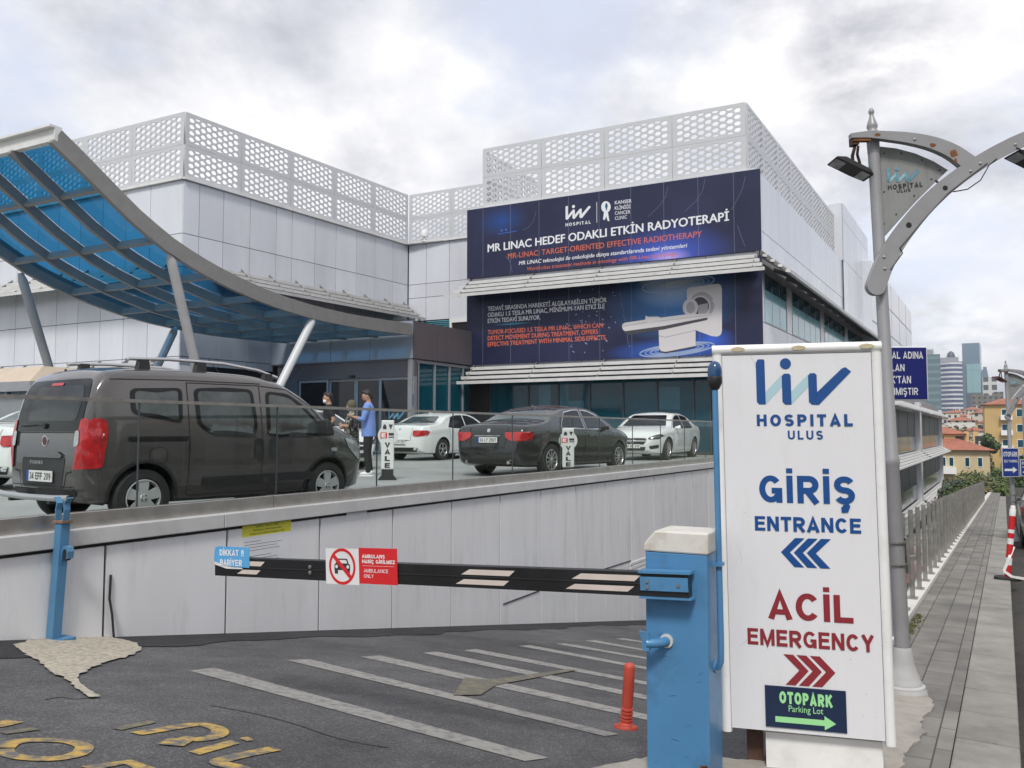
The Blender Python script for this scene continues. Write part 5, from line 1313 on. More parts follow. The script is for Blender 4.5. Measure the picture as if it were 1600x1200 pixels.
mb = MB(); mb.fbox(CF, -.065, .065, CH - .012, CH + .006, -.09, .01); mb.build('fork_plate', mat('rusted_plate', (.22, .12, .07), .8, 0, .4, 20), cp_)
mb = MB(); hv = CH * .72
pts = [CF.w(cw / 2 + x, hv + y, -.02) for x, y in [(0, -.10), (.0, .05), (.03, .075), (.07, .065), (.085, .03), (.08, -.03), (.072, -.03), (.073, .02), (.06, .045), (.03, .05), (.015, .02)]]
mb.prism(pts, NF * -.06); mb.build('hook', M['catchblue'], cp_)
mb = MB(); mb.prism([CF.w(cw / 2 + x, hv + y, -.03) for x, y in [(.014, .02), (.03, .048), (.06, .043), (.073, .02), (.075, -.03), (.05, -.05), (.02, -.05)]], NF * -.04); mb.build('hook_pad', M['rubber'], cp_)

# flexible red bollard
M['bollred'] = mat('faded_red_plastic', (0.48, 0.065, 0.04), 0.55, 0, 0.12, 6, dirt=(0.28, 0.06, 0.045), dscale=8, damt=0.5)
rb = on_ramp(978, 1138)
tp = at(984, 1036, rb.y); tilt = (tp - rb); BH = tilt.length; tilt.normalize()
bl = thing('flexible_bollard', 'red plastic flexible bollard leaning on the hatched lines by the barrier cabinet', 'bollard', tuple(rb))
mb = MB(); mb.lathe([(.0, .012), (.075, .012), (.075, .02), (.07, .03), (.045, .034), (.038, .05), (.0, .05)], rb - RAMP_N * .012, RAMP_N, 28)
mb.build('foot', M['bollred'], bl, smooth=True)
pf = [(.03, .03)]
for k in range(4): z = .045 + k * .022; pf += [(.038, z), (.038, z + .010), (.032, z + .013), (.032, z + .020)]
pf += [(.035, .15), (.0345, BH * .5), (.0352, BH * .51), (.034, BH * .72), (.0346, BH * .73), (.033, BH - .03), (.031, BH - .012), (.022, BH - .002), (.0, BH)]
mb = MB(); mb.lathe(pf, rb, tilt, 24); mb.build('tube', M['bollred'], bl, smooth=True, sharp=50)
mb = MB()
for k in range(5): a = k * 1.256 + .5; e = RAMP_N.orthogonal().normalized(); g = RAMP_N.cross(e); mb.lathe([(0, 0), (.007, 0), (.007, .006), (0, .008)], rb + e * .06 * math.cos(a) + g * .06 * math.sin(a) + RAMP_N * .014, RAMP_N, 8)
mb.build('bolt', M['black'], bl)

# ================================================================== VEHICLES
def interp(tab, x):
    """smooth interpolation through (x, value) pairs (monotone cubic)"""
    if x <= tab[0][0]: return tab[0][1]
    if x >= tab[-1][0]: return tab[-1][1]
    n = len(tab)
    d = [(tab[i + 1][1] - tab[i][1]) / (tab[i + 1][0] - tab[i][0]) for i in range(n - 1)]
    mm = [d[0]] + [0 if d[i - 1] * d[i] <= 0 else 2 * d[i - 1] * d[i] / (d[i - 1] + d[i]) for i in range(1, n - 1)] + [d[-1]]
    for i in range(n - 1):
        if x <= tab[i + 1][0]:
            h = tab[i + 1][0] - tab[i][0]; t = (x - tab[i][0]) / h
            return ((2 * t ** 3 - 3 * t * t + 1) * tab[i][1] + (t ** 3 - 2 * t * t + t) * h * mm[i] + (-2 * t ** 3 + 3 * t * t) * tab[i + 1][1] + (t ** 3 - t * t) * h * mm[i + 1])
class Car:
    """a body as one lofted surface: x from rear (0) to front (L), y to the left, z up"""
    def __init__(s, L, top, plan, belt, tumble, zb, rz=.10, ry=.14, bulge=.03):
        s.tc = {}; s.L, s.top, s.plan, s.belt, s.tum, s.zb, s.rz, s.ry, s.bulge = L, top, plan, belt, tumble, zb, rz, ry, bulge
    def T(s, x):
        k = round(x, 4)
        if k not in s.tc: s.tc[k] = interp(s.top, x)
        return s.tc[k]
    def B(s, x): return interp(s.zb, x)
    def side(s, x, z):
        hw = interp(s.plan, x); bz = interp(s.belt, x)
        if z <= bz:
            t = (bz - z) / max(.2, bz - s.B(x)); return hw - s.bulge * 1.6 * t ** 2.2 - s.bulge * .25 * max(0, 1 - abs(t - .18) / .18)
        return hw - s.bulge * .25 - (z - bz) * s.tum * (1 + .35 * (z - bz))
    def W(s, x, z):
        T = s.T(x); zs = T - s.rz
        if z <= zs: return s.side(x, z)
        q = min(1, (z - zs) / s.rz); return s.side(x, zs) - s.ry * (1 - math.sqrt(max(0, 1 - q * q)))
    def section(s, x, n=13, k=6):
        T, b = s.T(x), s.B(x); zs = T - s.rz; pts = [(0, b), (s.side(x, b) * .9, b)]
        for i in range(n): z = b + .04 + (zs - b - .04) * i / (n - 1); pts.append((s.side(x, z), z))
        for i in range(1, k + 1): q = math.sin(i / k * math.pi / 2); z = zs + s.rz * q; pts.append((s.W(x, min(z, T - 1e-6)) if i < k else s.side(x, zs) - s.ry, z))
        y1 = pts[-1][0]; cr = .035
        for f in (.75, .5, .25, 0): pts.append((y1 * f, T + cr * (1 - f * f)))
        return pts
    def inside(s, x, y, z):
        if x < 0 or x > s.L: return False
        y = abs(y); T = s.T(x); b = s.B(x)
        if z < b: return False
        y1 = s.side(x, T - s.rz) - s.ry
        if y <= y1: return z <= T + .035 * (1 - (y / max(y1, .01)) ** 2)
        return z <= T and y <= s.W(x, z)
    def hit(s, y, z, front):
        lo, hi = (s.L, s.L * .45) if front else (0.0, s.L * .55)
        x = lo; st = (hi - lo) / 70
        for i in range(70):
            if s.inside(x, y, z): break
            x += st
        a, b = x - st, x
        for i in range(10):
            m = (a + b) / 2
            if s.inside(m, y, z): b = m
            else: a = m
        return b
    def body(s, nx=64):
        xs = []
        for i in range(nx + 1):
            t = i / nx; xs.append(s.L * (t - .08 * math.sin(2 * math.pi * t) * .9))
        secs = [s.section(min(max(x, 0), s.L)) for x in xs]; m = len(secs[0]); mb = MB(); vs = []
        for x, sc in zip(xs, secs):
            ring = [Vector((x, y, z)) for y, z in sc] + [Vector((x, -y, z)) for y, z in sc[-2:0:-1]]
            vs += ring
        N = 2 * m - 2
        fs = [(i * N + k, i * N + (k + 1) % N, (i + 1) * N + (k + 1) % N, (i + 1) * N + k) for i in range(nx) for k in range(N)]
        fs += [tuple(range(N))[::-1], tuple(range(nx * N, (nx + 1) * N))]
        mb.add(vs, fs); return mb
def round_poly(pts, r=.05, n=4):
    out = []; N = len(pts); P = [Vector(p) for p in pts]
    for i in range(N):
        a, b, c = P[i - 1], P[i], P[(i + 1) % N]; rr = min(r, (a - b).length * .45, (c - b).length * .45)
        p0 = b + (a - b).normalized() * rr; p1 = b + (c - b).normalized() * rr
        for k in range(n + 1):
            t = k / n; out.append((1 - t) ** 2 * p0 + 2 * t * (1 - t) * b + t * t * p1)
    return out
def dense(P, step=.06):
    out = []
    for a, b in zip(P, P[1:] + P[:1]):
        n = max(1, int((b - a).length / step))
        for k in range(n): out.append(a.lerp(b, k / n))
    return out
def patch(f, pts, r=.05, rings=5, inset=0.0, thick=0.0):
    """a piece of surface cut out by the outline pts and projected with f((a, b)) -> point"""
    P = dense(round_poly(pts, r)); c = sum(P, Vector((0, 0))) / len(P); mb = MB(); N = len(P)
    vs = [f(c)]
    for k in range(1, rings + 1):
        for p in P: vs.append(f(c.lerp(p, k / rings)))
    fs = [(0, 1 + i, 1 + (i + 1) % N) for i in range(N)]
    for k in range(rings - 1):
        a, b = 1 + k * N, 1 + (k + 1) * N
        fs += [(a + i, b + i, b + (i + 1) % N, a + (i + 1) % N) for i in range(N)]
    mb.add(vs, fs); return mb
def ring_patch(f, pts, r, w):
    """outline band of width w"""
    P = dense(round_poly(pts, r)); c = sum(P, Vector((0, 0))) / len(P); mb = MB(); N = len(P); vs = []
    for p in P:
        q = p + (c - p).normalized() * w; vs += [f(p), f(q)]
    mb.add(vs, [(2 * i, 2 * i + 1, (2 * i + 3) % (2 * N), (2 * i + 2) % (2 * N)) for i in range(N)]); return mb
def strip(f, pts, w):
    P = [Vector(p) for p in pts]; P = [a.lerp(b, k / 6) for a, b in zip(P, P[1:]) for k in range(6)] + [P[-1]]; mb = MB(); vs = []
    for i, p in enumerate(P):
        t = (P[min(i + 1, len(P) - 1)] - P[max(i - 1, 0)]).normalized(); q = Vector((-t.y, t.x)) * w / 2; vs += [f(p - q), f(p + q)]
    mb.add(vs, [(2 * i, 2 * i + 1, 2 * i + 3, 2 * i + 2) for i in range(len(P) - 1)]); return mb
M['carglass'] = mat('tinted_car_glass', (0.008, 0.010, 0.011), 0.05, spec=0.28)
M['carglass2'] = mat('clear_car_glass', (0.045, 0.06, 0.062), 0.03, spec=0.9)
M['carglass3'] = mat('dark_clear_car_glass', (0.055, 0.066, 0.066), 0.03, 0, .6, 2.2, spec=0.7)
M['rearglass'] = mat('reflecting_rear_glass', (0.012, 0.016, 0.017), 0.03, 0, .9, 3, spec=0.55)
M['seam'] = mat('panel_gap', (0.006, 0.006, 0.006), 0.8)
M['trimblack'] = mat('black_trim', (0.02, 0.02, 0.021), 0.5)
M['alloy'] = mat('alloy_rim', (0.55, 0.55, 0.56), 0.28, 0.8); M['hubcap'] = mat('silver_hubcap', (0.52, 0.53, 0.53), 0.35, 0.35)
M['chrome'] = mat('chrome', (0.7, 0.7, 0.7), 0.12, 1.0)
M['tailred'] = mat('red_lamp_glass', (0.42, 0.008, 0.012), 0.1, spec=.7, coat=.6, var=.35, scale=14); M['lampclear'] = mat('clear_lamp_glass', (0.45, 0.46, 0.47), 0.12, .2, spec=.7, coat=.6, var=.3, scale=18)
M['lampdark'] = mat('dark_lamp_glass', (0.08, 0.085, 0.09), 0.1, .3, spec=.8, coat=.6, var=.5, scale=16)
M['plate'] = mat('number_plate', (0.72, 0.72, 0.70), 0.4); M['plateblue'] = mat('plate_blue', (0.01, 0.06, 0.35), 0.4)
def carpaint(name, c, metal=.0, rough=.28):
    return mat(name, c, rough, metal, spec=.5, coat=1.0, var=.02, scale=1)
def wheel(parent, x, y, r, w, style, rimmat):
    """tyre as the part, rim and hub as its sub-parts; y is the outer face, negative = right side"""
    sg = 1 if y > 0 else -1; ax = Vector((0, sg, 0)); o = Vector((x, y - sg * w, r))
    mb = MB(); mb.lathe([(r * .62, 0), (r * .93, .0), (r, w * .15), (r, w * .85), (r * .95, w), (r * .70, w * 1.02), (r * .655, w * .96), (r * .65, w * .6)], o, ax, 36, cap=False)
    ty = mb.build('tyre', M['rubber'], parent, smooth=True, local=True, sharp=40)
    mb = MB(); rr = r * .655
    mb.lathe([(rr, w * .62), (rr * .98, w * .97), (rr * .93, w * 1.0), (rr * .90, w * .93), (rr * .88, w * .72)], o, ax, 36, cap=False)
    mb.lathe([(rr * .2, w * .96), (rr * .17, w * 1.0), (.001, w * 1.01)], o, ax, 16, cap=False)
    e = Vector((1, 0, 0)); g = ax.cross(e)
    ns = {'hub': 5, 'five': 5, 'ten': 10, 'twin': 10}[style]
    for k in range(ns):
        a = 2 * math.pi * (k if style != 'twin' else (k // 2 + (.12 if k % 2 else -.12) * 1.0)) / (ns if style != 'twin' else 5) + .3
        wd0, wd1 = {'hub': (.42, .62), 'five': (.20, .26), 'ten': (.09, .12), 'twin': (.09, .13)}[style]
        d = e * math.cos(a) + g * math.sin(a); t = ax.cross(d)
        p0, p1 = o + d * rr * .1, o + d * rr * .93; q0, q1 = t * rr * wd0 / 2, t * rr * wd1 / 2; hi, lo = ax * w * .965, ax * w * .86
        hi2 = ax * w * .955
        mb.hexa([p0 - q0 + lo, p0 + q0 + lo, p1 + q1 + lo, p1 - q1 + lo, p0 - q0 + hi, p0 + q0 + hi, p1 + q1 + hi2, p1 - q1 + hi2])
    link_ = mb.build('rim', rimmat, ty, smooth=True, local=True, sharp=35)
    mb = MB(); mb.lathe([(rr * .9, w * .70), (.001, w * .70)], o, ax, 24, cap=False); mb.build('brake_disc', M['seam'], ty, local=True)
    if style == 'hub':
        mb = MB()
        for k in range(4): a = k * 1.571 + .78; mb.lathe([(rr * .055, w * 1.0), (.001, w * 1.012)], o + (e * math.cos(a) + g * math.sin(a)) * rr * .14, ax, 8, cap=False)
        mb.build('wheel_bolt', M['seam'], ty, local=True)
def cut_arches(body, arches):
    """wheel wells: cylinders cut out of the body"""
    cuts = []
    for x, z, r, y, dep in arches:
        mb = MB(); s = 1 if y > 0 else -1
        mb.lathe([(r, 0), (r, dep + .2)], (x, y + s * .2, z), (0, -s, 0), 40)
        me = mb.mesh('cut', [M['seam']]); o = bpy.data.objects.new('cut', me); col.objects.link(o); cuts.append(o)
        md = body.modifiers.new('well', 'BOOLEAN'); md.operation = 'DIFFERENCE'; md.object = o; md.solver = 'EXACT'
        try: md.material_mode = 'TRANSFER'
        except Exception: pass
    keep = body.parent, body.matrix_parent_inverse.copy(); body.parent = None; body.matrix_world = Matrix.Identity(4)
    bpy.context.view_layer.update()
    me = bpy.data.meshes.new_from_object(body.evaluated_get(bpy.context.evaluated_depsgraph_get()))
    body.modifiers.clear(); body.data = me; body.parent = keep[0]; body.matrix_local = Matrix.Identity(4)
    for o in cuts: bpy.data.objects.remove(o)
    bm = bmesh.new(); bm.from_mesh(me)
    for e in bm.edges: e.smooth = not (len(e.link_faces) == 2 and e.calc_face_angle(0) > R(38))
    for f in bm.faces: f.smooth = True
    bm.to_mesh(me); bm.free()
def number_plate(parent, pos, nrm, txt, w=.50, h=.11):
    right = Z.cross(nrm).normalized(); fr = Fr(pos, right, nrm)
    mb = MB(); mb.fbox(fr, -w / 2, w / 2, -h / 2, h / 2, 0, .008); p = mb.build('number_plate', M['plate'], parent, local=True)
    mb = MB(); mb.fbox(fr, -w / 2, -w / 2 + .045, -h / 2, h / 2, .0005, .0088); mb.build('plate_band', M['plateblue'], p, local=True)
    mb = MB(); lay(mb, fr, stroke_text(txt, .16, .14), -w / 2 + .065, -h * .32, w - .09, h * .64, .0092); mb.build('lettering', M['ink'], p, local=True)
    mb = MB(); mb.fbox(fr, -w / 2 - .008, w / 2 + .008, -h / 2 - .014, -h / 2, 0, .01); mb.build('plate_frame', M['trimblack'], p, local=True)

def side_f(car, s, off): return lambda p: Vector((p[0], s * (car.W(p[0], p[1]) + off), p[1]))
def end_f(car, front, off):
    def f(p):
        x = car.hit(p[0], p[1], front); return Vector((x + (off if front else -off), p[0], p[1]))
    return f
def top_f(car, off): return lambda p: Vector((p[0], p[1], car.T(p[0]) + .035 * (1 - min(1, abs(p[1]) / max(.05, car.side(p[0], car.T(p[0]) - car.rz) - car.ry)) ** 2) + off))

# ------------------------------------------------------------------ the grey van-like car behind the railing
def make_van():
    L = 3.96
    car = Car(L, [(0, .62), (.015, .85), (.04, 1.08), (.09, 1.32), (.16, 1.53), (.28, 1.65), (.6, 1.695), (1.3, 1.715), (1.9, 1.705), (2.35, 1.65), (2.7, 1.50), (3.0, 1.30), (3.25, 1.12), (3.5, 1.03), (3.75, .93), (3.88, .82), (3.94, .70), (3.96, .58)],
              [(0, .70), (.06, .765), (.16, .82), (.4, .848), (1.2, .858), (2.6, .858), (3.2, .84), (3.55, .79), (3.8, .70), (3.92, .58), (3.96, .48)],
              [(0, .95), (1, 1.0), (2.5, .98), (3.3, .92), (3.96, .8)], .13, [(0, .40), (.08, .30), (.3, .24), (3.4, .22), (3.8, .24), (3.96, .36)], rz=.12, ry=.16, bulge=.045)
    th = thing('parked_van', 'dark grey high roofed family van with silver roof rails behind the glass railing', 'van')
    paint_ = carpaint('dark_grey_metallic', (0.105, 0.098, 0.094), .5, .2)
    mb = car.body(84); b = mb.build('body', [paint_], th, smooth=True, local=True, sharp=38)
    XR, XF = .62, 3.13; wr = .305
    cut_arches(b, [(x, wr + .015, wr + .055, s * .9, .36) for x in (XR, XF) for s in (1, -1)])
    for s in (-1, 1):
        f = side_f(car, s, .005); f1 = side_f(car, s, .003)
        for x in (XR, XF): wheel(th, x, s * (car.side(x, .6) - .005), wr, .19, 'hub', M['hubcap'])
        # side windows: rear quarter, sliding door, front door
        for pts, nm in (([(.47, 1.47), (.47, 1.20), (1.04, 1.10), (1.06, 1.50)], 'rear_quarter_window'), ([(1.20, 1.50), (1.22, 1.08), (1.38, .98), (1.98, .96), (2.02, 1.10), (1.98, 1.52), (1.6, 1.53)], 'sliding_door_window'),
                        ([(2.17, 1.51), (2.15, .97), (2.3, .94), (3.02, .97), (3.03, 1.06), (2.72, 1.36), (2.5, 1.49)], 'front_door_window')):
            w_ = patch(f, pts, .07).build(nm, M['carglass3'], th, smooth=True, local=True)
            ring_patch(side_f(car, s, .007), pts, .07, .05).build('window_surround', M['carglass'], w_, smooth=True, local=True)
        patch(f, [(3.07, .99), (3.24, .98), (3.10, 1.11)], .02).build('corner_window', M['carglass'], th, local=True)
        for pts in ([(1.12, 1.56), (1.12, .30)], [(2.08, 1.56), (2.09, .28)], [(1.12, 1.56), (2.08, 1.57), (2.5, 1.54), (2.8, 1.37), (3.2, 1.0), (3.22, .60), (3.1, .48)], [(1.14, .30), (2.98, .29)], [(.27, 1.56), (1.0, 1.585), (2.1, 1.595)]):
            strip(f1, pts, .010).build('door_seam', M['seam'], th, local=True)
        strip(side_f(car, s, .004), [(.42, .93), (1.10, .93)], .055).build('slide_rail', M['seam'], th, local=True)
        strip(side_f(car, s, .012), [(1.30, .44), (2.9, .45)], .10).build('rub_strip', M['trimblack'], th, local=True)
        for x in (1.97, 2.19):
            h = patch(side_f(car, s, .014), [(x, .93), (x + .10, .93), (x + .10, .70), (x, .70)], .045).build('door_handle', M['trimblack'], th, smooth=True, local=True)
        patch(side_f(car, s, .004), [(.66, .84), (.86, .84), (.86, .66), (.66, .66)], .07).build('filler_cap', paint_, th, smooth=True, local=True) if s < 0 else None
        if s < 0: ring_patch(side_f(car, s, .006), [(.66, .84), (.86, .84), (.86, .66), (.66, .66)], .07, .008).build('filler_seam', M['seam'], th, local=True)
        # door mirror
        mx = 2.98; y0 = s * (car.side(mx, 1.02) - .02); mb = MB()
        mb.hexa([Vector(p) for p in ((mx - .06, y0, .96), (mx - .05, y0 + s * .22, .95), (mx + .10, y0 + s * .20, .97), (mx + .12, y0, .96), (mx - .05, y0, 1.16), (mx - .04, y0 + s * .20, 1.18), (mx + .05, y0 + s * .18, 1.17), (mx + .07, y0, 1.1))])
        m_ = mb.build('door_mirror', M['trimblack'], th, local=True, bevel=.03)
        # tail lamp wrapping the corner: side face and rear face
        lampside = [(.075, 1.15), (.20, 1.14), (.23, 1.06), (.21, .90), (.18, .64), (.03, .62), (.04, .9)]
        tl = patch(side_f(car, s, .012), lampside, .04).build('tail_lamp', M['tailred'], th, smooth=True, local=True)
        y = .0
        patch(end_f(car, False, .014), [(s * .65, 1.14), (s * .742, 1.15), (s * .765, 1.0), (s * .775, .63), (s * .61, .62), (s * .635, .80)], .03, 4).build('lamp_face', M['tailred'], tl, smooth=True, local=True)
        patch(end_f(car, False, .020), [(s * .60, 1.02), (s * .665, 1.02), (s * .685, .87), (s * .60, .85)], .03, 3).build('reversing_lens', M['lampclear'], tl, smooth=True, local=True)
        # head lamp
        patch(side_f(car, s, .010), [(3.42, .93), (3.62, .90), (3.86, .74), (3.86, .60), (3.72, .64), (3.5, .80)], .05).build('headlight', M['lampclear'], th, smooth=True, local=True)
        patch(side_f(car, s, .012), [(3.16, .80), (3.27, .80), (3.27, .75), (3.16, .75)], .02).build('side_repeater', M['lampclear'], th, local=True)
        # arch lip
        for x in (XR, XF):
            strip(side_f(car, s, .008), [(x + (wr + .065) * math.cos(R(a)), wr + .015 + (wr + .065) * math.sin(R(a))) for a in range(-5, 186, 10)], .03).build('arch_lip', M['trimblack'], th, local=True)
        # roof rail
        ry_ = .60; mb = MB(); rp_ = [(.45, ry_, 1.74), (.55, ry_, 1.80), (1.0, ry_, 1.825), (1.7, ry_ - .01, 1.825), (2.2, ry_ - .02, 1.775), (2.5, ry_ - .03, 1.70)]
        rp2 = []
        for a, b_ in zip(rp_, rp_[1:]): rp2 += [tuple(Vector(a).lerp(Vector(b_), k / 4)) for k in range(4)]
        rp2.append(rp_[-1]); mb.tube([(x, s * y, z) for x, y, z in rp2[3:]], .020, 10)
        rr = mb.build('roof_rail', M['alloy'], th, smooth=True, local=True)
        for x in (.66, 1.35, 2.28):
            z = car.T(x) - .012; mb = MB(); mb.hexa([Vector(p) for p in ((x - .03, s * (ry_ - .045), z - .03), (x + .12, s * (ry_ - .045), z - .03), (x + .12, s * (ry_ + .04), z - .05), (x - .03, s * (ry_ + .04), z - .05), (x - .0, s * (ry_ - .035), z + .125 - .03 * (x > 2)), (x + .10, s * (ry_ - .035), z + .125 - .03 * (x > 2)), (x + .10, s * (ry_ + .032), z + .115 - .03 * (x > 2)), (x - .0, s * (ry_ + .032), z + .115 - .03 * (x > 2)))])
            mb.build('rail_foot', M['trimblack'], rr, local=True)
    fe = end_f(car, False, .005)
    rw = patch(fe, [(-.60, 1.57), (.60, 1.57), (.66, 1.44), (.665, 1.04), (.64, 1.01), (-.64, 1.01), (-.665, 1.04), (-.66, 1.44)], .08, 9).build('rear_window', M['carglass'], th, smooth=True, local=True)
    patch(end_f(car, False, .008), [(-.52, 1.50), (.36, 1.50), (.42, 1.40), (.42, 1.12), (-.56, 1.12), (-.58, 1.40)], .06, 6).build('clear_glass', M['carglass2'] if False else M['rearglass'], rw, smooth=True, local=True)
    patch(end_f(car, False, .012), [(-.12, 1.535), (.12, 1.535), (.12, 1.505), (-.12, 1.505)], .01, 2).build('brake_light', M['tailred'], th, local=True)
    for pts in ([(-.57, 1.00), (.57, 1.00)],): strip(end_f(car, False, .006), pts, .008).build('tailgate_seam', M['seam'], th, local=True)
    strip(end_f(car, False, .006), [(-.62, .44), (.62, .44)], .008).build('tailgate_seam', M['seam'], th, local=True)
    for s in (-1, 1): strip(end_f(car, False, .005), [(s * .58, .60), (s * .48, .58), (s * .44, .44), (s * .40, .42)], .010).build('tailgate_seam', M['seam'], th, local=True)
    # wiper, badge, handle bar, script, plate
    mb = MB(); x = lambda y, z: car.hit(y, z, False) - .02
    mb.tube([(x(.0, 1.075), .0, 1.075), (x(.16, 1.085), .16, 1.085), (x(.5, 1.075), .5, 1.075)], .011, 6); mb.lathe([(.03, 0), (.03, .02)], (x(.02, 1.07) + .01, .02, 1.07), (-1, 0, 0), 12); mb.build('wiper', M['trimblack'], th, local=True)
    bx_ = car.hit(.12, .93, False); mb = MB(); mb.lathe([(.0, 0), (.060, 0), (.060, .012), (.050, .014), (.046, .010)], (bx_ + .004, .0, .91), (-1, 0, 0), 24, cap=False); bd = mb.build('badge', M['chrome'], th, smooth=True, local=True)
    mb = MB(); mb.lathe([(.046, .012), (.001, .013)], (bx_ + .004, .0, .91), (-1, 0, 0), 20, cap=False); mb.build('badge_face', mat('dark_red_enamel', (.09, .02, .025), .3), bd, local=True)
    patch(end_f(car, False, .018), [(-.40, .76), (-.30, .80), (.30, .80), (.40, .76), (.36, .735), (-.36, .735)], .03, 4).build('tailgate_grip', M['chrome'] if False else paint_, th, smooth=True, local=True)
    patch(end_f(car, False, .004), [(-.44, .74), (.44, .74), (.40, .42), (-.40, .42)], .05, 5).build('plate_recess', M['trimblack'], th, smooth=True, local=True)
    xx = car.hit(.0, .66, False); fr = Fr((xx - .014, .24, .665), (0, -1, 0), (-1, 0, 0)); mb = MB(); lay(mb, fr, stroke_text("FIORINO", .2, .3), 0, 0, .27, .038, .0); mb.build('lettering', M['chrome'], th, local=True)
    number_plate(th, Vector((car.hit(0, .53, False) - .016, 0.02, .54)), Vector((-1, 0, 0)), "34 EFF 209", .52, .115)
    patch(end_f(car, False, .006), [(-.66, .40), (.66, .40), (.6, .33), (-.6, .33)], .03, 4).build('bumper_step', M['trimblack'], th, local=True)
    # silver step tube behind the bumper
    mb = MB(); P = [(-.10, .74, .345), (-.13, .5, .335), (-.14, 0, .33), (-.13, -.5, .335), (-.10, -.74, .345)]; mb.tube(P, .032, 12); sb = mb.build('step_bar', M['alloy'], th, smooth=True, local=True)
    mb = MB()
    for p, d in ((P[0], 1), (P[-1], -1)): mb.lathe([(.0, 0), (.034, 0), (.034, .03), (0, .03)], p, (.2, d, 0), 12)
    for y in (-.4, .4): mb.box(-.13, .1, y - .03, y + .03, .27, .31)
    mb.build('step_bracket', M['trimblack'], sb, local=True)
    wsf = end_f(car, True, .005)
    patch(wsf, [(-.55, 1.58), (.55, 1.58), (.66, 1.2), (.69, 1.13), (-.69, 1.13), (-.66, 1.2)], .05, 8).build('windscreen', M['carglass'], th, smooth=True, local=True)
    patch(wsf, [(-.35, .66), (.35, .66), (.3, .56), (-.3, .56)], .03, 4).build('grille', M['trimblack'], th, local=True)
    mb = MB(); mb.tube([(2.35, .25, 1.68), (2.10, .25, 1.95)], .005, 5); mb.build('aerial', M['trimblack'], th, local=True)
    mb = MB(); mb.lathe([(.012, 0), (.014, .03), (.0, .045)], (.38, .35, 1.68), Z, 8); mb.build('washer_jet', M['trimblack'], th, local=True)
    return th, car
van, _ = make_van()
vd = Vector((math.sin(R(35)), math.cos(R(35)), 0)); vr = Vector((vd.y, -vd.x, 0))
def put(th, origin, heading):
    """heading: unit vector the car's x axis points along; origin: ground point under the rear centre"""
    th.location = origin; th.rotation_euler = (0, 0, math.atan2(heading.y, heading.x))
    WM[th.name] = Matrix.Translation(origin) @ Matrix.Rotation(math.atan2(heading.y, heading.x), 4, 'Z')
rw_ = at(226, 775, 8.6); rw_.z = plaza_z(rw_)
put(van, rw_ - vd * .62 - vr * .84, vd)
van.scale = (1, 1, .965)

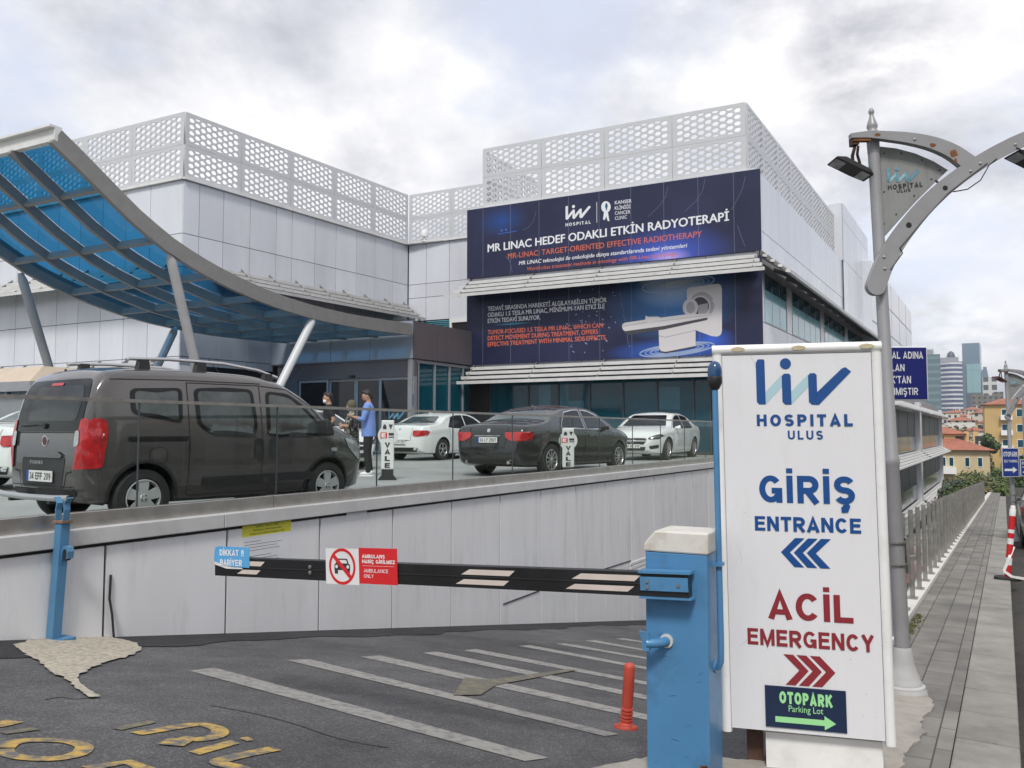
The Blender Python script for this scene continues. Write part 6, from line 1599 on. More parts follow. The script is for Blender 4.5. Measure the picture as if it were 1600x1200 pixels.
# ------------------------------------------------------------------ saloons
def make_saloon(name, label, paint_, L=4.75, hw=.915, H=1.45, style='ten', rim='alloy', wb=(1.02, 3.82), wr=.33, tail='wide', plate=None, front_plate=None, chrome=False, grille='bars', badge=None, group=None):
    k = L / 4.75; hh = H / 1.45
    top = [(0, .55), (.02, .76), (.06, .93), (.14, 1.02), (.35, 1.055), (.70, 1.09), (.95, 1.14), (1.35, 1.31), (1.75, 1.415), (2.15, 1.45), (2.6, 1.44), (2.95, 1.375), (3.35, 1.19), (3.68, 1.02), (4.0, .965), (4.35, .88), (4.58, .77), (4.70, .64), (4.75, .52)]
    top = [(x * k, z * hh if z > .6 else z) for x, z in top]
    plan = [(0, .70), (.05, .78), (.16, .85), (.5, .905), (1.4, .915), (3.4, .915), (3.9, .89), (4.3, .83), (4.55, .73), (4.68, .62), (4.75, .5)]
    plan = [(x * k, y * hw / .915) for x, y in plan]
    car = Car(L, top, plan, [(0, .88 * hh), (1.2 * k, .96 * hh), (2.4 * k, .93 * hh), (3.6 * k, .88 * hh), (L, .74)], .40, [(0, .36), (.1, .26), (.4, .20), (4.2 * k, .18), (4.6 * k, .2), (L, .30)], rz=.075, ry=.13, bulge=.05)
    th = thing(name, label, 'car', group=group)
    b = car.body(72).build('body', [paint_], th, smooth=True, local=True, sharp=38)
    xr, xf = wb
    cut_arches(b, [(x, wr + .01, wr + .045, s * (hw + .05), .34) for x in (xr, xf) for s in (1, -1)])
    X = lambda x: x * k; Zz = lambda z: z * hh
    for s in (-1, 1):
        for x in (xr, xf): wheel(th, x, s * (car.side(x, .55) - .01), wr, .2, style, M[rim])
        f = side_f(car, s, .005)
        dl = [(X(1.30), Zz(1.00)), (X(1.62), Zz(1.325)), (X(1.95), Zz(1.375)), (X(2.28), Zz(1.385)), (X(2.27), Zz(.965)), (X(1.6), Zz(.975))]
        fd = [(X(2.33), Zz(.965)), (X(2.34), Zz(1.385)), (X(2.65), Zz(1.37)), (X(2.95), Zz(1.29)), (X(3.30), Zz(1.09)), (X(3.42), Zz(.975)), (X(2.9), Zz(.955))]
        for nm, pts in (('rear_side_window', dl), ('front_side_window', fd)):
            w_ = patch(f, pts, .04).build(nm, M['carglass'], th, smooth=True, local=True)
            if chrome: ring_patch(side_f(car, s, .008), pts, .04, .022).build('chrome_trim', M['chrome'], w_, smooth=True, local=True)
        f1 = side_f(car, s, .003)
        for pts in ([(X(2.30), Zz(.96)), (X(2.31), .30)], [(X(1.32), Zz(.98)), (X(1.38), Zz(.80)), (X(1.42), .62)], [(X(3.42), Zz(.95)), (X(3.46), .7), (X(3.36), .30)], [(X(1.5), .28), (X(3.36), .28)]): strip(f1, pts, .008).build('door_seam', M['seam'], th, local=True)
        strip(side_f(car, s, .006), [(X(1.42), .33), (X(3.3), .31)], .06).build('sill', M['trimblack'] if chrome else paint_, th, local=True)
        for x in (1.48, 2.42): patch(side_f(car, s, .022), [(X(x), Zz(.845)), (X(x + .19), Zz(.845)), (X(x + .19), Zz(.805)), (X(x), Zz(.805))], .015).build('door_handle', M['chrome'] if chrome else paint_, th, smooth=True, local=True)
        mx = X(3.12); y0 = s * (car.side(mx, Zz(.98)) - .03); mb = MB()
        mb.hexa([Vector(p) for p in ((mx - .04, y0, Zz(.95)), (mx - .03, y0 + s * .2, Zz(.94)), (mx + .10, y0 + s * .17, Zz(.95)), (mx + .12, y0, Zz(.95)), (mx - .03, y0, Zz(1.03)), (mx - .02, y0 + s * .18, Zz(1.06)), (mx + .06, y0 + s * .15, Zz(1.05)), (mx + .09, y0, Zz(1.0)))])
        mb.build('door_mirror', paint_, th, local=True, bevel=.025)
        tl = patch(side_f(car, s, .008), [(.03, Zz(.90)), (.22, Zz(.90)), (.36, Zz(.86)), (.30, Zz(.78)), (.04, Zz(.72))], .03).build('tail_lamp', M['tailred'], th, smooth=True, local=True)
        e = (s * .42, Zz(.80)) if tail == 'wide' else (s * .50, Zz(.76))
        patch(end_f(car, False, .010), [(s * hw * .96, Zz(.905)), (e[0], Zz(.895)), e, (s * hw * .62, Zz(.72)), (s * hw * .95, Zz(.72))], .03, 5).build('lamp_face', M['tailred'], tl, smooth=True, local=True)
        hl = patch(end_f(car, True, .008), [(s * .46, .66), (s * .50, .615), (s * .74, .62), (s * .84, .70), (s * .80, .77), (s * .70, .765)], .03, 6).build('headlight', M['lampdark'], th, smooth=True, local=True)
        patch(end_f(car, True, .014), [(s * .56, .665), (s * .78, .715), (s * .78, .70), (s * .56, .645)], .008, 2).build('lamp_strip', M['lampclear'], hl, local=True)
        patch(end_f(car, True, .007), [(s * .50, .42), (s * .74, .47), (s * .72, .36), (s * .54, .33)], .03, 4).build('air_intake', M['trimblack'], th, local=True)
        if chrome:
            mb = MB(); mb.tube([(.12, s * .52, .30), (-.01, s * .52, .30)], .035, 12); mb.build('exhaust', M['chrome'], th, smooth=True, local=True)
    patch(end_f(car, False, .005), [(-.52, Zz(1.335)), (.52, Zz(1.335)), (.62, Zz(1.16)), (.635, Zz(1.13)), (-.635, Zz(1.13)), (-.62, Zz(1.16))], .05, 8).build('rear_window', M['carglass2'], th, smooth=True, local=True)
    patch(end_f(car, True, .005), [(-.54, Zz(1.375)), (.54, Zz(1.375)), (.68, Zz(1.06)), (.69, Zz(1.035)), (-.69, Zz(1.035)), (-.68, Zz(1.06))], .05, 8).build('windscreen', M['carglass'], th, smooth=True, local=True)
    for s in (-1, 1): strip(end_f(car, False, .006), [(s * .47, Zz(1.0)), (s * .46, Zz(.86)), (s * .42, Zz(.60))], .008).build('boot_seam', M['seam'], th, local=True)
    strip(end_f(car, False, .006), [(-.42, Zz(.60)), (.42, Zz(.60))], .008).build('boot_seam', M['seam'], th, local=True)
    patch(end_f(car, False, .006), [(-.70, .40), (.70, .40), (.62, .27), (-.62, .27)], .04, 4).build('rear_diffuser', M['trimblack'], th, smooth=True, local=True)
    if plate:
        zz = Zz(.74) if tail == 'wide' else .55
        number_plate(th, Vector((car.hit(0, zz, False) - .014, 0, zz)), Vector((-1, 0, 0)), plate)
        mb = MB(); x_ = car.hit(0, zz + .085, False); mb.box(x_ - .03, x_ + .02, -.32, .32, zz + .07, zz + .095); mb.build('boot_trim', M['chrome'] if chrome else paint_, th, local=True)
    if badge:
        x_ = car.hit(0, Zz(.95), False); mb = MB(); mb.lathe([(.0, .004), (.04, .004), (.042, -.02)], (x_, 0, Zz(.93)), (-1, 0, .3), 18, cap=False); mb.build('badge', M['chrome'], th, smooth=True, local=True)
    gr = [(-.40, .66), (.40, .66), (.44, .60), (.36, .47), (-.36, .47), (-.44, .60)]
    patch(end_f(car, True, .006), gr, .04, 5).build('grille', M['trimblack'], th, smooth=True, local=True)
    if grille == 'bars':
        mb = strip(end_f(car, True, .016), [(-.42, .575), (.42, .575)], .030); gb = mb.build('grille_bar', M['chrome'], th, local=True)
        mb = MB(); x_ = car.hit(0, .575, True); mb.lathe([(.075, .0), (.08, .02), (.065, .025), (.06, .02)], (x_ + .005, 0, .575), (1, 0, 0), 20, cap=False); mb.build('emblem', M['chrome'], gb, smooth=True, local=True)
    patch(end_f(car, True, .006), [(-.42, .40), (.42, .40), (.38, .29), (-.38, .29)], .03, 4).build('lower_intake', M['trimblack'], th, local=True)
    if front_plate: number_plate(th, Vector((car.hit(0, .42, True) + .012, 0, .42)), Vector((1, 0, 0)), front_plate)
    mb = MB(); x0 = X(1.65); z0 = car.T(x0) + .03; mb.hexa([Vector(p) for p in ((x0 - .1, -.02, z0), (x0 + .1, -.02, z0 + .012), (x0 + .1, .02, z0 + .012), (x0 - .1, .02, z0), (x0 - .1, -.006, z0 + .07), (x0 + .0, -.006, z0 + .03), (x0 + .0, .006, z0 + .03), (x0 - .1, .006, z0 + .07))]); mb.build('roof_fin', paint_, th, local=True)
    return th, car
def hd(deg): return Vector((math.sin(R(deg)), math.cos(R(deg)), 0))
PW_ = carpaint('white_car_paint', (0.72, 0.74, 0.73)); PB = carpaint('black_car_paint', (0.012, 0.012, 0.014), .2, .2)
c1, k1 = make_saloon('parked_car', 'black saloon with chrome window trim and blue banded plate parked behind the railing', PB, 4.9, .93, 1.455, 'ten', 'alloy', (1.02, 3.98), .335, 'wide', "34 LY 2907", None, True, badge=1)
h = hd(35); p = at(705, 700, 17.3); p.z = plaza_z(p); r = Vector((h.y, -h.x, 0)); put(c1, p + r * .93, h)
c2, k2 = make_saloon('parked_car', 'white saloon seen from its rear quarter near the hospital entrance doors', PW_, 4.76, .915, 1.46, 'twin', 'alloy', (1.05, 3.84), .33, 'narrow', "34 UY 277", None, False, badge=1)
h = hd(30); p = at(662, 690, 24.4); p.z = plaza_z(p); r = Vector((h.y, -h.x, 0)); put(c2, p - r * .915, h)
c3, k3 = make_saloon('parked_car', 'white saloon facing the railing with a star barred grille beside the black saloon', PW_, 4.5, .90, 1.43, 'ten', 'alloy', (.98, 3.68), .325, 'wide', None, "34 BZ 410", False)
h = -hd(28); p = at(1034, 690, 24.0); p.z = plaza_z(p); lft = Vector((-h.y, h.x, 0)); put(c3, p - lft * .90 - h * 4.5, h)
c4, k4 = make_saloon('parked_car', 'white saloon half hidden by the nose of the dark grey van', PW_, 4.6, .91, 1.46, 'ten', 'alloy', (1.0, 3.75), .33, 'wide')
h = -hd(-50); p = at(492, 690, 20.5); p.z = plaza_z(p); put(c4, p - h * 3.0, h)
c5, k5 = make_saloon('parked_car', 'white saloon with red tail lamps cut by the edge behind the dark grey van', PW_, 4.5, .90, 1.45, 'ten', 'alloy', (1.0, 3.7), .33, 'narrow', "34 NK 518")
h = hd(18); p = at(29, 690, 13.2); p.z = plaza_z(p); r = Vector((h.y, -h.x, 0)); put(c5, p - r * .90, h)
# cars on the lower yard seen through the fence, and one on the street
PBl = carpaint('blue_grey_car_paint', (0.10, 0.14, 0.20), .4); PR = carpaint('red_car_paint', (0.40, 0.03, 0.03)); PK = carpaint('charcoal_car_paint', (.03, .03, .033), .3)
for lab, pt_, s_, v_, hdg, L_ in (('blue grey saloon in the lower yard behind the steel fence', PBl, 17.5, -2.8, U, 4.6), ('red saloon in the lower yard behind the steel fence', PR, 30, -3.0, U, 4.5), ('silver saloon in the lower yard under the annex louvres', carpaint('silver_car_paint', (.45, .46, .48), .5), 44, -2.9, U, 4.5)):
    c_, _ = make_saloon('parked_car', lab, pt_, L_, .9, 1.45, 'ten', 'alloy', (1.0, 3.7), .33, 'wide')
    sl = .18 if s_ < YARD0 - 3 else .05
    put(c_, sv(s_, v_, ramp_z(s_)), hdg); c_.rotation_euler = (0, math.atan(sl), math.atan2(hdg.y, hdg.x))
c_, _ = make_saloon('parked_car', 'charcoal saloon parked on the street beyond the striped post', PK, 4.6, .9, 1.46, 'ten', 'alloy', (1.0, 3.7), .33, 'wide')
put(c_, sv(20.5, 1.15, walk_z(20.5) - .15), U); c_.rotation_euler = (0, math.atan(.042), math.atan2(U.y, U.x))

# ================================================================== STREET SIDE: FENCE, LAMPS, SIGNS, STRIPED POST
p1 = on_walk(1424, 962); FS0 = s_of(p1); FV_ = FV - .10
fn = thing('steel_fence', 'row of flat stainless posts with glass panes along the pavement edge', 'fence', tuple(sv(FS0, FV_, walk_z(FS0))))
FH = 0.98; ST = .88
zt = lambda s: walk_z(s) + .05
M['fenceglass'] = clear_glass('fence_glass', (0.78, 0.84, 0.82), .9, 1.5)
NPOST = 46
for i in range(-1, NPOST):
    s = FS0 + i * ST; mb = MB()
    f = Fr(sv(s, FV_, zt(s)), -V, -U)
    mb.fbox(f, -.024, .024, 0, FH, -.010, .0); mb.fbox(f, -.024, .024, 0, FH, -.045, -.035); mb.fbox(f, -.05, .05, 0, .012, -.11, .04)
    mb.build('post', M['fencesteel'], fn)
    if i < NPOST - 1:
        s2 = s + ST; mb = MB(); mb.quad(sv(s + .09, FV_, zt(s + .09) + .14), sv(s2 - .02, FV_, zt(s2) + .14), sv(s2 - .02, FV_, zt(s2) + FH - .06), sv(s + .09, FV_, zt(s + .09) + FH - .06)); mb.build('glass_pane', M['fenceglass'], fn)
# lamp posts with a double curved arm and a triangular hospital plate
M['lampgrey'] = mat('lamp_post_grey', (0.30, 0.30, 0.31), 0.42, 0.15, 0.08, 3, dirt=(0.22, 0.20, 0.18), dscale=4, damt=0.4)
M['lampplate'] = mat('streaked_grey_plate', (0.24, 0.245, 0.24), 0.6, 0, 0.16, 5, stretch=(3, 3, .4), dirt=(.15, .15, .14), dscale=5, damt=.5)
M['rust'] = mat('rust', (0.20, 0.085, 0.03), 0.9, 0, .5, 20)
M['conbase'] = mat('lamp_foot', (0.42, 0.42, 0.42), .6, 0, .1, 6)
def lamp(base, top_px_tilt, label, full=True):
    t = thing('street_lamp', label, 'lamp post', tuple(base))
    return t
lb0 = on_walk(1414, 1082); lt0 = at(1361, 168, lb0.y)
lax = (lt0 - lb0); LH = lax.length; lax.normalize()
def make_lamp():
    t = thing('street_lamp', 'grey street lamp with curved arms and a rusty hospital plate behind the entrance sign', 'lamp post')
    H = LH
    mb = MB(); mb.lathe([(.0, -.02), (.135, -.02), (.135, .02), (.126, .035), (.126, .05), (.108, .06), (.108, .075), (.097, .09), (.095, .11), (.080, .14), (.066, .20), (.058, .28), (.052, .30)], (0, 0, 0), Z, 28, cap=False); mb.build('foot', M['conbase'], t, smooth=True, local=True, sharp=50)
    mb = MB(); mb.lathe([(.048, .26), (.047, 1.50), (.051, 1.51), (.051, 1.55), (.042, 1.57), (.038, H - .32)], (0, 0, 0), Z, 24, cap=False); mb.build('pole', M['lampgrey'], t, smooth=True, local=True, sharp=50)
    z = H - .32
    mb = MB(); mb.lathe([(.040, z), (.042, z + .10), (.045, z + .105), (.045, z + .14), (.036, z + .15), (.030, z + .165), (.036, z + .18), (.034, z + .20), (.022, z + .235), (.014, z + .26), (.013, z + .27), (.018, z + .28), (.019, z + .295), (.012, z + .31), (.0, z + .32)], (0, 0, 0), Z, 20, cap=False); mb.build('finial', M['lampgrey'], t, smooth=True, local=True, sharp=60)
    return t
LQ = Z.rotation_difference(lax); LF = Fr(lb0, LQ @ Vector((1, 0, 0)), LQ @ Vector((0, -1, 0)), lax)
# local plane of the arms: measured on the photograph in the lamp's own plane
def lpx(x, y):
    u, v = LF.px(x, y); return (u, v)
def flat_bar(t, pts, w0, w1, th, name, d, m):
    """curved flat bar in the x-z plane of the lamp, thickness th"""
    P = [Vector(p) for p in pts]; n = len(P); up = []; lo = []
    for i, p in enumerate(P):
        q = (P[min(i + 1, n - 1)] - P[max(i - 1, 0)]).normalized(); nn = Vector((-q.y, q.x)); w = w0 + (w1 - w0) * i / (n - 1); up.append(p + nn * w / 2); lo.append(p - nn * w / 2)
    mb = MB()
    for i in range(n - 1):
        c = [lo[i], lo[i + 1], up[i + 1], up[i]]
        mb.hexa([Vector((a.x, d, a.y)) for a in c] + [Vector((a.x, d - th, a.y)) for a in c])
    return mb.build(name, m, t, local=True, merge=True)
def smooth2(pts, n=5):
    P = [Vector(p) for p in pts]; out = []
    for i in range(len(P) - 1):
        p0, p1, p2, p3 = P[max(i - 1, 0)], P[i], P[i + 1], P[min(i + 2, len(P) - 1)]
        for k in range(n):
            s = k / n; out.append(.5 * ((2 * p1) + (-p0 + p2) * s + (2 * p0 - 5 * p1 + 4 * p2 - p3) * s * s + (-p0 + 3 * p1 - 3 * p2 + p3) * s ** 3))
    out.append(P[-1]); return out
def arms(t):
    A = smooth2([lpx(*p) for p in ((1361, 450), (1376, 412), (1402, 370), (1440, 324), (1485, 284), (1530, 254), (1575, 230), (1620, 212), (1665, 200))])
    flat_bar(t, A, .125, .085, .05, 'long_arm', -.042, M['lampgrey'])
    e = A[0]; mb = MB(); mb.lathe([(0, 0), (.0625, 0), (.0625, .05), (0, .05)], (e.x, -.042, e.y), (0, -1, 0), 24); mb.build('arm_end', M['lampgrey'], t, local=True)
    Bp = smooth2([lpx(*p) for p in ((1322, 219), (1350, 217), (1380, 219), (1415, 223), (1450, 231), (1480, 244), (1505, 262))])
    flat_bar(t, Bp[:7], .03, .05, .05, 'arm_tip', -.042, M['lampgrey']); flat_bar(t, Bp[6:], .05, .115, .05, 'upper_arm', -.0425, M['lampgrey'])
    Cp = [lpx(*p) for p in ((1326, 225), (1352, 223))]; flat_bar(t, Cp, .015, .03, .04, 'arm_tip', -.046, M['rust'])
    # triangular plate with cut edge
    tri = [lpx(*p) for p in ((1374, 229), (1400, 232), (1430, 240), (1458, 252), (1481, 266), (1458, 288), (1430, 316), (1405, 344), (1382, 370))]
    mb = MB(); mb.prism([Vector((u, .003, v)) for u, v in tri], Vector((0, -.006, 0))); pl_ = mb.build('hospital_plate', M['lampplate'], t, local=True)
    PF = Fr((0, -.004, 0), (1, 0, 0), (0, -1, 0))
    a = lpx(1386, 286); b = lpx(1437, 283); c = lpx(1386, 262)
    md, mp = MB(), MB(); logo(md, mp, PF, a[0], a[1], b[0] - a[0], c[1] - a[1], .0015); md.build('logo', mat('faded_teal_paint', (.13, .30, .38), .6, 0, .3, 30), pl_, local=True); mp.build('logo_ribbon', mat('faded_pale_teal', (.25, .42, .48), .6, 0, .3, 30), pl_, local=True)
    for tx, x0, x1, yb, yt in (("HOSPITAL", 1387, 1441, 297, 287), ("ULUS", 1401, 1422, 301.5, 295)):
        a = lpx(x0, yb); b = lpx(x1, yb - 6); c = lpx(x0, yt + 0)
        mb = MB(); lay(mb, PF, stroke_text(tx, .2, .25), a[0], a[1], b[0] - a[0], (c[1] - a[1]) * .75, .0015, .07); mb.build('lettering', M['ink'], pl_, local=True)
    mb = MB()
    for p in ((1381, 240), (1408, 240), (1440, 250), (1468, 266), (1381, 300), (1381, 350), (1400, 335), (1428, 306), (1455, 280)):
        u, v = lpx(*p); mb.lathe([(0, 0), (.006, 0), (.005, .004), (0, .005)], (u, -.003, v), (0, -1, 0), 8)
    mb.build('rivet', M['black'], pl_, local=True)
    # bolts, holes, rust on the bars
    mb = MB()
    for p in ((1419, 225), (1372, 406), (1373, 424), (1505, 274), (1520, 262), (1574, 233)): u, v = lpx(*p); mb.lathe([(0, 0), (.011, 0), (.009, .006), (0, .008)], (u, -.092, v), (0, -1, 0), 10)
    mb.build('bolt', M['steel'], t, local=True)
    M.setdefault('hole', mat('bolt_hole', (.02, .02, .02), .9))
    mb = MB()
    for p, r in (((1480, 245), .018), ((1410, 357), .020), ((1466, 300), .018)): u, v = lpx(*p); mb.lathe([(r, 0), (0, .0005)], (u, -.0928, v), (0, -1, 0), 14, cap=False)
    mb.build('bolt_hole', M['hole'], t, local=True)
    mb = MB()
    for (x, y, rx, ry) in ((1447, 234, .022, .016), (1479, 247, .03, .028), (1362, 218, .02, .012), (1482, 258, .012, .02)):
        u, v = lpx(x, y); mb.poly([Vector((u + rx * math.cos(k * .524) * random.uniform(.75, 1.15), -.0932, v + ry * math.sin(k * .524) * random.uniform(.75, 1.2))) for k in range(12)])
    mb.build('rust_patch', M['rust'], t, local=True)
    # struts, floodlights, cables
    mb = MB(); a, b = lpx(1462, 282), lpx(1468, 296); mb.tube([(a[0], .0, a[1]), (b[0], -.05, b[1])], .008, 8); mb.build('strut', M['black'], t, local=True)
    for k, (cx, cy, sc) in enumerate(((1331, 262, 1.0), (1612, 252, 1.0))):
        u, v = lpx(cx, cy); mb = MB()
        q = [(-.135, .055), (-.12, .065), (-.06, .06), (.10, -.03), (.115, -.06), (.12, -.075), (.02, -.03)]
        mb.prism([Vector((u + x, .10, v + y)) for x, y in q], Vector((0, -.17, 0))); fl = mb.build('floodlight', M['trimblack'], t, local=True, bevel=.008)
        mb = MB(); mb.add([Vector((u + x, y_, v + z)) for x, z, y_ in ((-.125, .048, .085), (-.125, .048, -.055), (.10, -.070, -.055), (.10, -.070, .085))], [(0, 1, 2, 3)])
        mb.build('lens', M['lampclear'], fl, local=True)
        mb = MB(); mb.tube([(u + .03, .05, v + .02), (u + .03, .05, v + .10), (u + .045, .045, v + .15), (u + .045, .045, v + .20)], .012, 8); mb.tube([(u + .075, .03, v - .03), (u + .07, .03, v + .04), (u + .055, .03, v + .10), (u + .065, .03, v + .16)], .010, 8); mb.box(u + .025, u + .07, .02, .085, v + .17, v + .225)
        mb.build('bracket', mat('rusty_bracket', (.07, .045, .035), .7, .2, .4, 25), fl, local=True)
    mb = MB(); mb.tube([Vector((u, -.096, v)) for u, v in [lpx(*p) for p in ((1382, 425), (1400, 400), (1396, 392), (1430, 352), (1470, 308), (1500, 285), (1530, 262))]], .0045, 6); mb.tube([Vector((u, -.096, v)) for u, v in [lpx(*p) for p in ((1478, 306), (1500, 302), (1520, 288), (1533, 265), (1545, 255))]], .004, 6); mb.tube([Vector((u, -.096, v)) for u, v in [lpx(*p) for p in ((1575, 238), (1583, 242), (1588, 252), (1598, 254))]], .004, 6)
    mb.build('cable', M['black'], t, local=True)
    # small bracket strapped to the pole
    u, v = lpx(1427, 895); mb = MB()
    return t
lamp1 = make_lamp(); arms(lamp1)
WMl = Matrix(((1, 0, lax.x, lb0.x), (0, 1, lax.y, lb0.y), (0, 0, lax.z, lb0.z), (0, 0, 0, 1)))
lamp1.location = lb0; lamp1.rotation_euler = Z.rotation_difference(lax).to_euler()
br = MB(); BRF = Fr((0, 0, 0), (1, 0, 0), (0, -1, 0)); z = 1.0
br.box(.055, .075, -.02, .02, .78, 1.02); br.box(.055, .12, -.015, .015, .87, .895); br.lathe([(.062, .985), (.062, .995)], (0, 0, 0), Z, 20); br.lathe([(.062, .84), (.062, .85)], (0, 0, 0), Z, 20)
br.build('strap_bracket', M['fencesteel'], lamp1, local=True)
lamp2 = copy_tree(lamp1); lamp2['label'] = 'second street lamp further down the pavement carrying a blue car park sign'
l2 = onpl(1580, 800, sv(0, -.35), V); l2 = sv(25.0, -.32); 
l2 = at(1581, 700, 18.5); l2.z = walk_z(s_of(l2)); lamp2.location = l2; lamp2.rotation_euler = (0, math.radians(-1.2), math.radians(8))
# blue car park sign on the second lamp, another beyond
M['signplate'] = mat('royal_blue_plate', (0.012, 0.035, 0.20), 0.4, 0, .06, 3); M['signborder'] = mat('plate_white', (0.62, 0.64, 0.66), 0.4)
def park_sign(x0, x1, y0, y1, dep, label, text=True):
    c = at((x0 + x1) / 2, y1, dep); f = Fr(at(x0, (y0 + y1) / 2, dep), Vector((1, 0, 0)), Vector((0, -1, 0)))
    u1 = f.px(x1, (y0 + y1) / 2)[0]; v0 = f.px((x0 + x1) / 2, y1)[1]; v1 = f.px((x0 + x1) / 2, y0)[1]
    t = thing('parking_sign', label, 'sign', tuple(f.w(u1 / 2, v0)))
    mb = MB(); mb.fbox(f, 0, u1, v0, v1, -.02, 0); mb.build('border', M['signborder'], t)
    g = u1 * .03; mb = MB(); mb.fbox(f, g, u1 - g, v0 + g, v1 - g, .0005, .003); mb.build('face', M['signplate'], t)
    H = v1 - v0
    mb = MB(); lay(mb, f, stroke_text("OTOPARK", .2, .12), u1 * .08, v0 + H * .70, u1 * .84, H * .17, .0045); mb.build('lettering', M['signborder'], t)
    mb = MB(); lay(mb, f, stroke_text("SELF PARKING", .17, .14), u1 * .10, v0 + H * .50, u1 * .80, H * .09, .0045); mb.build('lettering', M['signborder'], t)
    mb = MB(); mb.poly([f.w(u1 * a, v0 + H * b, .0045) for a, b in [(.12, .20), (.62, .20), (.62, .13), (.88, .24), (.62, .35), (.62, .28), (.12, .28)]]); mb.build('arrow', M['signborder'], t)
    mb = MB(); mb.fbox(f, u1 * .35, u1 * .65, v0 + H * .3, v0 + H * .34, -.12, -.02); mb.build('bracket', M['fencesteel'], t)
    return t, f
park_sign(1566, 1592, 700, 745, 18.3, 'blue car park sign with white arrow fixed to the second street lamp')
t3, f3 = park_sign(1594.5, 1622, 718, 744, 25.5, 'smaller blue car park sign on its own pole at the frame edge')
mb = MB(); q = at(1602, 700, 25.6); mb.tube([Vector((q.x, q.y, walk_z(s_of(q)))), Vector((q.x, q.y, EYE + 1.4))], .05, 12); mb.build('pole', M['lampgrey'], t3, smooth=True)
# the blue notice board behind the entrance sign; only the ends of its lines can be read
nf_o = at(1337, 620, 7.2); nb = Fr(at(1337, 626, 7.2), Vector((1, 0, 0)), Vector((0, -1, 0)))
u1, v1 = nb.px(1449, 541); v0 = nb.px(1449, 626)[1]
nt = thing('notice_board', 'blue board with white capital lettering half hidden behind the entrance sign and lamp', 'sign', tuple(nb.w(u1 / 2, v0)))
mb = MB(); mb.fbox(nb, 0, u1, v0, v1, -.02, 0); mb.build('border', M['signborder'], nt, bevel=.012)
g = .012; mb = MB(); mb.fbox(nb, g, u1 - g, v0 + g, v1 - g, .0005, .0025); mb.build('face', mat('deep_blue_plate', (0.006, 0.012, 0.13), .4, 0, .05, 3), nt, bevel=.01)
for tx, x0, x1, yb, yt in (("TAL ADINA", 1387, 1442, 560.5, 549.5), ("LAN", 1392, 1413, 580, 569), ("K'TAN", 1392, 1423, 599, 587.5), ("NMIŞTIR", 1392, 1434, 617, 606)):
    a = nb.px(x0, yb); b = nb.px(x1, yb); c = nb.px(x0, yt); mb = MB(); lay(mb, nb, stroke_text(tx, .17, .13), a[0], a[1], b[0] - a[0], c[1] - a[1], .004); mb.build('lettering', M['signborder'], nt)
mb = MB(); q = nb.w(u1 * .42, v0, -.05); mb.tube([Vector((q.x, q.y, walk_z(s_of(q)) - .3)), Vector((q.x, q.y, nb.w(0, v1).z - .05))], .03, 12); mb.build('pole', M['lampgrey'], nt, smooth=True)
# red and white striped flexible post on a black rubber foot
M['stripered'] = mat('reflective_red', (0.52, 0.015, 0.02), 0.4, 0, .05, 4); M['stripewhite'] = mat('post_white', (0.72, 0.72, 0.70), .45, 0, .05, 6)
sp0 = on_walk(1574, 906); spt = at(1583, 790, sp0.y); ax = spt - sp0; SPH = ax.length; ax.normalize()
sp = thing('striped_post', 'red and white striped plastic post on a black rubber foot on the pavement', 'bollard', tuple(sp0))
mb = MB(); f = Fr(sp0, V, -U, Z); mb.prism([f.w(u, .0, d) for u, d in ((-.16, -.06), (-.10, -.12), (.10, -.12), (.17, -.05), (.17, .06), (.10, .12), (-.10, .12), (-.16, .06))], Z * .045); mb.build('rubber_foot', M['rubber'], sp, bevel=.015)
segs = [(.03, .20, 1), (.20, .30, 0), (.30, .48, 1), (.48, .56, 0), (.56, .63, 1), (.63, .68, 0), (.68, .86, 1), (.86, 1.0, 0)]
for a, b, r_ in segs:
    mb = MB(); mb.lathe([(.040, a * SPH), (.040, b * SPH - .002)] if b < 1 else [(.040, a * SPH), (.040, .95 * SPH), (.030, .97 * SPH), (.034, .985 * SPH), (.022, SPH), (0, SPH)], sp0, ax, 20, cap=False); mb.build('band', M['stripered'] if r_ else M['stripewhite'], sp, smooth=True, sharp=60)
mb = MB(); P = [sp0 + ax * SPH * .45 + V * .045, sp0 + ax * SPH * .30 + V * .0 - U * .05, sp0 + ax * SPH * .12 - V * .05 - U * .05, sp0 + V * .06 + Z * .06 - U * .1, sp0 + V * .22 + Z * .05 - U * .12]
for k in range(4): mb.beam(P[k], P[k + 1], .035, .003, up=-U)
mb.build('barrier_tape', M['stripewhite'], sp)
# moss and small weeds along the pavement joint
M['moss'] = mat('moss', (0.10, 0.11, 0.03), 0.95, 0, .4, 30)
mb = MB()
for k in range(420):
    s = random.uniform(5.4, 9.5); v = FV - .0 + abs(random.gauss(0, .035)) + (.03 if random.random() < .2 else 0); p = sv(s, v, walk_z(s) + .006)
    a = random.uniform(0, 6.28); d = Vector((math.cos(a), math.sin(a), 0)) * random.uniform(.008, .022); hgt = random.uniform(.006, .028)
    mb.add([p - d, p + d, p + d * .4 + Z * hgt + V * random.uniform(-.01, .01)], [(0, 1, 2)])
tag(mb.build('moss', M['moss']), kind='stuff')
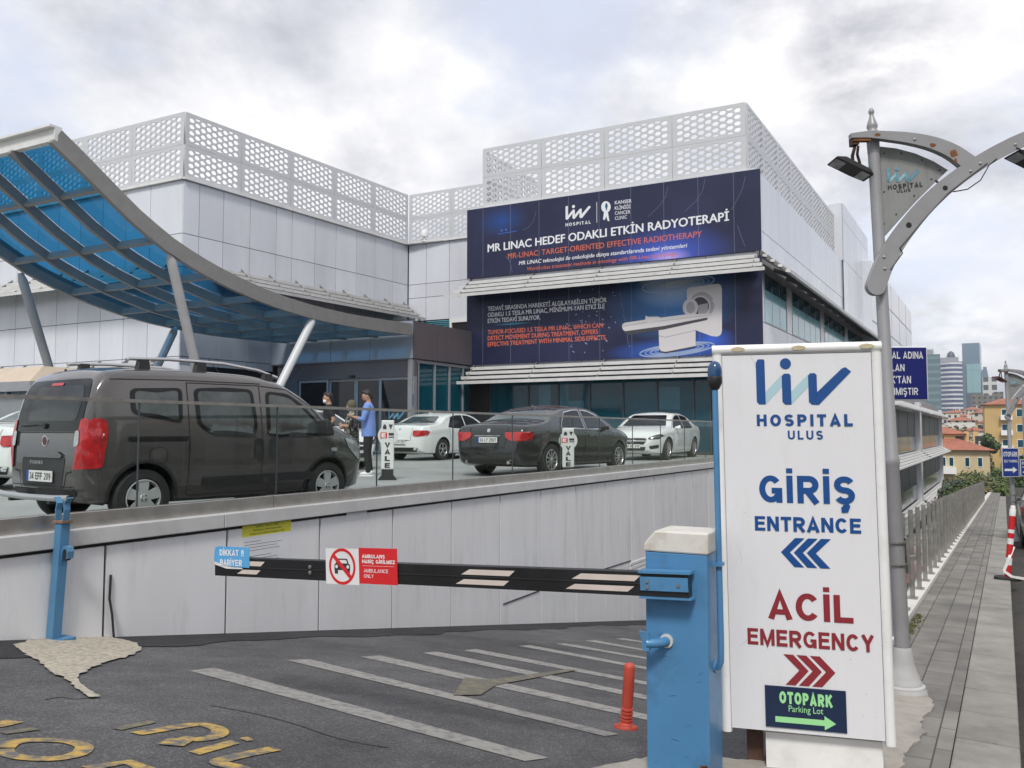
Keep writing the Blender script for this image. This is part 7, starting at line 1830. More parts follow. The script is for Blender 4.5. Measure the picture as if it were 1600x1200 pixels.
# valet signs standing on the plaza
M['valetwhite'] = mat('valet_white', (0.66, 0.67, 0.66), .45)
def valet(base, H, label):
    t = thing('valet_sign', label, 'sign', tuple(base), math.atan2(0, 1)); f = Fr((0, 0, 0), (1, 0, 0), (0, -1, 0)); w = .122; k = H / 1.13
    mb = MB(); mb.fbox(f, -w, w, .2 * k, 1.13 * k, -.06, 0); c_ = mb.build('board', M['valetwhite'], t, local=True, bevel=.02)
    mb = MB(); mb.prism([f.w(u, z * k, 0) for u, z in ((-w * .9, .2), (-w * .9, .10), (-w * 1.5, .0), (w * 1.5, 0), (w * .9, .10), (w * .9, .2))], Vector((0, .06, 0))); mb.build('foot', M['trimblack'], t, local=True)
    mb = MB(); mb.lathe([(0, 0), (.19, 0), (.19, .03), (0, .03)], (0, .05, .84 * k), (0, -1, 0), 20); mb.build('disc', M['valetwhite'], t, local=True)
    for i, ch in enumerate("VALE"):
        mb = MB(); lay(mb, f, stroke_text(ch, .24), -.05, (.615 - i * .128) * k, .10, .095 * k, .004); mb.build('lettering', M['ink'], t, local=True)
    mb = MB(); mb.fbox(f, -.135, -.01, .79 * k, .90 * k, .0, .004); mb.build('logo_block', M['stickred'], t, local=True)
    mb = MB(); lay(mb, f, stroke_text("E", .24), -.115, .805 * k, .08, .08 * k, .006); mb.build('lettering', M['white'], t, local=True)
    mb = MB(); mb.fbox(f, .02, .12, .80 * k, .82 * k, .0, .003); mb.fbox(f, .02, .12, .84 * k, .89 * k, .0, .003)
    mb.poly([f.w(u, z * k, .002) for u, z in ((-.09, .96), (-.02, .96), (-.02, 1.01), (-.04, 1.05), (-.07, 1.05), (-.09, 1.01))]); mb.poly([f.w(u, z * k, .002) for u, z in ((.02, 1.05), (.10, 1.05), (.06, .95))]); mb.build('symbol', M['ink'], t, local=True)
    return t
q = at(605, 745, 15.9); q.z = plaza_z(q); v1_ = valet(q, 1.14, 'white valet parking sign beside the man in the blue shirt')
q = at(888, 735, 17.0); q.z = plaza_z(q); v2_ = valet(q, .97, 'white valet parking sign in front of the black saloon')
# kiosk with pale awning roof behind the van
kq = at(22, 640, 17.5); kq.z = plaza_z(kq); kf = Fr(kq, PD, NF)
ki = thing('valet_kiosk', 'kiosk with a cream awning roof and grey fascia behind the dark grey van', 'kiosk', tuple(kq))
M['cream'] = mat('cream_canvas', (.50, .42, .33), .8, 0, .08, 3)
x0, x1 = -2.6, kf.px(47, 600)[0]; zt_ = kf.px(20, 572)[1]; zf = kf.px(20, 597)[1]; zg = kf.px(20, 612)[1]
mb = MB(); mb.prism([kf.w(x0, zf, .1), kf.w(x1 + .15, zf, .1), kf.w(x1 - .05, zt_, -.3), kf.w(x0, zt_, -.3)], NF * -1.9); mb.build('awning_roof', M['cream'], ki)
mb = MB(); mb.fbox(kf, x0, x1 + .15, zg, zf, -1.9, .1); mb.build('fascia', M['mullion'], ki)
mb = MB(); mb.fbox(kf, x0, x1 - .1, PLAZA, PLAZA + .9, -1.7, -.05); mb.build('counter', M['mullion'], ki)
mb = MB(); mb.fbox(kf, x0 + .02, x1 - .12, PLAZA + .9, zg, -1.68, -.07); mb.build('glazing', M['darkglass'], ki)
for u in (x1 - .14, x1 - .9, x1 - 1.7): mb = MB(); mb.fbox(kf, u, u + .06, PLAZA + .9, zg, -.07, -.02); mb.build('upright', M['mullion'], ki)

# ================================================================== PEOPLE
def fuse(mb, name, m, parent, voxel=.012, smooth=6):
    """the pieces of mb grown together into one continuous surface"""
    me = mb.mesh(name, m); o = bpy.data.objects.new(name, me); col.objects.link(o)
    r = o.modifiers.new('fuse', 'REMESH'); r.mode = 'VOXEL'; r.voxel_size = voxel; r.use_smooth_shade = True
    s = o.modifiers.new('smooth', 'SMOOTH'); s.factor = .5; s.iterations = smooth
    bpy.context.view_layer.update()
    me2 = bpy.data.meshes.new_from_object(o.evaluated_get(bpy.context.evaluated_depsgraph_get()))
    bpy.data.objects.remove(o); me2.name = name
    me2.materials.clear()
    for k in (m if isinstance(m, list) else [m]): me2.materials.append(k)
    return link(name, me2, parent)
def rings(mb, rr, n=20, c=lambda z: (0, 0)):
    """stack of ellipses (z, rx, ry)"""
    vs = []
    for z, rx, ry in rr:
        ox, oy = c(z); vs += [Vector((ox + rx * math.cos(2 * math.pi * k / n), oy + ry * math.sin(2 * math.pi * k / n), z)) for k in range(n)]
    fs = [(i * n + k, i * n + (k + 1) % n, (i + 1) * n + (k + 1) % n, (i + 1) * n + k) for i in range(len(rr) - 1) for k in range(n)] + [tuple(range(n))[::-1], tuple(range((len(rr) - 1) * n, len(rr) * n))]
    mb.add(vs, fs)
def blob(mb, c, r, n=14, rot=None):
    vs = []; c = Vector(c)
    for i in range(1, n):
        a = math.pi * i / n
        for k in range(n): b = 2 * math.pi * k / n; p = Vector((r[0] * math.sin(a) * math.cos(b), r[1] * math.sin(a) * math.sin(b), r[2] * math.cos(a))); vs.append(c + (rot @ p if rot else p))
    top, bot = c + (rot @ Vector((0, 0, r[2])) if rot else Vector((0, 0, r[2]))), c - (rot @ Vector((0, 0, r[2])) if rot else Vector((0, 0, r[2])))
    m = len(vs); vs += [top, bot]
    fs = [(i * n + k, i * n + (k + 1) % n, (i + 1) * n + (k + 1) % n, (i + 1) * n + k) for i in range(n - 2) for k in range(n)] + [(m, (k + 1) % n, k) for k in range(n)] + [(m + 1, (n - 2) * n + k, (n - 2) * n + (k + 1) % n) for k in range(n)]
    mb.add(vs, fs)
SKIN = mat('skin', (0.42, 0.235, 0.165), .5, 0, .06, 20); HAIR = mat('dark_hair', (.012, .009, .008), .55, bump=.4, bscale=90)
MASK = mat('white_face_mask', (.75, .76, .77), .7); PHONE = mat('phone', (.02, .02, .022), .2)
def hand(mb, wrist, d, palm_n, curl=.5, side=1):
    """palm, four fingers of unequal length and a thumb; d = pointing direction, palm_n = direction the palm faces"""
    d = d.normalized(); s = d.cross(palm_n).normalized() * side; pn = s.cross(d) * side; w = Vector(wrist)
    mb.beam(w - d * .01, w + d * .09, .075, .028, up=palm_n)
    for i, (o, L) in enumerate(((-.030, .070), (-.010, .080), (.010, .075), (.029, .058))):
        b = w + d * .085 + s * o; q = b + (d * (1 - curl * .3) + palm_n * curl * .5).normalized() * L * .5; e = q + (d * (1 - curl) + palm_n * curl).normalized() * L * .5
        mb.tube([b - d * .02, b, q, e], [.0105, .0105, .0095, .008], 7)
    t = w + d * .03 - s * .035; mb.tube([t, t - s * .025 + d * .03 + palm_n * .01, t - s * .022 + d * .062 + palm_n * .02], [.0125, .0115, .009], 7)
def make_person(label, H, legs, arms, yaw, pitch, top, bottom, female=False, loose=0.0, hem=.86, sleeve=.5, hair='short', scarf=None, lean=0.0, shoe='white'):
    """faces +x; arms: ((elbow, wrist, hand dir, palm normal) left, right); legs: ((knee, ankle) left, right) in units for 1.75 m"""
    t = thing('person', label, 'person'); k = H / 1.75; sw = .17 if female else .188
    S = [Vector((lean * .8, s * sw, 1.42)) for s in (1, -1)]; HP = [Vector((0, s * .088, .90)) for s in (1, -1)]
    sh = lambda z: (lean * max(0, (z - .9)) * 1.5, 0)
    hc = Vector((lean * 1.2 + .02, 0, 1.625)); RM = Matrix.Rotation(yaw, 3, 'Z') @ Matrix.Rotation(pitch, 3, 'Y')
    def done(mb): mb.v = [p * k for p in mb.v]; return mb
    mb = MB()
    rings(mb, [(.84, .09, .13), (.92, .115, .162), (1.04, .10, .14), (1.18, .108, .152), (1.30, .118, .165), (1.40, .10, .175), (1.45, .075, .12), (1.49, .058, .062), (1.56, .055, .055)], c=sh)
    blob(mb, hc, (.098, .077, .118), rot=RM); blob(mb, hc + RM @ Vector((.045, 0, -.065)), (.05, .048, .055), rot=RM)
    blob(mb, hc + RM @ Vector((.100, 0, -.012)), (.018, .013, .026), 8, RM)
    for s in (1, -1): blob(mb, hc + RM @ Vector((-.005, s * .078, -.01)), (.018, .012, .032), 8, RM)
    for i in (0, 1):
        e, w, hd_, pn = [Vector(q) for q in arms[i]]; mb.tube([S[i] - Vector((0, (1, -1)[i] * .05, 0)), S[i], S[i].lerp(e, .5), e, e.lerp(w, .35), w], [.055, .056, .048, .040, .040, .027], 12)
        hand(mb, w, hd_, pn, .6, (1, -1)[i])
        kn, an = [Vector(q) for q in legs[i]]; mb.tube([HP[i], HP[i].lerp(kn, .5), kn, kn.lerp(an, .35), an], [.082, .076, .055, .056, .036], 12); mb.tube([an, an + Vector((.05, 0, -.035)), an + Vector((.16, 0, -.045))], [.036, .038, .03], 10)
    b = fuse(done(mb), 'body', [SKIN], t, .011, 5)
    # trousers
    mb = MB(); rings(mb, [(.80, .10, .14), (.90, .130, .176), (1.0, .118, .160), (1.03, .115, .156)], c=sh)
    for i in (0, 1):
        kn, an = [Vector(q) for q in legs[i]]; mb.tube([HP[i] + Z * .02, HP[i].lerp(kn, .5), kn, kn.lerp(an, .5), an + Z * .0], [.098, .090, .070, .064, .058], 14)
    fuse(done(mb), 'trousers', [bottom], t, .013, 4)
    # top
    mb = MB(); l = loose
    rings(mb, [(hem, .128 + l, .175 + l), (1.0, .124 + l, .166 + l), (1.16, .122 + l * .8, .166 + l * .6), (1.30, .130 + l * .4, .178 + l * .3), (1.40, .112, .188), (1.46, .082, .128), (1.49, .068, .074)], c=sh)
    for i in (0, 1):
        e, w, _, _ = [Vector(q) for q in arms[i]]
        pts = [S[i] - Vector((0, (1, -1)[i] * .06, 0)), S[i], S[i].lerp(e, .5)]; rd = [.062, .066, .060 + l * .2]
        if sleeve > .5: pts += [e, e.lerp(w, sleeve - .5 if sleeve < 1 else .8)]; rd += [.053 + l * .2, .046 + l * .2]
        else: pts += [S[i].lerp(e, .75)]; rd += [.062]
        mb.tube(pts, rd, 14)
    fuse(done(mb), 'shirt', [top], t, .012, 4)
    # hair or scarf, mask, shoes
    mb = MB()
    if scarf:
        blob(mb, hc + RM @ Vector((-.018, 0, .012)), (.112, .094, .126), rot=RM); blob(mb, hc + Vector((-.05, 0, -.12)), (.075, .078, .08)); rings(mb, [(1.43, .085, .10), (1.50, .072, .08), (1.56, .07, .075)], c=sh)
        fuse(done(mb), 'headscarf', [scarf], t, .011, 3)
    else:
        blob(mb, hc + RM @ Vector((-.022, 0, .028)), (.094, .084, .104), rot=RM); blob(mb, hc + RM @ Vector((.02, 0, .088)), (.075, .066, .042), rot=RM); blob(mb, hc + RM @ Vector((-.055, 0, -.03)), (.055, .066, .075), rot=RM)
        fuse(done(mb), 'hair', [HAIR], t, .010, 2)
    if hair != 'nomask':
        mb = MB(); blob(mb, hc + RM @ Vector((.062, 0, -.062)), (.052, .060, .050), rot=RM); fuse(done(mb), 'face_mask', [MASK], t, .010, 2)
    else:
        mb = MB(); blob(mb, hc + RM @ Vector((.050, 0, -.082)), (.048, .055, .042), rot=RM); fuse(done(mb), 'stubble', [mat('short_beard', (.09, .055, .042), .7)], t, .010, 2)
    mb = MB()
    for s in (1, -1): blob(mb, (hc + RM @ Vector((.088, s * .032, .012))) * k, (.008, .012, .007), 8)
    mb.build('eyes', HAIR, t, local=True)
    for i in (0, 1):
        an = Vector(legs[i][1]); mb = MB(); mb.prism([Vector((an.x + x, an.y + y, .0)) for x, y in ((-.085, -.035), (.10, -.045), (.175, -.03), (.19, 0), (.175, .03), (.10, .045), (-.085, .035), (-.1, 0))], Z * .03)
        so = done(mb).build('shoe_sole', MASK, t, local=True, bevel=.006)
        mb = MB(); blob(mb, (an.x + .06, an.y, .055), (.125, .046, .04)); blob(mb, (an.x - .03, an.y, .08), (.06, .042, .05)); fuse(done(mb), 'shoe', [MASK if shoe == 'white' else M['trimblack']], t, .012, 2)
    return t
LEGS = (((.03, .10, .49), (-.01, .11, .08)), ((.02, -.10, .49), (-.03, -.12, .08)))
BLK = mat('black_cotton', (.010, .010, .011), .85, bump=.3, bscale=30); JEAN = mat('dark_denim', (.018, .022, .035), .85, 0, .2, 20)
SHB = mat('light_blue_shirt', (.17, .27, .62), .75, 0, .08, 6, bump=.5, bscale=14); TRB = mat('black_trousers', (.012, .012, .014), .8, bump=.4, bscale=12)
OLV = mat('olive_headscarf', (.10, .095, .055), .85, 0, .15, 12)
def pattern_mat():
    m = bpy.data.materials.new('patterned_blouse'); n, l, b = nodes_of(m); b.inputs["Roughness"].default_value = .8
    t = n.new("ShaderNodeTexCoord"); v = n.new("ShaderNodeTexVoronoi"); v.inputs["Scale"].default_value = 26; l.new(t.outputs["Object"], v.inputs["Vector"])
    s = n.new("ShaderNodeSeparateColor"); l.new(v.outputs["Color"], s.inputs[0]); r = n.new("ShaderNodeValToRGB"); cr = r.color_ramp; cr.interpolation = 'CONSTANT'
    cr.elements[0].color = (.02, .02, .02, 1); cr.elements[1].position = .35; cr.elements[1].color = (.24, .20, .15, 1); e = cr.elements.new(.6); e.color = (.40, .38, .34, 1); e = cr.elements.new(.8); e.color = (.04, .05, .045, 1)
    l.new(s.outputs[0], r.inputs[0]); l.new(r.outputs[0], b.inputs["Base Color"]); return m
def place(t, px, dep, deg):
    q = at(px, 700, dep); q.z = plaza_z(q); t.location = q; t.rotation_euler = (0, 0, R(deg))
pA = make_person('man in black T-shirt with white mask standing beside the nose of the dark grey van', 1.77, LEGS,
    (((-.12, .23, 1.15), (.05, .25, .93), (.25, 0, -1), (0, -1, 0)), ((-.10, -.23, 1.15), (.08, -.22, .96), (.6, .1, -.8), (0, 1, 0))), .1, .12, BLK, JEAN)
place(pA, 513, 18.0, 188)
pB = make_person('man in light blue shirt and black trousers looking down at the phone he holds', 1.78, LEGS,
    (((.10, .25, 1.14), (.30, .12, 1.20), (1, -.4, .1), (0, -.3, 1)), ((.10, -.25, 1.14), (.30, -.10, 1.20), (1, .4, .1), (0, .3, 1))), .12, .35, SHB, TRB, loose=.022, hem=.80, sleeve=.9, hair='nomask', lean=.02)
place(pB, 576, 17.2, 186)
mb = MB(); mb.box(.34, .48, -.038, .038, 1.245, 1.254); ph = mb.mesh('phone', [PHONE]); pho = link('mobile_phone', ph)
tag(pho, 'black mobile phone in the hands of the man in light blue', 'phone'); pho.location = pB.location; pho.rotation_euler = pB.rotation_euler
pC = make_person('woman in olive headscarf and patterned blouse standing between the two men', 1.58, LEGS,
    (((.06, .24, 1.13), (.24, .06, 1.16), (.5, -1, .1), (-1, 0, .2)), ((.06, -.24, 1.13), (.25, -.04, 1.10), (.4, 1, .1), (-1, 0, .2))), -.2, .1, pattern_mat(), TRB, female=True, loose=.05, hem=.70, sleeve=.75, scarf=OLV)
place(pC, 549, 17.6, 205)

# ================================================================== BEYOND THE STREET
M['spandrel'] = mat('green_grey_spandrel', (.14, .17, .16), .12, 0, .1, .3, spec=.6)
# annex of the hospital further down, three storeys with louvres, and its plain upper block
ann = thing('annex_building', 'further hospital annex with white columns and striped louvres under a plain white upper block', 'building', tuple(R1.w(66, -6)))
AX = Fr(R1.w(0, 0, .6), U, V)
a0 = AX.px(1366, 600)[0]; a1 = AX.px(1468, 700)[0]; au = AX.px(1424, 500)[0]; am = AX.px(1433, 700)[0]
_, ztop = AX.px(1402, 460); zf = [AX.px(1445, y)[1] for y in (640, 702, 772)]
mb = MB(); prism_z(mb, [AX.w(a0, 0, -.1), AX.w(a1, 0, -.1), AX.w(a1, 0, -16), AX.w(a0, 0, -16)], -9, zf[0] + .8); mb.build('wall_core', M['vest'], ann)
mb = MB(); prism_z(mb, [AX.w(a0, 0, 0), AX.w(au, 0, 0), AX.w(au, 0, -14), AX.w(a0, 0, -14)], zf[0] + .8, ztop); mb.build('upper_block', M['clad'], ann)
mb = MB()
for k in range(1, 4): z = zf[0] + .8 + (ztop - zf[0] - .8) * k / 4; mb.fbox(AX, a0, au, z, z + .05, -.01, .006)
for k in range(1, 5): u = a0 + (au - a0) * k / 5; mb.fbox(AX, u, u + .05, zf[0] + .8, ztop, -.01, .005)
mb.build('panel_joint', M['joint'], ann)
for u0, u1 in ((a0, am - 1.0), (am + 1.2, a1 - .3)):
    for j, z in enumerate(zf):
        mb = MB()
        for k in range(5): t = k / 4; mb.fbox(AX, u0, u1, z - .55 * t - .05, z - .55 * t + .05, .1 + .9 * t, .35 + .9 * t)
        mb.build('louvre', M['louvre'], ann)
    for z0, z1 in ((zf[1] + .1, zf[0] - .55), (zf[2] + .1, zf[1] - .6), (zf[2] - 3.2, zf[2] - .6)):
        n = 4
        for k in range(n):
            ua, ub_ = u0 + (u1 - u0) * k / n, u0 + (u1 - u0) * (k + 1) / n
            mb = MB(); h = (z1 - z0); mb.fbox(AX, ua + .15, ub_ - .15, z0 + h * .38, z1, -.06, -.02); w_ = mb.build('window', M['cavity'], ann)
            mb = MB(); mb.fbox(AX, ua + .1, ub_ - .1, z0, z0 + h * .36, -.06, .0); mb.build('spandrel', M['spandrel'], w_)
for u in (am - .9, a1 - .25):
    mb = MB(); mb.fbox(AX, u, u + (1.9 if u < a1 - 2 else .3), -9, zf[0] + .4, -.05, .35); mb.build('column', M['clad'], ann)

# ------------------------------------------------------------------ city on the far slope
WALLC = [(0.60, 0.55, 0.48), (0.66, 0.64, 0.60), (0.52, 0.45, 0.36), (0.58, 0.42, 0.20), (0.55, 0.52, 0.50), (0.62, 0.50, 0.42)]
M['tile'] = mat('red_roof_tile', (0.33, 0.125, 0.08), .85, 0, .25, .8)
def win_mat(name, wall, glass, fx, fz, frac):
    """far facade: rows of windows as a pattern in the building's own coordinates"""
    m = bpy.data.materials.new(name); n, l, b = nodes_of(m); b.inputs["Roughness"].default_value = .6
    t = n.new("ShaderNodeTexCoord"); g = n.new("ShaderNodeNewGeometry")
    s = n.new("ShaderNodeSeparateXYZ"); l.new(t.outputs["Object"], s.inputs[0]); sn_ = n.new("ShaderNodeSeparateXYZ"); l.new(t.outputs["Normal"], sn_.inputs[0])
    def mth(op, a, c=None):
        q = n.new("ShaderNodeMath"); q.operation = op
        for i, v in enumerate((a, c)):
            if v is None: continue
            if isinstance(v, (int, float)): q.inputs[i].default_value = v
            else: l.new(v, q.inputs[i])
        return q.outputs[0]
    ax = mth('GREATER_THAN', mth('ABSOLUTE', sn_.outputs[0]), .5)
    h = mth('ADD', mth('MULTIPLY', s.outputs[0], mth('SUBTRACT', 1, ax)), mth('MULTIPLY', s.outputs[1], ax))
    wx = mth('LESS_THAN', mth('ABSOLUTE', mth('SUBTRACT', mth('FRACT', mth('DIVIDE', h, fx)), .5)), frac[0] / 2); wz = mth('LESS_THAN', mth('ABSOLUTE', mth('SUBTRACT', mth('FRACT', mth('DIVIDE', s.outputs[2], fz)), .5)), frac[1] / 2)
    up = mth('LESS_THAN', mth('ABSOLUTE', sn_.outputs[2]), .5); f = mth('MULTIPLY', mth('MULTIPLY', wx, wz), up)
    mx = n.new("ShaderNodeMix"); mx.data_type = 'RGBA'; l.new(f, mx.inputs[0]); mx.inputs[6].default_value = (*wall, 1); mx.inputs[7].default_value = (*glass, 1); l.new(mx.outputs[2], b.inputs["Base Color"])
    rr = mth('SUBTRACT', .7, mth('MULTIPLY', f, .55)); l.new(rr, b.inputs["Roughness"]); return m
HM = [win_mat('house_wall_%s' % n_, c, (.05, .055, .06), 2.6, 2.9, (.42, .48)) for n_, c in zip(('sand', 'white', 'tan', 'yellow', 'grey', 'pink'), WALLC)]
def hip_roof(mb, w, d, z, h, o=.5):
    r = min(w, d) / 2; a, b = w / 2 + o, d / 2 + o
    if w >= d: rd = [Vector((-(w - d) / 2 - .01, 0, z + h)), Vector(((w - d) / 2 + .01, 0, z + h))]
    else: rd = [Vector((0, -(d - w) / 2 - .01, z + h)), Vector((0, (d - w) / 2 + .01, z + h))]
    c = [Vector((-a, -b, z)), Vector((a, -b, z)), Vector((a, b, z)), Vector((-a, b, z))]
    if w >= d: mb.add(c + rd, [(0, 1, 5, 4), (1, 2, 5), (2, 3, 4, 5), (3, 0, 4), (3, 2, 1, 0)])
    else: mb.add(c + rd, [(0, 1, 4), (1, 2, 5, 4), (2, 3, 5), (3, 0, 4, 5), (3, 2, 1, 0)])
def house(loc, w, d, h, rz, m, label, group=None, roof=True, rh=None):
    t = thing('house', label, 'house', loc, rz - math.atan2(loc[0], loc[1]), group); mb = MB(); mb.box(-w / 2, w / 2, -d / 2, d / 2, -4, h); mb.build('wall', m, t, local=True)
    mb = MB()
    if roof:
        hip_roof(mb, w, d, h - .02, rh or min(w, d) * .2); r_ = mb.build('roof', M['tile'], t, local=True)
        mb = MB(); mb.box(w * .2, w * .2 + .8, -.4, .4, h, h + min(w, d) * .2 + .9); mb.build('chimney', HM[0], r_, local=True)
    else:
        mb.box(-w / 2 - .15, w / 2 + .15, -d / 2 - .15, d / 2 + .15, h, h + .4); mb.build('roof', M['roof'], t, local=True)
    return t
def far(px, py, dep):
    return at(px, py, dep)
# the near red roofed house in the valley, with its windows as parts
q = far(1515, 730, 118); hx = at(1466, 690, 118).x; hx2 = at(1566, 690, 118).x; Wd = (hx2 - hx) * 1.02
zt_ = at(1515, 703, 118).z; hz0 = zt_ - 6
t = thing('villa', 'low cream villa with wide red hipped roof and small upper roof among the trees', 'house', ((hx + hx2) / 2, 124, hz0), R(-22))
mb = MB(); mb.box(-Wd / 2, Wd / 2, -5.5, 5.5, -6, 6); mb.build('wall', mat('cream_plaster', (.56, .46, .28), .8, 0, .1, .6), t, local=True)
mb = MB(); hip_roof(mb, Wd, 11, 5.98, 2.0, .7); r_ = mb.build('roof', M['tile'], t, local=True)
mb = MB(); mb.box(-2.6, 1.8, -2, 2, 6.5, 8.3); up_ = mb.build('upper_wall', HM[3], t, local=True)
mb = MB(); hip_roof(mb, 4.4, 4, 8.28, 1.0, .5); hip_roof(mb, .01, .01, 8.3, .01, .01); mb.f = mb.f[:5]; mb.m = mb.m[:5]; mb.v = mb.v[:6]
for p in mb.v: p.x -= .4
mb.build('upper_roof', M['tile'], t, local=True)
for x in (1.9, 3.1): mb = MB(); mb.box(x, x + .7, -1.5, -.8, 6.4, 8.6); mb.build('chimney', HM[3], r_, local=True)
for x in (-4.0, -3.0, -1.2, -.2, 1.8, 3.4, 4.2):
    if abs(x) > Wd / 2 - .5: continue
    mb = MB(); mb.box(x - .32, x + .32, -5.56, -5.48, 3.6, 5.0); w_ = mb.build('window', M['white'], t, local=True); mb = MB(); mb.box(x - .25, x + .25, -5.58, -5.5, 3.7, 4.9); mb.build('pane', M['darkglass'], w_, local=True)
mb = MB(); mb.box(-1.6, .3, -6.6, -5.5, 2.6, 3.5); mb.build('balcony', M['white'], t, local=True)
# the yellow apartment house with balconies
q0 = at(1555, 690, 165); q1 = at(1600, 690, 165); z1 = at(1570, 632, 165).z; z0 = at(1570, 735, 165).z
t = thing('apartment_house', 'ochre yellow apartment house with white balconies and a red roof', 'building', (q0.x + 5.2, 169, z0), R(-27))
W_a = 9.0; Hh = z1 - z0
mb = MB(); mb.box(-W_a / 2, W_a / 2, -6, 1, -6, Hh); mb.build('wall', mat('ochre_plaster', (.52, .36, .16), .8, 0, .1, .3), t, local=True)
mb = MB(); hip_roof(mb, W_a, 7, Hh - .01, 1.3, .6); mb.v = [p - Vector((0, 2.5, 0)) for p in mb.v]; mb.build('roof', M['tile'], t, local=True)
for j in range(4):
    z = Hh - 2.9 - j * 3.0
    mb = MB(); mb.box(-W_a * .20, W_a * .02, -7.1, -5.98, z - .2, z + .8); mb.build('balcony', M['white'], t, local=True)
    for x in (-W_a * .12, W_a * .16, W_a * .33):
        mb = MB(); mb.box(x - .55, x + .55, -6.06, -5.98, z + .4, z + 2.0); w_ = mb.build('window', M['white'], t, local=True); mb = MB(); mb.box(x - .45, x + .45, -6.08, -6.0, z + .5, z + 1.9); mb.build('pane', M['darkglass'], w_, local=True)
# flats behind: (px left, px right, top, bottom, depth, wall, roof?)
hs = [(1440, 1470, 668, 690, 260, 5), (1462, 1492, 690, 712, 210, 1), (1478, 1500, 676, 694, 240, 5), (1492, 1532, 652, 676, 300, 1), (1512, 1546, 668, 694, 215, 1), (1528, 1552, 640, 656, 330, 0), (1536, 1566, 655, 676, 250, 3),
      (1548, 1574, 630, 652, 320, 3), (1464, 1484, 648, 664, 350, 4), (1480, 1502, 640, 656, 400, 0), (1500, 1520, 636, 650, 430, 5), (1518, 1534, 633, 648, 420, 1), (1532, 1550, 628, 642, 460, 0), (1468, 1490, 634, 646, 520, 2), (1548, 1566, 620, 634, 520, 4), (1590, 1625, 640, 700, 200, 0),
      (1572, 1598, 612, 636, 400, 1), (1486, 1512, 630, 640, 600, 4), (1512, 1540, 626, 636, 620, 2), (1452, 1472, 655, 672, 330, 1), (1600, 1640, 620, 650, 330, 5), (1440, 1466, 640, 656, 480, 2), (1498, 1524, 690, 706, 190, 4)]
order_ = ['nearest', 'second', 'third', 'fourth', 'fifth', 'sixth', 'seventh', 'eighth']
rank = lambda i: order_[sorted([j for j in range(len(hs)) if hs[j][5] == hs[i][5]], key=lambda j: hs[j][0]).index(i)]
names = ['sand coloured', 'white', 'tan', 'yellow', 'grey', 'pink']
for i, (xa, xb, ya, yb, dep, k) in enumerate(hs):
    ya += 5 + (9 if ya < 640 else 0); yb += 9 if ya < 650 else 0
    a, b = at(xa, yb, dep), at(xb, yb, dep); top_ = at(xa, ya, dep).z; w = b.x - a.x
    rz = random.uniform(-.25, .25)
    house(((a.x + b.x) / 2, dep + w * .4, a.z), w * .94, w * .8, top_ - a.z, rz, HM[k], '%s red roofed house, %s of its colour from the annex on the far slope' % (names[k], rank(i)), 'red roofed houses on the far slope')
# towers on the skyline
def tower(name, label, xa, xb, ya, yb, dep, m, d=None):
    a, b = at(xa, yb, dep), at(xb, yb, dep); t = thing(name, label, 'tower', ((a.x + b.x) / 2, dep, a.z - 20), -math.atan2((a.x + b.x) / 2, dep)); w = (b.x - a.x) * .88
    return t, w, at(xa, ya, dep).z - a.z + 20
gl = lambda nm, c, r=.12: mat(nm, c, r, .0, .12, .01, spec=.8)
T1 = win_mat('green_glass_bands', (.13, .21, .235), (.08, .15, .17), 4, 7.5, (1.0, .62))
t, w, h = tower('green_tower', 'green glass office tower behind the hospital annex', 1438, 1472, 556, 662, 900, T1)
mb = MB(); mb.box(-w / 2, w / 2, -18, 18, 0, h); mb.build('shaft', T1, t, local=True); mb = MB(); mb.box(-w * .3, w * .2, -10, 10, h, h + 6); mb.build('plant_room', M['mullion'], t, local=True)
T2 = win_mat('white_blue_bands', (.62, .63, .66), (.05, .075, .16), 60, 5.2, (1.0, .6))
t, w, h = tower('banded_tower', 'white tower with curved blue window bands and a dark dome on top', 1471, 1505, 567, 632, 980, T2)
mb = MB(); n = 14; mb.prism([Vector((-w / 2 + w * k / n, -10 - 7 * math.sin(math.pi * k / n), 0)) for k in range(n + 1)] + [Vector((w / 2, 12, 0)), Vector((-w / 2, 12, 0))], Z * h); mb.build('shaft', T2, t, local=True, smooth=False)
mb = MB(); mb.box(-w * .5, w * .35, -8, 8, h, h + 6); mb.build('parapet', M['mullion'], t, local=True)
mb = MB(); mb.lathe([(w * .2, 0), (w * .2, 3), (w * .15, 6.5), (w * .06, 8.5), (0, 9)], (0, 0, h + 5), Z, 16); mb.build('dome', mat('slate_dome', (.06, .07, .10), .4), t, local=True, smooth=True)
T2b = win_mat('dark_teal_bands', (.12, .18, .22), (.06, .10, .13), 5, 5, (.8, .6))
t, w, h = tower('teal_tower', 'slim grey teal tower directly behind the banded white one', 1496, 1514, 566, 632, 1060, T2b); mb = MB(); mb.box(-w / 2, w / 2, -14, 14, 0, h); mb.build('shaft', T2b, t, local=True)
t, w, h = tower('glass_tower', 'tall blue glass tower with a paler stepped face, highest on the skyline', 1506, 1536, 538, 632, 1000, None)
mb = MB(); mb.prism([Vector((-w / 2, -16, 0)), Vector((w / 2 - 2, -16, 0)), Vector((w / 2, 16, 0)), Vector((-w / 2, 16, 0))], Z * h); mb.build('shaft', mat('steel_blue_glass', (.13, .20, .27), .15, 0, .1, .02, spec=.7), t, local=True)
mb = MB(); mb.box(-w * .30, w * .42, -18.5, -15.9, h * .36, h * .73); mb.build('pale_face', win_mat('pale_green_glass', (.19, .34, .38), (.24, .41, .45), 11, 60, (.92, .96)), t, local=True)
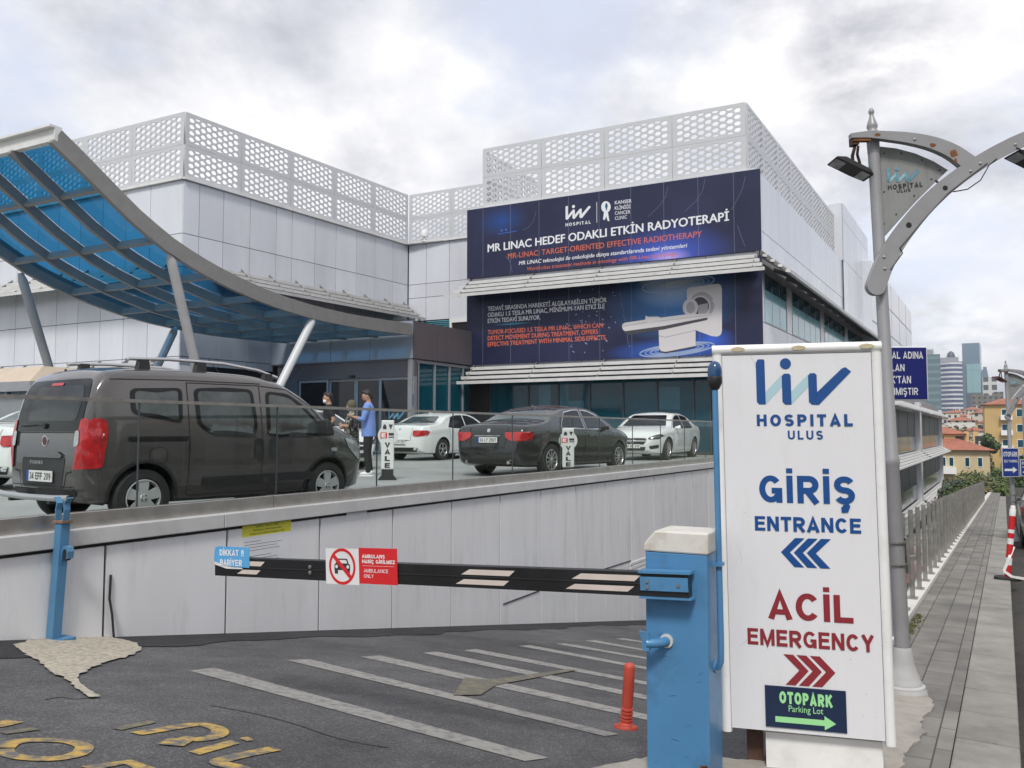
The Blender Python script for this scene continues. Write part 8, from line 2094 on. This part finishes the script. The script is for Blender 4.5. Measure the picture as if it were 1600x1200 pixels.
mb = MB(); mb.box(-w * .30, w * .42, -18.4, -15.9, 0, h * .358); mb.build('dark_face', mat('dark_curtain_wall', (.09, .11, .13), .3, 0, .1, .05), t, local=True)
mb = MB(); mb.box(w * .5, w * .62, -10, 12, 0, h * .66); mb.build('side_wing', mat('mid_blue_glass', (.10, .20, .27), .15, spec=.7), t, local=True)
t, w, h = tower('sloped_tower', 'blue tower with a slanting top right of the glass tower', 1538, 1551, 574, 632, 1100, None)
mb = MB(); mb.prism([Vector((-w / 2, -12, 0)), Vector((w / 2, -12, 0)), Vector((w * .5, -12, h * .45)), Vector((-w * .1, -12, h)), Vector((-w / 2, -12, h))], Vector((0, 24, 0))); mb.build('shaft', mat('grey_blue_glass', (.14, .19, .26), .2, spec=.7), t, local=True)
T5 = win_mat('white_frame_grid', (.55, .55, .54), (.06, .065, .07), 7, 8, (.6, .62))
t, w, h = tower('framed_block', 'white block with a grid of large dark windows below the sloped tower', 1537, 1559, 590, 632, 800, T5); mb = MB(); mb.box(-w / 2, w / 2, -8, 8, 0, h); mb.build('shaft', T5, t, local=True)
T6 = win_mat('brown_grid', (.16, .145, .13), (.05, .05, .055), 4.2, 4.0, (.5, .5))
t, w, h = tower('brown_block', 'wide dark brown office block standing in front of the towers', 1520, 1568, 613, 640, 720, T6)
for i, (a, b, f) in enumerate(((-.5, -.16, .96), (-.15, .16, .92), (.17, .5, 1.0))): mb = MB(); mb.box(w * a, w * b, -8 + i, 8, 0, h * f); mb.build('wing', T6, t, local=True)

# ------------------------------------------------------------------ trees
def leaf_mat(name, c):
    m = mat(name, c, .75, 0, .45, .8); return m
LM = [leaf_mat('leaves_dark', (.062, .098, .036)), leaf_mat('leaves_mid', (.10, .15, .045)), leaf_mat('leaves_olive', (.14, .15, .055)), leaf_mat('leaves_blue_green', (.07, .11, .08)), leaf_mat('leaves_rusty', (.19, .14, .06))]
M['bark'] = mat('bark', (.08, .06, .045), .95, 0, .3, 3, bump=.6, bscale=12)
def tree(loc, H, Wc, k, label, n=1500, base=.15, leaf=.22, group='trees beyond the fence'):
    t = thing('tree', label, 'tree', loc, random.uniform(0, 6), group); mb = MB()
    mb.tube([(0, 0, -3), (.1, 0, H * .3), (.0, .1, H * .55), (.1, .1, H * .8)], [H * .035, H * .028, H * .018, H * .006], 8)
    cl = []
    for i in range(random.randint(13, 19)):
        a = random.uniform(0, 6.28); r = Wc / 2 * math.sqrt(random.random()) * .85; z = H * (base + (1 - base) * random.uniform(.12, .92)); r *= (1 - .55 * max(0, (z / H - .55) / .45)); c = Vector((r * math.cos(a), r * math.sin(a), z)); cl.append((c, Wc * random.uniform(.13, .24)))
        mb.tube([(0, .05, z * .55), (c * .5 + Vector((0, 0, z * .4))), c], [H * .013, H * .009, H * .003], 5)
    mb.build('trunk', M['bark'], t, local=True, smooth=True)
    mb = MB()
    for i in range(n):
        c, R_ = random.choice(cl); d = Vector((random.gauss(0, 1), random.gauss(0, 1), random.gauss(0, .8))).normalized(); p = c + d * R_ * random.uniform(.55, 1.12)
        q = (d + Vector((random.uniform(-.8, .8), random.uniform(-.8, .8), random.uniform(-.4, .9)))).normalized(); e = q.orthogonal().normalized(); e.rotate(Matrix.Rotation(random.uniform(0, 6.28), 3, q)); g = q.cross(e); s = leaf * random.uniform(.6, 1.5)
        mb.mi = 0 if random.random() < .8 else 1
        mb.add([p - e * s - g * s * .1, p - g * s * .55, p + e * s, p + g * s * .6], [(0, 1, 2, 3)])
    mb.build('crown', [LM[k], LM[(k + 1) % len(LM)]], t, local=True)
    return t
ts = [(1494, 731, 100, 2, 60, 'bushy olive green tree', .3), (1512, 728, 110, 1, 60, 'broad mid green tree', .3), (1548, 722, 105, 1, 46, 'round mid green tree', .28), (1492, 744, 74, 3, 54, 'blue green bushy tree close to the annex', .22), (1512, 744, 70, 3, 54, 'low blue green bush like tree', .2), (1535, 736, 76, 2, 56, 'olive shrubby tree below the villa roof', .22), (1560, 730, 84, 0, 40, 'dark bushy tree behind the second lamp', .22), (1500, 752, 58, 0, 56, 'dark thick shrubby tree by the fence', .18), 
      (1530, 750, 60, 4, 66, 'rusty leaved shrubby tree by the fence', .18), (1570, 748, 62, 1, 50, 'green shrubby tree where the fence ends', .18),
      (1496, 660, 150, 4, 76, 'large rusty green tree behind the villa', .4), (1466, 672, 155, 0, 40, 'dark tree beside the rusty one behind the villa', .4), (1545, 672, 152, 0, 30, 'dark round tree between villa and ochre flats', .35), (1530, 694, 155, 1, 30, 'green tree behind the villa roof', .35), (1592, 705, 130, 0, 44, 'dark tree below the ochre flats', .3), (1605, 730, 95, 0, 50, 'dark tree at the frame edge below the lamp', .25)]
ts += [(1502, 758, 50, 1, 50, 'light green bush just over the fence', .15), (1545, 742, 72, 2, 50, 'olive bush between the fence end and the villa', .2), (1520, 742, 66, 1, 56, 'fresh green bush over the middle of the fence', .18)]
for px, py, dep, k, wpx, lab, lf in ts:
    top = at(px, py, dep); Wc = wpx * 1.12 / FPX * dep; H = max(Wc * 1.0, 3.2); gz = top.z - H - .17 * Wc
    tree((top.x, top.y, gz), H, Wc, k, lab, 4500 if dep < 90 else 3000, .05, lf * .62)

# ------------------------------------------------------------------ the other side of the street, mirrored in glass and paint
for s0, w_, h_, k, nm in ((-16, 15, 9.5, 1, 'white'), (3, 16, 8.5, 0, 'sand coloured'), (23, 17, 9.0, 4, 'grey')):
    c = sv(s0, 21, walk_z(s0)); t = thing('street_house', '%s house standing across the street from the hospital sign' % nm, 'house', tuple(c), math.atan2(U.y, U.x)); mb = MB(); mb.box(-w_ / 2, w_ / 2, -5, 5, -1, h_); mb.build('wall', HM[k], t, local=True)
    mb = MB(); hip_roof(mb, w_, 10, h_ - .01, 2.2, .6); mb.build('roof', M['tile'], t, local=True)
    mb = MB(); mb.box(-.6, .6, 4.98, 5.06, -.2, 2.2); mb.build('door', M['darkmull'], t, local=True)

# ------------------------------------------------------------------ the air
hz_m = bpy.data.materials.new('pale_air'); hz_m.use_nodes = True; hn = hz_m.node_tree.nodes; hn.remove(hn["Principled BSDF"])
vol = hn.new("ShaderNodeVolumePrincipled"); vol.inputs["Color"].default_value = (.82, .88, .96, 1); vol.inputs["Density"].default_value = 0.00022; vol.inputs["Anisotropy"].default_value = 0.2
hz_m.node_tree.links.new(vol.outputs[0], hn["Material Output"].inputs["Volume"])
mb = MB(); mb.box(-9500, 9500, -9500, 9500, -24, 175); tag(mb.build('haze', hz_m), kind='stuff')
